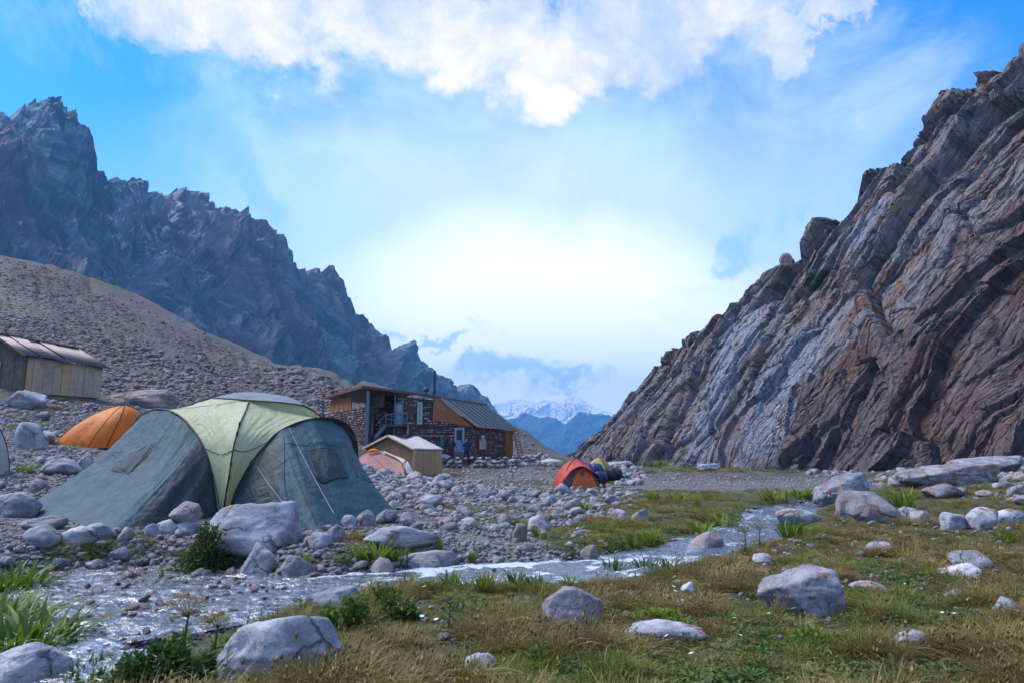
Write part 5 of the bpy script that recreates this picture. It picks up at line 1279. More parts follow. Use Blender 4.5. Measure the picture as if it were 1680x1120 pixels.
    # doors and windows
    def panel(nm, O, ex, nn, r, mat, d0, d1, parent=root):
        x0, z0, x1, z1 = r; f = [W(O)+ex*x0+Z3*z0, W(O)+ex*x1+Z3*z0, W(O)+ex*x1+Z3*z1, W(O)+ex*x0+Z3*z1]; return hexa(nm, [v+nn*d0 for v in f], [v+nn*d1 for v in f], mat, parent)
    def door(O, ex, nn, r, frame=STEEL, d=0.0):
        x0, z0, x1, z1 = r; fr = panel('door', O, ex, nn, r, BLUEP, d-0.02, d+0.02)
        zmid = z0+(z1-z0)*0.52; g = panel('door_glass', O, ex, nn, (x0+.08, zmid, x1-.08, z1-.1), GLASS, d+0.021, d+0.035, fr)
        for a in ((x0-.07, z0, x0, z1+.07), (x1, z0, x1+.07, z1+.07), (x0, z1, x1, z1+.07)): panel('door_frame', O, ex, nn, a, frame, d, d+0.12, fr)
        panel('door_handle', O, ex, nn, (x1-.14, zmid-.16, x1-.08, zmid-.04), DARK, d+0.02, d+0.06, fr)
    door(A0, exA, nA, d1, mat_plain('white_frame_paint', (0.5, 0.52, 0.56))); ru = onA(649, 696); rv = onA(661, 661); door(A0, exA, nA, (ru[0], ru[1], rv[0], rv[1]), STEEL, 0.02)
    panel('opening', A0, exA, nA, low, DARK, -0.03, 0.04)
    x0, z0, x1, z1 = win; wf = panel('window', A0, exA, nA, win, GLASS, -0.02, 0.02)
    for a in ((x0-.02, z0, x0+.13, z1), (x1-.13, z0, x1+.02, z1), (x0+.13, z1-.1, x1-.13, z1), (x0+.13, z0, x1-.13, z0+.1)): panel('window_frame', A0, exA, nA, a, MINT, 0.021, 0.08, wf)
    # lower left door of the loggia, notice board on B with its lamp
    lo = onA(594, 714); hi_ = onA(607, 690); panel('shutter', AR, exA, nA, (0.15, 0.9, 0.75, 2.1), BLUEP, 0.03, 0.07)
    n0 = onB(783, 736); n1 = onB(794, 720); nb_ = panel('notice_board', A1, exB, nB, (n0[0], n0[1], n1[0], n1[1]), mat_notice(), 0.12, 0.16)
    for a in ((n0[0]-.05, n0[1]-.05, n1[0]+.05, n0[1]), (n0[0]-.05, n1[1], n1[0]+.05, n1[1]+.05), (n0[0]-.05, n0[1], n0[0], n1[1]), (n1[0], n0[1], n1[0]+.05, n1[1])): panel('frame', A1, exB, nB, a, WOODO, 0.12, 0.18, nb_)
    q = onB(786.5, 717); c = W(A1)+exB*q[0]+Z3*q[1]+nB*0.25; tube('wall_lamp', np.array([c-Z3*0.16, c-Z3*0.14, c+Z3*0.12, c+Z3*0.16]), [0.03, 0.15, 0.13, 0.02], mat_plain('milky_lamp_glass', (0.45, 0.55, 0.62), 0.3), root, seg=12); beam('lamp_arm', c+Z3*0.16, c+Z3*0.25-nB*0.25, 0.03, 0.03, DARK, root)
    # steps to the lower door
    for i in range(4):
        x0, x1 = d1[0]-.15, d1[2]+.2; zt = d1[1]-0.02-0.17*i; hexa('step', [W(A0)+exA*x0+Z3*(-.6)+nA*(0.1), W(A0)+exA*x1+Z3*(-.6)+nA*(0.1), W(A0)+exA*x1+Z3*(-.6)+nA*(0.38+.26*i), W(A0)+exA*x0+Z3*(-.6)+nA*(0.38+.26*i)],
             [W(A0)+exA*x0+Z3*zt+nA*(0.1), W(A0)+exA*x1+Z3*zt+nA*(0.1), W(A0)+exA*x1+Z3*zt+nA*(0.38+.26*i), W(A0)+exA*x0+Z3*zt+nA*(0.38+.26*i)], mat_plain('step_stone', (0.17, 0.16, 0.17)) if i == 0 else bpy.data.materials['step_stone'], root)
    # balcony and stairs in the loggia
    zf = onA(640, 697)[1]; xb0 = onA(634, 697)[0]; xb1 = xin+0.25; p_ = lambda x, z, d: W(A0)+exA*x+Z3*z+nA*d
    hexa('balcony_floor', [p_(xb0, zf-.08, -0.9), p_(xb1+.4, zf-.08, -0.9), p_(xb1+.4, zf-.08, .5), p_(xb0, zf-.08, .5)], [p_(xb0, zf, -0.9), p_(xb1+.4, zf, -0.9), p_(xb1+.4, zf, .5), p_(xb0, zf, .5)], WOODD, root)
    for h_ in (0.35, 0.7): beam('railing', p_(xb0, zf+h_, .46), p_(xb1+.4, zf+h_, .46), 0.04, 0.04, STEEL, root)
    for x_ in np.linspace(xb0, xb1+.4, 5): beam('railing_post', p_(x_, zf, .46), p_(x_, zf+.72, .46), 0.035, 0.035, STEEL, root)
    s0 = onA(616, 716); beam('stair_stringer', p_(s0[0], s0[1], .2), p_(xb0, zf, .2), 0.05, 0.2, STEEL, root); beam('stair_stringer', p_(s0[0], s0[1], -.5), p_(xb0, zf, -.5), 0.05, 0.2, STEEL, root); beam('handrail', p_(s0[0], s0[1]+.75, .2), p_(xb0, zf+.72, .2), 0.04, 0.04, STEEL, root)
    for i in range(7):
        t_ = (i+.5)/7; c = p_(s0[0], s0[1], 0)*(1-t_)+p_(xb0, zf, 0)*t_; hexa('stair_tread', [c+exA*-.12+nA*-.5, c+exA*.12+nA*-.5, c+exA*.12+nA*.2, c+exA*-.12+nA*.2], [c+exA*-.12+nA*-.5+Z3*.04, c+exA*.12+nA*-.5+Z3*.04, c+exA*.12+nA*.2+Z3*.04, c+exA*-.12+nA*.2+Z3*.04], WOODD, root)
    for px, a, b in ((611, 712, 690), (624, 706, 686)): u = onA(px, a); v = onA(px, b); beam('railing_post', p_(u[0], u[1], .2), p_(v[0], v[1], .2), 0.04, 0.04, STEEL, root)
    # floor slab between storeys in the loggia, chimney pipe, rear closing walls
    cc = r1+(r0-r1)*0.33+back*0.35; beam('stove_pipe', cc-Z3*0.1, cc+Z3*1.85, 0.13, 0.13, mat_plain('dark_stove_pipe', (0.03, 0.022, 0.02)), root)
    cr = r1+(r0-r1)*0.62+back*0.6; tube('roof_cowl', np.array([cr, cr+Z3*.3, cr+Z3*.34, cr+Z3*.62, cr+Z3*.66]), [.06, .06, .2, .2, .02], TRIMR, root, seg=10); beam('white_pipe', cr+exA*.3, cr+exA*.3+Z3*.35, .09, .09, TRIM, root)
    bw = back*0.88; hexa('wall', [W(C1)-Z3*.8+bw*.7, W(A0)+bw-Z3*.8, W(B1)-Z3*.8, W(B1)-Z3*.8-exA*0.3], [W(C1)+Z3*zm+bw*.7, W(A0)+bw+Z3*(zt0-.3), W(B1)+Z3*(zE-.2), W(B1)+Z3*(zE-.2)-exA*0.3], MORTAR, root)
    # towel hanging on the wall
    q = onA(668, 697); s_ = onA(671, 712); tw = panel('towel', A0, exA, nA, (q[0], s_[1], s_[0], q[1]), mat_cloth('lilac_towel', (0.45, 0.38, 0.50), None, 0.9), 0.14, 0.17)
    tw.parent = None; tw.location = tuple(A0); tag(tw, 'pale lilac towel hanging on the stone wall right of the balcony', 'towel')
    # ladder leaning on the right corner
    lt = P(845, 703, 51.6); lb = P(856, 753, 48.8); lad = empty('ladder', tuple(lb), 0, 'dark pole ladder leaning against the right corner of the stone house', 'ladder')
    sx = np.array([0.75, 0.5, 0])*0.42
    for s in (-.5, .5): beam('rail', sx*s, lt-lb+sx*s, 0.09, 0.09, WOODD, lad)
    for i in range(11): t_ = (i+.6)/11.5; c = (lt-lb)*t_; beam('rung', c-sx*.5, c+sx*.5, 0.06, 0.06, WOODD, lad)
    return A0, exA, nA, LA
def mat_notice():
    m, nt = newmat('notice_print'); k = N(nt); p = k.coord('Generated'); n = k.noise(p, 5, 3, .6)
    c = k.ramp(n, [(0.35, (0.5, 0.5, 0.48)), (0.5, (0.35, 0.42, 0.46)), (0.56, (0.40, 0.16, 0.07)), (0.7, (0.45, 0.42, 0.36))]); k.out(k.bsdf(c, 0.6)); return m
HA0, HexA, HnA, HLA = stone_house()

def plank_walls(parent, O, ex, nn, L, zb, ztf, widths, mat, thick=0.03, nm='plank', mats=None):
    x = 0.0; i = 0
    while x < L-0.02:
        w = widths[i % len(widths)]; x1 = min(x+w, L); g = 0.008; t0 = ztf(x); t1 = ztf(x1)
        f = [O+ex*(x+g)+Z3*zb, O+ex*(x1-g)+Z3*zb, O+ex*(x1-g)+Z3*t1, O+ex*(x+g)+Z3*t0]; q = 0.012*((i*5) % 3)
        hexa(nm, f, [v+nn*(thick+q) for v in f], mats[i % len(mats)] if mats else mat, parent); x = x1; i += 1
def small_hut():
    c = P(680, 778, 36.5); zb = c[2]-0.35; g1 = P(600, 760, 38.5); s1 = P(722, 782, 38.5)
    C = np.array([c[0], c[1], zb]); Gp = np.array([g1[0], g1[1], zb]); Sp = np.array([s1[0], s1[1]+0.6, zb]); root = empty('wooden_hut', tuple(C), 0, 'small plywood hut with a pale felt roof standing in front of the stone house', 'hut')
    exg = C-Gp; Lg = np.linalg.norm(exg); exg /= Lg; ng = np.array([exg[1], -exg[0], 0]); exs = Sp-C; Ls = np.linalg.norm(exs); exs /= Ls; ns = np.array([exs[1], -exs[0], 0])
    zr = P(643, 716, 37.6)[2]-zb; ze = P(683, 737, 36.5)[2]-zb; z0 = P(600, 736, 38.5)[2]-zb; xr = Lg*0.5
    zt = lambda x: z0+(zr-z0)*x/xr if x < xr else zr+(ze-zr)*(x-xr)/(Lg-xr)
    x = 0; plank_walls(root, Gp-C, exg, ng, Lg, 0, zt, [Lg/4], WOODPS, nm='panel'); plank_walls(root, np.zeros(3), exs, ns, Ls, 0, lambda x: ze-0.03, [Ls*.28, Ls*.13, Ls*.22, Ls*.1, Ls*.27], WOODP, nm='plank')
    beam('corner_post', ng*0.05, ng*0.05+Z3*ze, 0.12, 0.12, WOODG, root)
    off = exs*Ls; F0 = Gp-C+exg*xr+Z3*(zr+.03)+ng*.18; E0 = exg*0.10+Z3*(ze-0.0)+ng*.18; L0 = Gp-C-exg*.12+Z3*(z0-.02)+ng*.18; b = exs*(Ls+0.38)
    n = 12
    for A, B, nm in ((F0, E0, 'roof'), (F0, L0, 'roof')):   # felt that sags between the rafters
        u = np.linspace(0, 1, n); v = np.linspace(0, 1, 14); U, V = np.meshgrid(u, v, indexing='ij')
        G = A+(B-A)*U[..., None]+b*V[..., None]; G[..., 2] += -0.13*np.sin(V*math.pi)*(1-U)*1.0 + 0.05*np.sin(V*9)*(1-U); top = G.copy(); top[..., 2] += 0.04
        o = obj(nm, grid_mesh(nm, top, smooth=True), ROOFW, root); md = o.modifiers.new('thick', 'SOLIDIFY'); md.thickness = 0.05
        beam('verge', A+ng*.02, B+ng*.02, 0.05, 0.07, WOODP, root)
    # back walls
    plank_walls(root, Gp-C+exs*Ls, exg, -ng, Lg, 0, zt, [Lg/3], WOODP, nm='panel'); plank_walls(root, Gp-C, exs, -exg, Ls, 0, lambda x: z0, [Ls/3], WOODP, nm='panel')
    KEEP.append((c[0]-1, c[1]+1.2, 2.6))
small_hut()
def shed():
    c = P(40, 636, 35.5); e = P(160, 650, 38.5); w = P(-75, 628, 36.5)
    C = np.array([c[0], c[1], c[2]-.25]); E = np.array([e[0], e[1]+0.2, C[2]]); Wl = np.array([w[0], w[1]+0.4, C[2]]); root = empty('plank_shed', tuple(C), 0, 'weathered plywood shed with a rusty corrugated roof on the slope at left', 'shed')
    ex = E-C; L = np.linalg.norm(ex); ex /= L; n_ = np.array([ex[1], -ex[0], 0]); ew = C-Wl; Lw = np.linalg.norm(ew); ew /= Lw; nw = np.array([ew[1], -ew[0], 0])
    zt = P(46, 584, 35.5)[2]-C[2]; zt2 = P(162, 603, 38.5)[2]-C[2]; zrg = P(-18, 558, 37.8)[2]-C[2]
    plank_walls(root, np.zeros(3), ex, n_, L, 0, lambda x: zt+(zt2-zt)*x/L, [L*v for v in (.08, .13, .13, .11, .12, .10, .08, .07, .06, .12)], WOODG, mats=[WOODP, WOODG, WOODG, WOODG, WOODP, WOODG, WOODG, WOODG, WOODG, WOODG])
    xr = Lw*0.5; plank_walls(root, Wl-C, ew, nw, Lw, 0, lambda x: zt+(zrg-zt)*(x/xr if x < xr else (Lw-x)/(Lw-xr)), [Lw*v for v in (.16, .17, .17, .16, .17, .17)], WOODD)
    dr = hexa('door', [Wl-C+ew*(Lw*.35)+nw*.05, Wl-C+ew*(Lw*.62)+nw*.05, Wl-C+ew*(Lw*.62)+nw*.09, Wl-C+ew*(Lw*.35)+nw*.09], [Wl-C+ew*(Lw*.35)+nw*.05+Z3*1.7, Wl-C+ew*(Lw*.62)+nw*.05+Z3*1.7, Wl-C+ew*(Lw*.62)+nw*.09+Z3*1.7, Wl-C+ew*(Lw*.35)+nw*.09+Z3*1.7], WOODG, root)
    b0 = Wl-C; plank_walls(root, b0, ex, -n_, L, 0, lambda x: zt, [L/6], WOODD); plank_walls(root, E-C-ew*Lw, ew, -nw, Lw, 0, lambda x: zt, [Lw/4], WOODD)
    # corrugated sheets
    R0 = Wl-C+ew*xr+Z3*(zrg+.05)+nw*.3; E0 = ew*.25+Z3*(zt+.0)+nw*.3; run = ex*(L+.55)+Z3*(zt2-zt)*(L+.55)/L; nsh = 6
    for side, A, B in ((0, R0, E0), (1, R0, Wl-C-ew*.25+Z3*zt+nw*.3)):
        for i in range(nsh):
            nu = 24; u = np.linspace(i/nsh, (i+1)/nsh+0.006, nu); v = np.linspace(0, 1, 3); U, V = np.meshgrid(u, v, indexing='ij')
            G = A+(B-A)*V[..., None]+run*U[..., None]; G[..., 2] += 0.028*np.sin(U*nsh*2*math.pi*5)+0.02*(i % 2)+0.03*math.sin(i*2.3)
            o = obj('roof_sheet', grid_mesh('roof_sheet', G, smooth=True), METALR, root); md = o.modifiers.new('t', 'SOLIDIFY'); md.thickness = 0.012
    beam('ridge_cap', R0+Z3*.05, R0+run+Z3*.05, .22, .05, METAL, root); beam('verge', R0+nw*.03-Z3*.03, E0+nw*.03-Z3*.03, .05, .1, WOODD, root)
shed()
# low dry-stone wall in front of the stone house and the sacks by its door
def person(px, py, Y, H, label, coat, legs, skin=(0.30, 0.17, 0.11), hood=None, rz=0.0, pose='stand'):
    p = P(px, py, Y); p[2] = float(hgt(np.array([p[0]]), np.array([p[1]]))[0]) if False else p[2]
    root = empty('person', tuple(p), rz, label, 'person'); s = H/1.78
    J = {'pelvis': (0, 0, .95), 'belly': (0, -.01, 1.10), 'chest': (0, -.01, 1.32), 'neck': (0, 0, 1.50), 'head': (0, -.02, 1.60), 'crown': (0, -.01, 1.74),
         'hl': (.10, 0, .90), 'kl': (.12, -.03, .50), 'al': (.13, .02, .09), 'tl': (.14, -.15, .035), 'hr': (-.10, 0, .90), 'kr': (-.13, -.02, .50), 'ar': (-.15, .03, .09), 'tr': (-.17, -.14, .035),
         'sl': (.19, 0, 1.42), 'el': (.25, .02, 1.15), 'wl': (.22, -.14, .95), 'fl': (.20, -.19, .88), 'sr': (-.19, 0, 1.42), 'er': (-.27, .03, 1.16), 'wr': (-.20, -.16, 1.02), 'fr': (-.15, -.22, .98)}
    R = {'pelvis': .155, 'belly': .15, 'chest': .17, 'neck': .065, 'head': .098, 'crown': .075, 'hl': .10, 'kl': .068, 'al': .05, 'tl': .04, 'hr': .10, 'kr': .068, 'ar': .05, 'tr': .04, 'sl': .078, 'el': .058, 'wl': .042, 'fl': .036, 'sr': .078, 'er': .058, 'wr': .042, 'fr': .036}
    E = [('pelvis','belly'),('belly','chest'),('chest','neck'),('neck','head'),('head','crown'),('pelvis','hl'),('hl','kl'),('kl','al'),('al','tl'),('pelvis','hr'),('hr','kr'),('kr','ar'),('ar','tr'),('chest','sl'),('sl','el'),('el','wl'),('wl','fl'),('chest','sr'),('sr','er'),('er','wr'),('wr','fr')]
    K = list(J); me = bpy.data.meshes.new('body'); me.from_pydata([tuple(c*s for c in J[k]) for k in K], [(K.index(a), K.index(b)) for a, b in E], [])
    m, nt = newmat('clothes_and_skin'); k = N(nt); sp = k.n('ShaderNodeSeparateXYZ'); k.link(k.coord('Object'), sp.inputs[0]); z = sp.outputs[2]
    c = k.mix(k.math('GREATER_THAN', z, .93*s), legs, coat); c = k.mix(k.math('GREATER_THAN', z, 1.51*s), c, skin); c = k.mix(k.math('LESS_THAN', z, .10*s), c, (0.02, 0.018, 0.016)); k.out(k.bsdf(c, .85))
    o = obj('body', me, m, root); sk = o.modifiers.new('skin', 'SKIN'); sk.use_smooth_shade = True
    for v, kk in zip(me.skin_vertices[0].data, K): v.radius = (R[kk]*s, R[kk]*s*(.8 if kk in ('chest', 'belly', 'pelvis') else 1)); v.use_root = kk == 'pelvis'
    o.modifiers.new('sub', 'SUBSURF').levels = 1; o.modifiers['sub'].render_levels = 1
    hm = rock_mesh('hair', 5, 3, 6, .2, .02, (.112*s, .125*s, .115*s), .95); obj('hair' if hood is None else 'hood', hm, mat_plain('hair' if hood is None else 'hood_cloth', hood or (.02, .015, .012), .9), root, loc=(0, .035*s, 1.69*s))
    # the lower edge of the jacket and its collar
    th = np.linspace(0, 2*math.pi, 25); tube('jacket_hem', np.stack([.165*s*np.cos(th), .135*s*np.sin(th)-.005, np.full(25, .93*s)], -1), .022*s, mat_plain('jacket_edge', tuple(x*.8 for x in coat)), root, seg=8)
    tube('collar', np.stack([.075*s*np.cos(th), .075*s*np.sin(th), np.full(25, 1.50*s)], -1), .022*s, bpy.data.materials['jacket_edge'], root, seg=8)
    return root
person(765, 762.5, 44.0, 1.74, 'person in dark blue jacket and trousers right of the lower door', (0.012, 0.03, 0.09), (0.012, 0.014, 0.03), rz=0.4)
person(741, 759, 44.6, 1.70, 'person in black top and dark red trousers left of the lower door', (0.02, 0.018, 0.022), (0.10, 0.018, 0.022), rz=-0.5)
person(724, 757, 44.9, 1.66, 'person in a turquoise hooded jacket at the corner of the small wooden hut', (0.01, 0.12, 0.14), (0.02, 0.05, 0.03), hood=(0.01, 0.16, 0.16), rz=-1.0)
p = P(731, 760, 44.2); me = rock_mesh('sack', 12, 3, 10, .12, .05, (.36, .3, .36)); o = obj('sack', me, mat_cloth('pale_blue_sack', (0.28, 0.38, 0.48), None, .8), loc=(p[0], p[1], p[2]+.28)); tag(o, 'plump pale blue sack beside the person in dark red trousers', 'sack')
# dry stone wall
def stone_wall(pts, label, hpx=12, seed=3):
    A = [ground_hit(*q) for q in pts]; root = empty('dry_stone_wall', tuple(A[0]), 0, label, 'wall'); r = random.Random(seed); k = 0; 
    for a, b in zip(A[:-1], A[1:]):
        L = np.linalg.norm(b-a); n = int(L/0.32)
        for i in range(n):
            for lay in range(3):
                c = a+(b-a)*((i+r.random())/n)-A[0]; s = r.uniform(.16, .3)*(1 if lay < 2 else .8); me = r.choice(R_LOW)
                if not me.materials: me.materials.append(ROCK)
                o = bpy.data.objects.new('stone', me); COL.objects.link(o); o.parent = root; o.location = (c[0]+r.uniform(-.2, .2), c[1]+r.uniform(-.25, .25), c[2]+.1+lay*.24); o.scale = (s, s, s*.8); o.rotation_euler = (r.uniform(-.4, .4), r.uniform(-.4, .4), r.uniform(0, 6))
stone_wall([(775,766),(800,767),(840,765),(885,762)], 'low dry-stone wall along the front of the stone house')
stone_wall([(722,765),(745,766),(765,767)], 'short low kerb of stones below the door steps', seed=8)
# ------------------------------------------------------------------ water
def build_water():
    n = len(SC); tg = np.gradient(SC, axis=0); tg /= np.linalg.norm(tg, axis=1)[:, None]; nr = np.stack([-tg[:, 1], tg[:, 0]], -1)
    # dense strip along the stream
    L = np.concatenate([[0], np.cumsum(np.linalg.norm(np.diff(SC, axis=0), axis=1))])
    t = np.arange(0, L[-1], 0.035); c = np.stack([np.interp(t, L, SC[:, i]) for i in (0, 1)], -1); w = np.interp(t, L, SW)
    nn = np.stack([np.interp(t, L, nr[:, i]) for i in (0, 1)], -1)
    v = np.linspace(-1, 1, 90); half = (w+0.35)[:, None]*v[None]
    x = c[:, None, 0]+nn[:, None, 0]*half; y = c[:, None, 1]+nn[:, None, 1]*half
    s = t[:, None]+0*half; q = half
    z = ZW + 0.034*fbm(s*1.6, q*2.6, 7, 4) + 0.013*ridged(s*3.2, q*5.5, 9, 3) + 0.006*fbm(s*11, q*15, 10, 2)
    foam_and_glints = sm(0.1, 0.5, ridged(s*1.3, q*3.2, 15, 5) + 0.5*fbm(s*0.5, q*0.8, 16, 3) - 0.1)
    fpx, fpy, _ = proj(np.stack([x, y, z], -1)); foam_and_glints = foam_and_glints*np.interp(fpx, [-200, 100, 450, 620, 1000, 1200, 1350], [0.4, 0.45, 0.6, 1.15, 1.25, 0.9, 0.6])  # on the left reach the foam white also paints in water glints
    G = np.stack([x, y, z], -1); me = grid_mesh('stream_water', G, smooth=True, flip=True); add_attr(me, 'foam_and_glints', foam_and_glints)
    m, nt = newmat('running_water'); k = N(nt); p = k.pos()
    nz = k.noise(k.mapping(p, (1, 1.0, 1)), 9, 5, 0.65, 1.0); nz2 = k.noise(p, 30, 3, 0.6, 0.5)
    nrm = k.bump(k.math('ADD', nz, k.math('MULTIPLY', nz2, 0.35)), 0.6, 0.05)
    gl = k.n('ShaderNodeBsdfGlossy'); gl.inputs['Roughness'].default_value = 0.24; gl.inputs['Color'].default_value = (0.92, 0.95, 1, 1); k.set(gl.inputs['Normal'], nrm)
    tr = k.n('ShaderNodeBsdfTransparent'); tr.inputs[0].default_value = (0.85, 0.93, 0.97, 1)
    fr = k.n('ShaderNodeFresnel'); fr.inputs[0].default_value = 1.33
    f = k.math('MINIMUM', k.math('ADD', fr.outputs[0], 0.02), 0.36)
    mx = k.n('ShaderNodeMixShader'); k.set(mx.inputs[0], f); k.link(tr.outputs[0], mx.inputs[1]); k.link(gl.outputs[0], mx.inputs[2])
    df = k.bsdf((0.62, 0.70, 0.78), 0.4, nrm)
    fo = k.math('MULTIPLY', k.mr(k.math('ADD', k.attr('foam_and_glints'), k.math('MULTIPLY', k.math('SUBTRACT', k.noise(p, 16, 5, 0.75, 0.8), 0.5), 1.6)), 0.55, 1.15), k.mr(k.attr('foam_and_glints'), 0.05, 0.4, 0, 0.8))
    mx2 = k.n('ShaderNodeMixShader'); k.set(mx2.inputs[0], fo); k.link(mx.outputs[0], mx2.inputs[1]); k.link(df, mx2.inputs[2])
    k.out(mx2.outputs[0])
    o = obj('stream_water', me, m); tag(o, kind='structure')
build_water()

# ------------------------------------------------------------------ scattered stones
def size_px(py_, s_px, p): return s_px*p[:, 1]/1120
ZONES = [ # name, poly, n things, n stuff, thing px size, stuff px size, label, group
 ('rubble', [(600,770),(720,785),(900,800),(1040,785),(1060,815),(1010,850),(940,862),(800,870),(660,870),(640,820)], 92, 1700, (18,38), (4,16), 'grey stone in the field of rubble between the big tent and the red tent', 'stones of the rubble field', 'R'),
 ('bank', [(500,868),(720,865),(960,865),(1010,905),(900,925),(740,935),(600,940),(500,940)], 45, 700, (16,34), (4,15), 'loose stone on the far bank of the stream', 'stones on the far bank of the stream', 'R'),
 ('leftbank', [(0,880),(330,860),(380,880),(560,880),(540,945),(300,955),(40,950),(0,940)], 42, 1700, (16,38), (3,14), 'stone on the pebbly left bank in front of the big tent', 'stones on the pebbly left bank', 'R'),
 ('left', [(0,655),(160,655),(300,680),(230,720),(200,740),(60,840),(0,845)], 36, 1500, (15,36), (3,13), 'pale stone on the stony ground left of the big tent', 'stones left of the big tent', 'R'),
 ('meadow', [(700,1000),(1100,960),(1400,850),(1680,850),(1700,1120),(650,1120)], 40, 1900, (10,28), (4,12), 'small pale stone lying in the grass of the right meadow', 'stones in the meadow', 'M'),
 ('shelf', [(1380,785),(1480,775),(1690,755),(1700,830),(1500,812)], 16, 90, (24,60), (6,20), 'brownish block on the rock shelf under the cliff', 'blocks of the rock shelf', 'R'),
 ('bed', [(0,955),(540,945),(480,985),(330,1030),(200,1100),(0,1120)], 34, 900, (14,44), (6,20), 'wet stone breaking the surface of the stream', 'stones in the stream', 'W'),
]
PLACED = []
def place_stone(p, wpx, meshes, lab, group, sink=0.3):
    me = rnd.choice(meshes); s = wpx*p[1]/1120/2
    o = bpy.data.objects.new('stone', me); COL.objects.link(o)
    o.scale = (s*rnd.uniform(.85, 1.15), s*rnd.uniform(.85, 1.15), s*rnd.uniform(.85, 1.2))
    o.rotation_euler = (rnd.uniform(-.35, .35), rnd.uniform(-.35, .35), rnd.uniform(0, 6.28))
    o.location = (p[0], p[1], p[2]+s*(0.5-sink)); tag(o, lab, 'stone', group); PLACED.append(o)
    KEEP.append((p[0], p[1], s*0.8))
TENTPOLY = [(40,846),(175,874),(360,846),(515,870),(655,852),(560,700),(410,640),(260,670)]
stuff_p, stuff_s, wet_p, wet_s = [], [], [], []
for nm, poly, nt_, ns, tp, sp, lab, grp, mk in ZONES:
    poly_a = np.array(poly); lo = poly_a.min(0); hi = poly_a.max(0)
    px = RS.uniform(lo[0], hi[0], nt_*30); py = RS.uniform(lo[1], hi[1], nt_*30)
    ok = in_poly(px, py, poly) & ~in_poly(px, py, TENTPOLY); px, py = px[ok], py[ok]
    p, k = hit_many(px, py); p = p[k]; n = 0; hard = nm in ('meadow', 'shelf'); fl = stream_d(p[:, 0], p[:, 1]); gm = grass_mask(p[:, 0], p[:, 1])
    placed = []
    for q, f, g in zip(p, fl, gm):
        if n >= nt_: break
        w = tp[0] + (tp[1]-tp[0])*rnd.random()**2.2
        if mk == 'R' and f < 0.0: continue
        if mk == 'W': q = np.array([q[0], q[1], ZW-0.04]);
        if mk == 'W' and f > -0.05: continue
        if mk == 'R' and not hard and g > 0.6 and rnd.random() < 0.6: continue
        s = w*q[1]/1120/2
        if any(math.hypot(q[0]-a, q[1]-b) < (s+c)*0.85 for a, b, c in placed) or not clear_of(q[None], s)[0]: continue
        placed.append((q[0], q[1], s)); place_stone(q, w, R_WET if mk == 'W' else R_DRY, lab, grp); n += 1
    m = ns*4; px = RS.uniform(lo[0], hi[0], m); py = RS.uniform(lo[1], hi[1], m); ok = in_poly(px, py, poly) & ~in_poly(px, py, TENTPOLY)
    p, k = hit_many(px[ok], py[ok]); p = p[k][:ns]; f = stream_d(p[:, 0], p[:, 1]); s = (sp[0]+(sp[1]-sp[0])*RS.rand(len(p))**2.0)*p[:, 1]/1120/2
    if mk == 'W':
        j = f < -0.02; p = p[j]; p[:, 2] = ZW-0.09+0.05*RS.rand(len(p)); wet_p.append(p); wet_s.append(s[j])
    else:
        if nm == 'meadow': p[:, 2] += s*0.45+0.01
        j = (f > -0.15) & clear_of(p); stuff_p.append(p[j]); stuff_s.append(s[j])
def scatter_more(n, poly, sp, wet=False, thin=0.0, steep=False):
    poly_a = np.array(poly); lo = poly_a.min(0); hi = poly_a.max(0)
    px = RS.uniform(lo[0], hi[0], n*3); py = RS.uniform(lo[1], hi[1], n*3); jt = np.clip((760-py)/12, 0, 16); ok = in_poly(px+RS.normal(0, 1, n*3)*jt, py+RS.normal(0, 1, n*3)*jt, poly)
    p, k = hit_many(px[ok], py[ok]); p = p[k][:n]; j = clear_of(p)
    s = (sp[0]+(sp[1]-sp[0])*RS.rand(len(p))**2.5)*p[:, 1]/1120/2; return p[j], s[j]
# gravel everywhere it is bare, cobbles in the bed, gravel strip under the cliff, piles by the stone house
for n, poly, sp in ((900, [(600,860),(1000,860),(1000,930),(540,940)], (3,9)), (3600, [(0,850),(560,850),(560,955),(0,955)], (2.5,9)), (1500, [(0,660),(220,660),(60,845),(0,845)], (2,9)),
                    (1500, [(1040,778),(1480,785),(1480,803),(1080,803)], (2,6)), (900, [(740,768),(930,765),(1040,775),(1000,810),(740,800)], (2,8)), (420, [(1290,770),(1680,752),(1680,790),(1400,800)], (4,18)),
                    (320, [(560,755),(730,775),(760,800),(600,830),(590,780)], (8,24)), (500, [(780,752),(900,750),(915,764),(770,766)], (5,13)), (160, [(960,765),(1060,765),(1060,800),(960,790)], (5,18))):
    p, s = scatter_more(n, poly, sp); f = stream_d(p[:, 0], p[:, 1]); j = f > 0.0; stuff_p.append(p[j]); stuff_s.append(s[j])
for n, poly, sp in ((1500, [(560,930),(1340,820),(1310,870),(1000,960),(560,1000)], (4,14)), (2200, [(-200,950),(560,940),(480,1000),(150,1120),(-200,1120)], (6,26))):
    p, s = scatter_more(n, poly, sp); f = stream_d(p[:, 0], p[:, 1]); j = f < 0.12; p = p[j]; br = RS.rand(len(p)) < np.interp(proj(p)[0], [0, 500, 700], [0.5, 0.4, 0.08]); p[:, 2] = np.where(br, ZW-0.045+0.05*RS.rand(len(p)), p[:, 2]+0.02); wet_p.append(p); wet_s.append(s[j])
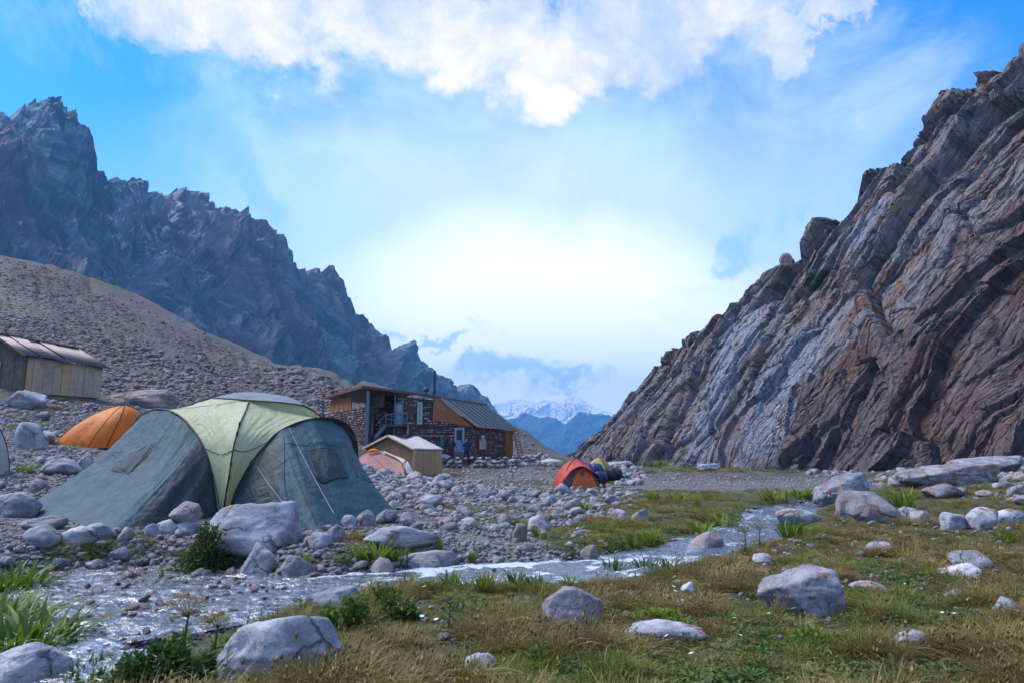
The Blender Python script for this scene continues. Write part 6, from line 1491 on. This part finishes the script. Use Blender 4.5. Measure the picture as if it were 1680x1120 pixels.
def emit(name, P_, S_, meshes, mat, flat=1.0):
    p = np.concatenate(P_); s = np.concatenate(S_); n = len(p); p = p.copy(); p[:, 2] += s*0.15
    r = np.stack([RS.uniform(-.5, .5, n), RS.uniform(-.5, .5, n), RS.uniform(0, 6.28, n)], -1)
    return gn_scatter(name, p, r, s[:, None]*RS.uniform(.8, 1.2, (n, 3))*np.array([1, 1, flat]), meshes, mat)
emit('pebbles', stuff_p, stuff_s, R_LOW, ROCK); emit('streambed_cobbles', wet_p, wet_s, R_LOW, ROCK_WET, 0.7)
# scree on the left slope, coarse low down and fine higher up
P1, S1 = [], []
for n, poly, sp in ((5200, [(150,560),(330,600),(560,690),(540,720),(300,665),(165,655)], (3,15)), (2600, [(0,520),(150,560),(165,600),(0,560)], (3,11)), (11000, [(0,420),(200,480),(430,590),(640,640),(560,690),(160,570),(0,560)], (1.5,5)),
                    (1500, [(440,590),(620,630),(860,710),(920,755),(860,745),(560,650)], (2,9)), (700, [(430,600),(560,640),(545,690),(430,660)], (5,18)), (1300, [(0,420),(200,480),(430,590),(640,640),(560,690),(160,570),(0,560)], (4,9)), (300, [(0,415),(290,520),(430,590),(640,640),(600,640),(300,540),(0,430)], (4,10))):
    p, s = scatter_more(n, poly, sp); az_ = np.arctan2(p[:, 0], p[:, 1]); lr_ = np.log(np.hypot(p[:, 0], p[:, 1])); j = (fbm(az_*16+lr_*5, lr_*3.5, 401, 4) + 0.25*(RS.rand(len(p))-0.5) > -0.12) | (RS.rand(len(p)) < 0.25); P1.append(p[j]); S1.append(s[j])
emit('scree', P1, S1, R_LOW, ROCK_SCREE, 0.9)

# labels that single the larger loose stones out: order of nearness to a landmark, by side
LANDM = [(411,880,'the largest pale boulder'), (415,930,'the pointed boulder'), (478,940,'the pinkish boulder'), (62,885,'the cracked boulder'), (118,885,'the boulder under the tent skirt'),
 (275,865,'the cairn before the tent'), (338,905,'the round leafy bush'), (600,855,'the stone on the tent hem'), (622,930,'the blue-grey waterside block'), (700,930,'the long brown boulder'), (650,890,'the pale rock ridge'), (655,852,'the tent\'s right corner'),
 (722,770,'the small wooden hut'), (650,775,'the pink tent'), (945,785,'the red tent'), (853,880,'the dark upright slab'), (970,910,'the dark round boulder'), (1018,850,'the box-shaped stone'), (170,690,'the orange tent'), (30,655,'the boulder below the shed'),
 (88,765,'the flat pale boulder at left'), (132,765,'the whitish upright stone'), (15,835,'the lilac-grey boulder'), (108,1035,'the wet blue boulder'), (222,1003,'the red-brown stream stone'), (445,1050,'the flat-topped boulder'), (1332,980,'the big meadow boulder'), (942,1010,'the split boulder'),
 (1397,805,'the slanting slab'), (1606,920,'the flat-topped meadow stone'), (1500,1065,'the broken slab'), (1572,785,'the rock shelf'), (800,760,'the dry-stone wall'), (110,1090,'the corner boulder')]
ORD = ['closest', 'second closest', 'third closest', 'fourth closest', 'fifth closest', 'sixth closest', 'seventh closest', 'eighth closest', 'ninth closest', 'tenth closest', 'eleventh closest', 'twelfth closest', 'thirteenth closest', 'fourteenth closest', 'fifteenth closest', 'sixteenth closest', 'seventeenth closest', 'eighteenth closest', 'nineteenth closest', 'twentieth closest', 'twenty-first closest', 'twenty-second closest', 'twenty-third closest']
_b = {}
for o in PLACED:
    px, py, _ = proj(np.array(o.location)); i = min(range(len(LANDM)), key=lambda q: (LANDM[q][0]-px)**2+4*(LANDM[q][1]-py)**2); l = LANDM[i]
    dx, dy = px-l[0], (py-l[1])*2; side = ('to the right of' if dx > 0 else 'to the left of') if abs(dx) > abs(dy) else ('in front of' if dy > 0 else 'behind')
    _b.setdefault((i, side), []).append((dx*dx+dy*dy, o))
WORD = {'stones in the stream': 'wet stone', 'stones in the meadow': 'meadow stone', 'blocks of the rock shelf': 'brownish block', 'stones of the rubble field': 'rubble stone', 'stones on the far bank of the stream': 'bank stone', 'stones on the pebbly left bank': 'loose pebble-bank stone', 'stones left of the big tent': 'open-ground stone'}
for (i, side), lst in _b.items():
    lst.sort(key=lambda q: q[0])
    for n, (_d, o) in enumerate(lst):
        o['label'] = '%s %s %s %s' % (WORD[o['group']], (ORD[n] if n < len(ORD) else 'further away'), side, LANDM[i][2])
# ------------------------------------------------------------------ vegetation
def mat_leaf(name, cols, trans=0.35, var=0.35, rough=0.6):
    m, nt = newmat(name); k = N(nt); r = k.rand(); g = k.pos(); t = k.attr('tip')
    n = k.noise(g, 0.9, 3, 0.6); mixv = k.math('ADD', k.math('MULTIPLY', r, 0.6), k.math('MULTIPLY', n, 0.55), clamp=True)
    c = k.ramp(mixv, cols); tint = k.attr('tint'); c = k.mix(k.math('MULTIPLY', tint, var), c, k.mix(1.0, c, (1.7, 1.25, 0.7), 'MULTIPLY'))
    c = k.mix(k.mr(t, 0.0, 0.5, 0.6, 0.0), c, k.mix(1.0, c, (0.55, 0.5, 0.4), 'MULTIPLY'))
    b = k.bsdf(c, rough); tr = k.n('ShaderNodeBsdfTranslucent'); k.set(tr.inputs[0], c)
    mx = k.n('ShaderNodeMixShader'); mx.inputs[0].default_value = trans; k.link(b, mx.inputs[1]); k.link(tr.outputs[0], mx.inputs[2]); k.out(mx.outputs[0]); return m
GREEN = mat_leaf('turf_green', [(0.25, (0.06, 0.11, 0.012)), (0.45, (0.12, 0.18, 0.02)), (0.62, (0.19, 0.21, 0.03)), (0.85, (0.25, 0.22, 0.06))])
DRY = mat_leaf('dry_grass', [(0.25, (0.11, 0.07, 0.028)), (0.40, (0.19, 0.14, 0.05)), (0.52, (0.13, 0.15, 0.03)), (0.66, (0.18, 0.13, 0.045)), (0.85, (0.36, 0.30, 0.13))])
LUSH = mat_leaf('lush_leaves', [(0.2, (0.035, 0.09, 0.012)), (0.5, (0.075, 0.16, 0.015)), (0.8, (0.14, 0.22, 0.025))], 0.4)
HERB = mat_leaf('herb_leaves', [(0.2, (0.03, 0.08, 0.018)), (0.5, (0.06, 0.13, 0.02)), (0.8, (0.12, 0.17, 0.03))], 0.35)
BUSHL = mat_leaf('bush_leaves', [(0.2, (0.022, 0.055, 0.01)), (0.5, (0.045, 0.095, 0.015)), (0.8, (0.085, 0.14, 0.02))], 0.3)
def blades(name, n, h, w, spread, lean, seed, segs=4, mat=None, hvar=0.5, head=None, curl=1.0):
    r = np.random.RandomState(seed); V = []; F = []; tip = []; tint = []
    for i in range(n):
        a = r.uniform(0, 2*math.pi); rad = spread*math.sqrt(r.rand()); bx, by = rad*math.cos(a), rad*math.sin(a); L = h*(1-hvar*r.rand()); ln = lean*(0.25+r.rand())*(0.5+rad/max(spread, 1e-3))
        d = a+r.normal()*0.6; wd = w*(0.6+0.7*r.rand()); fx, fy = -math.sin(d), math.cos(d); base = len(V); tt = r.rand(); tw = r.normal()*0.3
        for s in range(segs+1):
            t = s/segs; out = ln*L*t**(1+curl); z = L*t*(1-0.35*ln*t*t); ww = wd*(1-t**2.2)*(0.55+0.45*min(1, t*3)) if s < segs else 0.0
            cx, cy = bx+math.cos(d)*out, by+math.sin(d)*out
            if s < segs: V += [(cx-fx*ww/2, cy-fy*ww/2, z), (cx+fx*ww/2, cy+fy*ww/2, z+ww*tw)]; tip += [t, t]; tint += [tt, tt]
            else: V.append((cx, cy, z)); tip.append(1.0); tint.append(tt)
        for s in range(segs-1): F += [(base+2*s, base+2*s+1, base+2*s+3), (base+2*s, base+2*s+3, base+2*s+2)]
        F.append((base+2*segs-2, base+2*segs-1, base+2*segs))
        if head and r.rand() < head:
            q = np.array(V[-1]); b2 = len(V); s_ = h*0.045
            V += [tuple(q+np.array(v)*s_) for v in ((1,0,0),(-1,0,0),(0,1,0),(0,-1,0),(0,0,2.2),(0,0,-1.5))]; tip += [1]*6; tint += [1]*6
            F += [(b2, b2+2, b2+4), (b2+2, b2+1, b2+4), (b2+1, b2+3, b2+4), (b2+3, b2, b2+4), (b2+2, b2, b2+5), (b2+1, b2+2, b2+5), (b2+3, b2+1, b2+5), (b2, b2+3, b2+5)]
    me = mesh_from(name, V, F, True); add_attr(me, 'tip', tip); add_attr(me, 'tint', tint)
    if mat: me.materials.append(mat)
    return me
def leaf_geo(V, F, tip, tint, c, d, nrm, L, W, tt, fold=0.25):
    """one pointed leaf of 4 triangles folded along its rib"""
    c = np.asarray(c, float); d = d/np.linalg.norm(d); s = np.cross(d, nrm); s /= np.linalg.norm(s)+1e-9; n = np.cross(s, d); b = len(V)
    V += [tuple(c), tuple(c+d*L*.45+s*W*.5+n*fold*W*.5), tuple(c+d*L*.45-s*W*.5+n*fold*W*.5), tuple(c+d*L*.5), tuple(c+d*L-n*L*.12)]
    F += [(b, b+1, b+3), (b, b+3, b+2), (b+3, b+1, b+4), (b+3, b+4, b+2)]; tip += [.6, .9, .9, .8, 1]; tint += [tt]*5
def herb(name, n, h, rad, L, W, seed, mat, up=0.5, clumps=0):
    r = np.random.RandomState(seed); V, F, tip, tint = [], [], [], []
    for i in range(n):
        a = r.uniform(0, 2*math.pi); rr = rad*r.rand()**0.5; z = h*(0.15+0.85*r.rand())*(1-0.6*(rr/rad)**2); d = np.array([math.cos(a), math.sin(a), up*(r.rand()*1.6-0.3)]); nn = np.array([r.normal()*.4, r.normal()*.4, 1.0])
        leaf_geo(V, F, tip, tint, (rr*math.cos(a), rr*math.sin(a), z), d, nn, L*(.5+r.rand()), W*(.6+.7*r.rand()), r.rand())
    me = mesh_from(name, V, F, True); add_attr(me, 'tip', tip); add_attr(me, 'tint', tint)
    if mat: me.materials.append(mat)
    return me
def veg_points(n, px, py, mask_min=0.5, ymax=60, bank=None):
    u = RS.uniform(*px, n); v = RS.uniform(*py, n); p, ok = hit_many(u, v); p = p[ok]; p = p[p[:, 1] < ymax]
    g = grass_mask(p[:, 0], p[:, 1]); k = g > mask_min*(0.7+0.6*RS.rand(len(p))); return p[k]
def emit_veg(name, p, meshes, smin, smax, tilt=0.12, idx=None, sink=0.01, mul=1.0):
    n = len(p); p = p.copy(); p[:, 2] -= sink; r = np.stack([RS.normal(0, tilt, n), RS.normal(0, tilt, n), RS.uniform(0, 6.28, n)], -1)
    s = (smin+(smax-smin)*RS.rand(n)**1.5)*mul
    return gn_scatter(name, p, r, np.repeat(s[:, None], 3, 1)*np.stack([np.ones(n), np.ones(n), RS.uniform(.75, 1.25, n)], -1), meshes, None, idx=idx)
KEEPB = list(KEEP)
def off_rocks(p, f=0.75):
    m = np.ones(len(p), bool)
    for x, y, R in KEEPB:
        if R > 0.12: m &= np.hypot(p[:, 0]-x, p[:, 1]-y) > R*f
    return m
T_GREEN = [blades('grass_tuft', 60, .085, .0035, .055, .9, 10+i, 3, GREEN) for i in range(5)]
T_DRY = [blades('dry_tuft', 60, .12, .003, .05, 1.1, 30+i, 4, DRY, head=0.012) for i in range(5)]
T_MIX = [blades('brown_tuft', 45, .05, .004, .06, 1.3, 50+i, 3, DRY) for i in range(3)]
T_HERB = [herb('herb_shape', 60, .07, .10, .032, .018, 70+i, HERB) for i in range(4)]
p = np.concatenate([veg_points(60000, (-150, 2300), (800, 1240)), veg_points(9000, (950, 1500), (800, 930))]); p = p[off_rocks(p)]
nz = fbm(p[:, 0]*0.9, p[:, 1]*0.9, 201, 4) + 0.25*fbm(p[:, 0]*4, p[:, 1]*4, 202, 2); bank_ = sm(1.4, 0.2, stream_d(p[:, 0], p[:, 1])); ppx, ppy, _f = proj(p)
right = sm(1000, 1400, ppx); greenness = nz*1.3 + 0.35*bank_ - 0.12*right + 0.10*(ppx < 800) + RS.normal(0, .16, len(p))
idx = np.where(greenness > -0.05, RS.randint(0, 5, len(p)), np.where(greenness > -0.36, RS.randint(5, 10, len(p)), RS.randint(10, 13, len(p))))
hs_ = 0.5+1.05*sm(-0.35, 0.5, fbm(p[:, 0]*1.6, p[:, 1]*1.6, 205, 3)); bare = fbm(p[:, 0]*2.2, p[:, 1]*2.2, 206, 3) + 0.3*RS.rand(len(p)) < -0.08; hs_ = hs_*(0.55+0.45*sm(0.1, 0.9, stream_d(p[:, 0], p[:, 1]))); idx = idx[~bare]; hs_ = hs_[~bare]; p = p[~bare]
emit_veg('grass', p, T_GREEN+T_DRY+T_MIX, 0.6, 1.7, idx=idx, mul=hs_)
# herbs and clover-like cover
p = veg_points(15000, (-150, 2300), (830, 1240), 0.6); p = p[off_rocks(p)]; nz = fbm(p[:, 0]*1.1+5, p[:, 1]*1.1, 210, 4) + 0.25*sm(1.5, 0.1, stream_d(p[:, 0], p[:, 1])); p = p[nz > 0.15]
emit_veg('low_herbs', p, T_HERB, 0.5, 1.5)
# tall dry tussocks
T_TUSS = [blades('tussock_shape', 120, .24, .004, .07, 1.0, 90+i, 5, DRY, head=0.04) for i in range(4)] + [blades('tussock_shape', 110, .19, .004, .07, 1.0, 95+i, 5, GREEN, head=0.03) for i in range(2)]
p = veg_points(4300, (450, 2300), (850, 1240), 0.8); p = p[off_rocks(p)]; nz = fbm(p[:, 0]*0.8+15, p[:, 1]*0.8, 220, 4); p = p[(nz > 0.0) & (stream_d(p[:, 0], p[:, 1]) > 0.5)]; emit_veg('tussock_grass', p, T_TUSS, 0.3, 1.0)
# weeds among the stones of the far bank, on the slope and at the foot of the cliff
u = np.concatenate([RS.uniform(560, 1020, 700), RS.uniform(60, 560, 500), RS.uniform(1040, 1340, 900), RS.uniform(1380, 1680, 500), RS.uniform(0, 250, 260), RS.uniform(880, 1060, 160)])
v = np.concatenate([RS.uniform(862, 925, 700), RS.uniform(868, 945, 500), RS.uniform(757, 776, 900), RS.uniform(778, 812, 500), RS.uniform(655, 740, 260), RS.uniform(758, 775, 160)])
p, ok = hit_many(u, v); p = p[ok]; nz = fbm(p[:, 0]*0.9+25, p[:, 1]*0.7, 230, 3); p = p[(nz > 0.05) & (stream_d(p[:, 0], p[:, 1]) > 0.1)]; p = p[off_rocks(p, .6)]
q = p.copy(); n = len(q); sc_ = np.clip(q[:, 1]/14, 0.9, 4.5)*RS.uniform(.7, 1.5, n); gn_scatter('weeds', q, np.stack([0*sc_, 0*sc_, RS.uniform(0, 6.28, n)], -1), np.stack([sc_]*3, -1), T_GREEN+T_DRY[:2]+T_HERB, None)
# white dots of daisies in the turf
def flower(name, seed):
    r = np.random.RandomState(seed); V, F, tip, tint = [], [], [], []
    for i in range(9):
        a = i*2*math.pi/9; leaf_geo(V, F, tip, tint, (0, 0, .10), np.array([math.cos(a), math.sin(a), .1]), np.array([0, 0, 1.]), .022, .011, 0, 0)
    me = mesh_from(name, V, F); me.materials.append(PETAL); return me
PETAL = mat_plain('white_petals', (.7, .7, .68), .7)
p = veg_points(150, (560, 1640), (850, 1110), .8); emit_veg('white_flowers', p, [flower('flower_shape', 1), flower('flower_shape', 2)], .6, 1.2, .3)
# ---- single plants
IRIS = [blades('leaf_clump', 46, .30, .022, .10, .55, 300+i, 5, LUSH, curl=.6) for i in range(4)]; IRIST = [blades('leaf_clump', 26, .30, .016, .04, .35, 310+i, 5, LUSH, curl=.6) for i in range(3)]
IRISD = [blades('leaf_clump', 130, .30, .026, .17, .75, 320+i, 5, LUSH, curl=.5) for i in range(3)]
def plant(px, py, hpx, lab, meshes, nm='leafy_clump', cat='plant', grp=None, wf=1.0):
    p = ground_hit(px, py); me = rnd.choice(meshes); o = bpy.data.objects.new(nm, me); COL.objects.link(o); s = hpx*p[1]/1120/.30; o.scale = (s*wf, s*wf, s); o.location = tuple(p-np.array([0, 0, .01])); o.rotation_euler = (0, 0, rnd.uniform(0, 6.28)); return tag(o, lab, cat, grp)
for ci_, (px, py, h, wf) in enumerate(((560,985,30,1.3),(610,972,30,1.2),(640,978,28,1.3),(672,965,34,1.1),(738,960,36,1.3),(795,966,40,1.5),(848,962,36,1.4),(880,967,34,1.2),(935,962,26,1.4),(1010,944,38,1.2),(1060,942,40,1.4),(1095,938,36,1.3))):
    plant(px, py, h, 'bright green clump on the near bank of the middle stream, %s from the left' % ('first', 'second', 'third', 'fourth', 'fifth', 'sixth', 'seventh', 'eighth', 'ninth', 'tenth', 'eleventh', 'twelfth')[ci_], IRIS, 'streamside_clump', 'plant', 'green clumps along the near bank', wf)
for px, py, h, wf, lab in ((265,952,34,1.1,'green and yellow strap-leaved clump at the left water edge'), (500,925,26,1,'fresh green sprout between stones right of the pointed boulder'), (1040,898,30,1.3,'bright green clump left of the stream at its first bend'), (1065,892,34,1.4,'taller bright green clump beside the first-bend clump'), (1150,880,34,1.5,'dark green clump at the upper stream bend'), (1185,868,36,1.6,'bright green clump above the upper stream bend'),
   (1208,862,24,1.4,'small green clump just right of the upper bend clumps'), (1075,820,20,1.8,'low green clump in the turf right of the rubble'), (1115,824,24,1.8,'round green clump in the middle of the distant turf'), (1145,832,28,1.2,'dark upright tuft in the distant turf'), (1300,882,40,1.5,'yellow-green clump on the right bank beside the bleached rock'), (1270,820,26,2.2,'broad green clump on the far side where the stream comes in'), (1320,818,28,2.2,'long green clump left of the slanting slab'), (1355,812,24,2,'green clump touching the slanting slab'),
   (1480,835,44,1.3,'leafy dark green clump between the two big right boulders'), (620,920,44,1.3,'tall dark grass clump on the pebbly bank below the tent corner'), (650,925,40,1.1,'grass clump just right of the tall dark one'), (590,915,34,1.2,'yellowish grass clump under the tent hem'), (775,925,36,1.0,'thin dark reeds beside the stream below the rubble'), (720,905,34,.9,'thin reeds standing in front of the pale rock ridge'), (880,880,30,1.1,'grass clump at the dark upright slab'), (850,870,26,1.2,'small grass clump left of the dark upright slab'), (955,838,24,1.5,'green clump growing in the rubble below the red tent'),
   (1195,940,26,1.2,'green tuft right of the wedge boulder'), (45,745+30,22,1.6,'green patch between boulders at far left'), (1080,765,16,3,'long green thicket at the foot of the cliff')):
    plant(px, py, h, lab, IRIST if 'reeds' in lab or 'upright' in lab else IRIS, 'leafy_clump', 'plant', None, wf)
for px, py, h, lab in ((20,975,62,'leafy clump on the left edge above the corner'), (35,1075,92,'big dark leafy clump in the left corner'), (-10,1040,80,'leafy clump cut off by the left edge'), (150,1120,50,'leafy clump behind the corner boulder at the bottom edge')):
    plant(px, py, h, lab, IRISD, 'leafy_clump', 'plant', None, 1.25)
def bush(px, py, wpx, hpx, lab, n, leaf, mat, seed, nm='bush', cl=14):
    p = ground_hit(px, py); W = wpx*p[1]/1120/2; H = hpx*p[1]/1120; root = empty(nm, tuple(p), 0, lab, 'bush'); r = np.random.RandomState(seed); V, F, tip, tint = [], [], [], []
    C = r.normal(size=(cl, 3)); C /= np.linalg.norm(C, axis=1)[:, None]; C[:, 2] = np.abs(C[:, 2]); C *= r.uniform(.45, .8, (cl, 1)); 
    for i in range(n):
        c = C[r.randint(cl)]; d = r.normal(size=3); d /= np.linalg.norm(d); q = c+d*r.uniform(.1, .42)**.7*.5; q[2] = max(q[2], .02)
        if np.linalg.norm(q) > 1.1: continue
        dd = q/np.linalg.norm(q)+r.normal(size=3)*.6; leaf_geo(V, F, tip, tint, (q[0]*W, q[1]*W, q[2]*H), dd, np.array([r.normal()*.5, r.normal()*.5, 1]), leaf*(.6+.8*r.rand()), leaf*.6, r.rand())
    me = mesh_from('foliage', V, F, True); add_attr(me, 'tip', tip); add_attr(me, 'tint', tint); tag(obj('foliage', me, mat, root), kind='stuff')
    for i in range(7): c = C[i % cl]*np.array([W, W, H]); tube('stem', interp_curve([(0, 0, -.05), c*.5+np.array([0, 0, .05]), c], 8), np.linspace(.012, .004, 8), WOODD, root, seg=5)
    KEEPB.append((p[0], p[1], W)); return root
bush(338, 945, 96, 88, 'dark green round leafy bush beside the largest pale boulder', 6500, .042, BUSHL, 5, cl=40)
bush(560, 1035, 110, 70, 'low leafy herb bush on the near bank at bottom left centre', 1500, .045, LUSH, 6)
bush(640, 1010, 120, 56, 'spreading leafy herb bush right of the dark-edged boulder', 1600, .045, HERB, 7)
bush(270, 1120, 170, 70, 'dark leafy bush under the yellow umbel plant at the bottom edge', 1500, .05, HERB, 8)
bush(880, 1095, 90, 34, 'low bright green leafy bush below the split boulder', 700, .04, LUSH, 9); bush(1085, 1030, 120, 36, 'bright green leafy patch right of the split boulder', 900, .04, LUSH, 10)
bush(1345, 1065, 120, 30, 'bright green leafy patch in front of the big meadow boulder', 900, .035, LUSH, 11); bush(1085, 762, 70, 20, 'green thicket at the foot of the cliff right of the yellow tent', 1600, .16, HERB, 12, cl=20)
bush(1110, 1040, 80, 24, 'small bright leafy patch at the left end of the low grey boulder', 500, .035, LUSH, 13); bush(1130, 768, 50, 12, 'low brown-green thicket right of the green one under the cliff', 700, .14, BUSHL, 14)
# umbel plants
UMB = mat_leaf('umbel_flowers', [(0.2, (0.16, 0.15, 0.02)), (0.6, (0.26, 0.24, 0.03)), (0.9, (0.34, 0.30, 0.05))], .2)
def umbel(px, py, hpx, wpx, lab, seed, Y=None):
    p = ground_hit(px, py); H = hpx*p[1]/1120; W = wpx*p[1]/1120/2; root = empty('umbel_plant', tuple(p), 0, lab, 'plant'); r = np.random.RandomState(seed)
    top = np.array([.02, 0, H*.72]); tube('stem', interp_curve([(0, 0, 0), (.01, 0, H*.35), top], 10), np.linspace(.009, .006, 10), HERB, root, seg=6); V, F, tip, tint = [], [], [], []
    for i in range(16):
        a = i*2.4; t = math.sqrt((i+.5)/16); e = np.array([W*t*math.cos(a), W*t*math.sin(a), H*(.98-.22*t*t)]); tube('ray', interp_curve([top, (top+e)/2+np.array([0, 0, .01]), e], 6), .0025, HERB, root, seg=4)
        for j in range(46):
            d = r.normal(size=3); d /= np.linalg.norm(d); d[2] = abs(d[2])*.7; q = e+d*W*.26*r.rand()**.4; leaf_geo(V, F, tip, tint, q, r.normal(size=3)+np.array([0, 0, 1.]), np.array([r.normal(), 0, 1.]), .010, .008, r.rand())
    me = mesh_from('flower_head', V, F); add_attr(me, 'tip', tip); add_attr(me, 'tint', tint); tag(obj('flower_head', me, UMB, root), kind='stuff')
    V, F, tip, tint = [], [], [], []
    for i in range(60): a = r.uniform(0, 6.28); leaf_geo(V, F, tip, tint, (.02*math.cos(a), .02*math.sin(a), H*.5*r.rand()**2), np.array([math.cos(a), math.sin(a), .4]), np.array([0, 0, 1.]), .07*(.5+r.rand()), .035, r.rand())
    me = mesh_from('leaves', V, F); add_attr(me, 'tip', tip); add_attr(me, 'tint', tint); obj('leaves', me, HERB, root)
umbel(297, 1098, 108, 80, 'yellow-green umbel plant in front of the stream at bottom left', 3); umbel(348, 1092, 78, 50, 'smaller thin umbel plant right of the bigger one at bottom left', 4); umbel(578, 1040, 58, 60, 'pale yellow umbel plant among herbs left of bottom centre', 5); umbel(735, 1035, 56, 56, 'straw-yellow umbel plant in the grass near bottom centre', 6)
umbel(1222, 908, 44, 22, 'thin green-stalked plant on the near bank, left one of two in front of the water', 7); umbel(1246, 904, 46, 28, 'branching plant on the near bank, right one of two in front of the water', 8); umbel(1312, 868, 30, 16, 'small thin plant at the right water edge by the bleached rock', 9)
# dry daisy stalks before the flat pale boulder
def stalk(px, py, hpx, seed):
    p = ground_hit(px, py); H = hpx*p[1]/1120; root = empty('dry_daisy', tuple(p), rnd.uniform(0, 6), 'dry daisy stalk before the flat pale boulder, %s from the left' % ('first', 'second', 'third', 'fourth', 'fifth', 'sixth', 'seventh', 'eighth', 'ninth', 'tenth')[seed], 'flower', 'dry daisy stalks before the flat boulder'); r = np.random.RandomState(seed)
    tp = np.array([r.normal()*.04, r.normal()*.03, H]); tube('stem', interp_curve([(0, 0, 0), tp*.5+np.array([.01, 0, 0]), tp], 8), .0022, DRY, root, seg=5); V, F, tip, tint = [], [], [], []
    for i in range(8): a = i*.785; leaf_geo(V, F, tip, tint, tp, np.array([math.cos(a), math.sin(a), -.5]), np.array([0, 0, 1.]), .016, .006, 0, 0)
    obj('petals', mesh_from('petals', V, F), PETAL, root); s = rock_mesh('seed_head', 3, 2, 6, .2, .02, (.0085,.0085,.009)); obj('seed_head', s, WOODD, root, loc=tuple(tp+np.array([0, 0, .004])))
for i, (px, py, h) in enumerate(sorted(((402,1078,66),(424,1092,90),(440,1088,84),(455,1090,96),(462,1080,70),(472,1092,66),(416,1100,60),(508,1080,50),(385,1110,55),(394,1095,70)))): stalk(px, py, h, i)
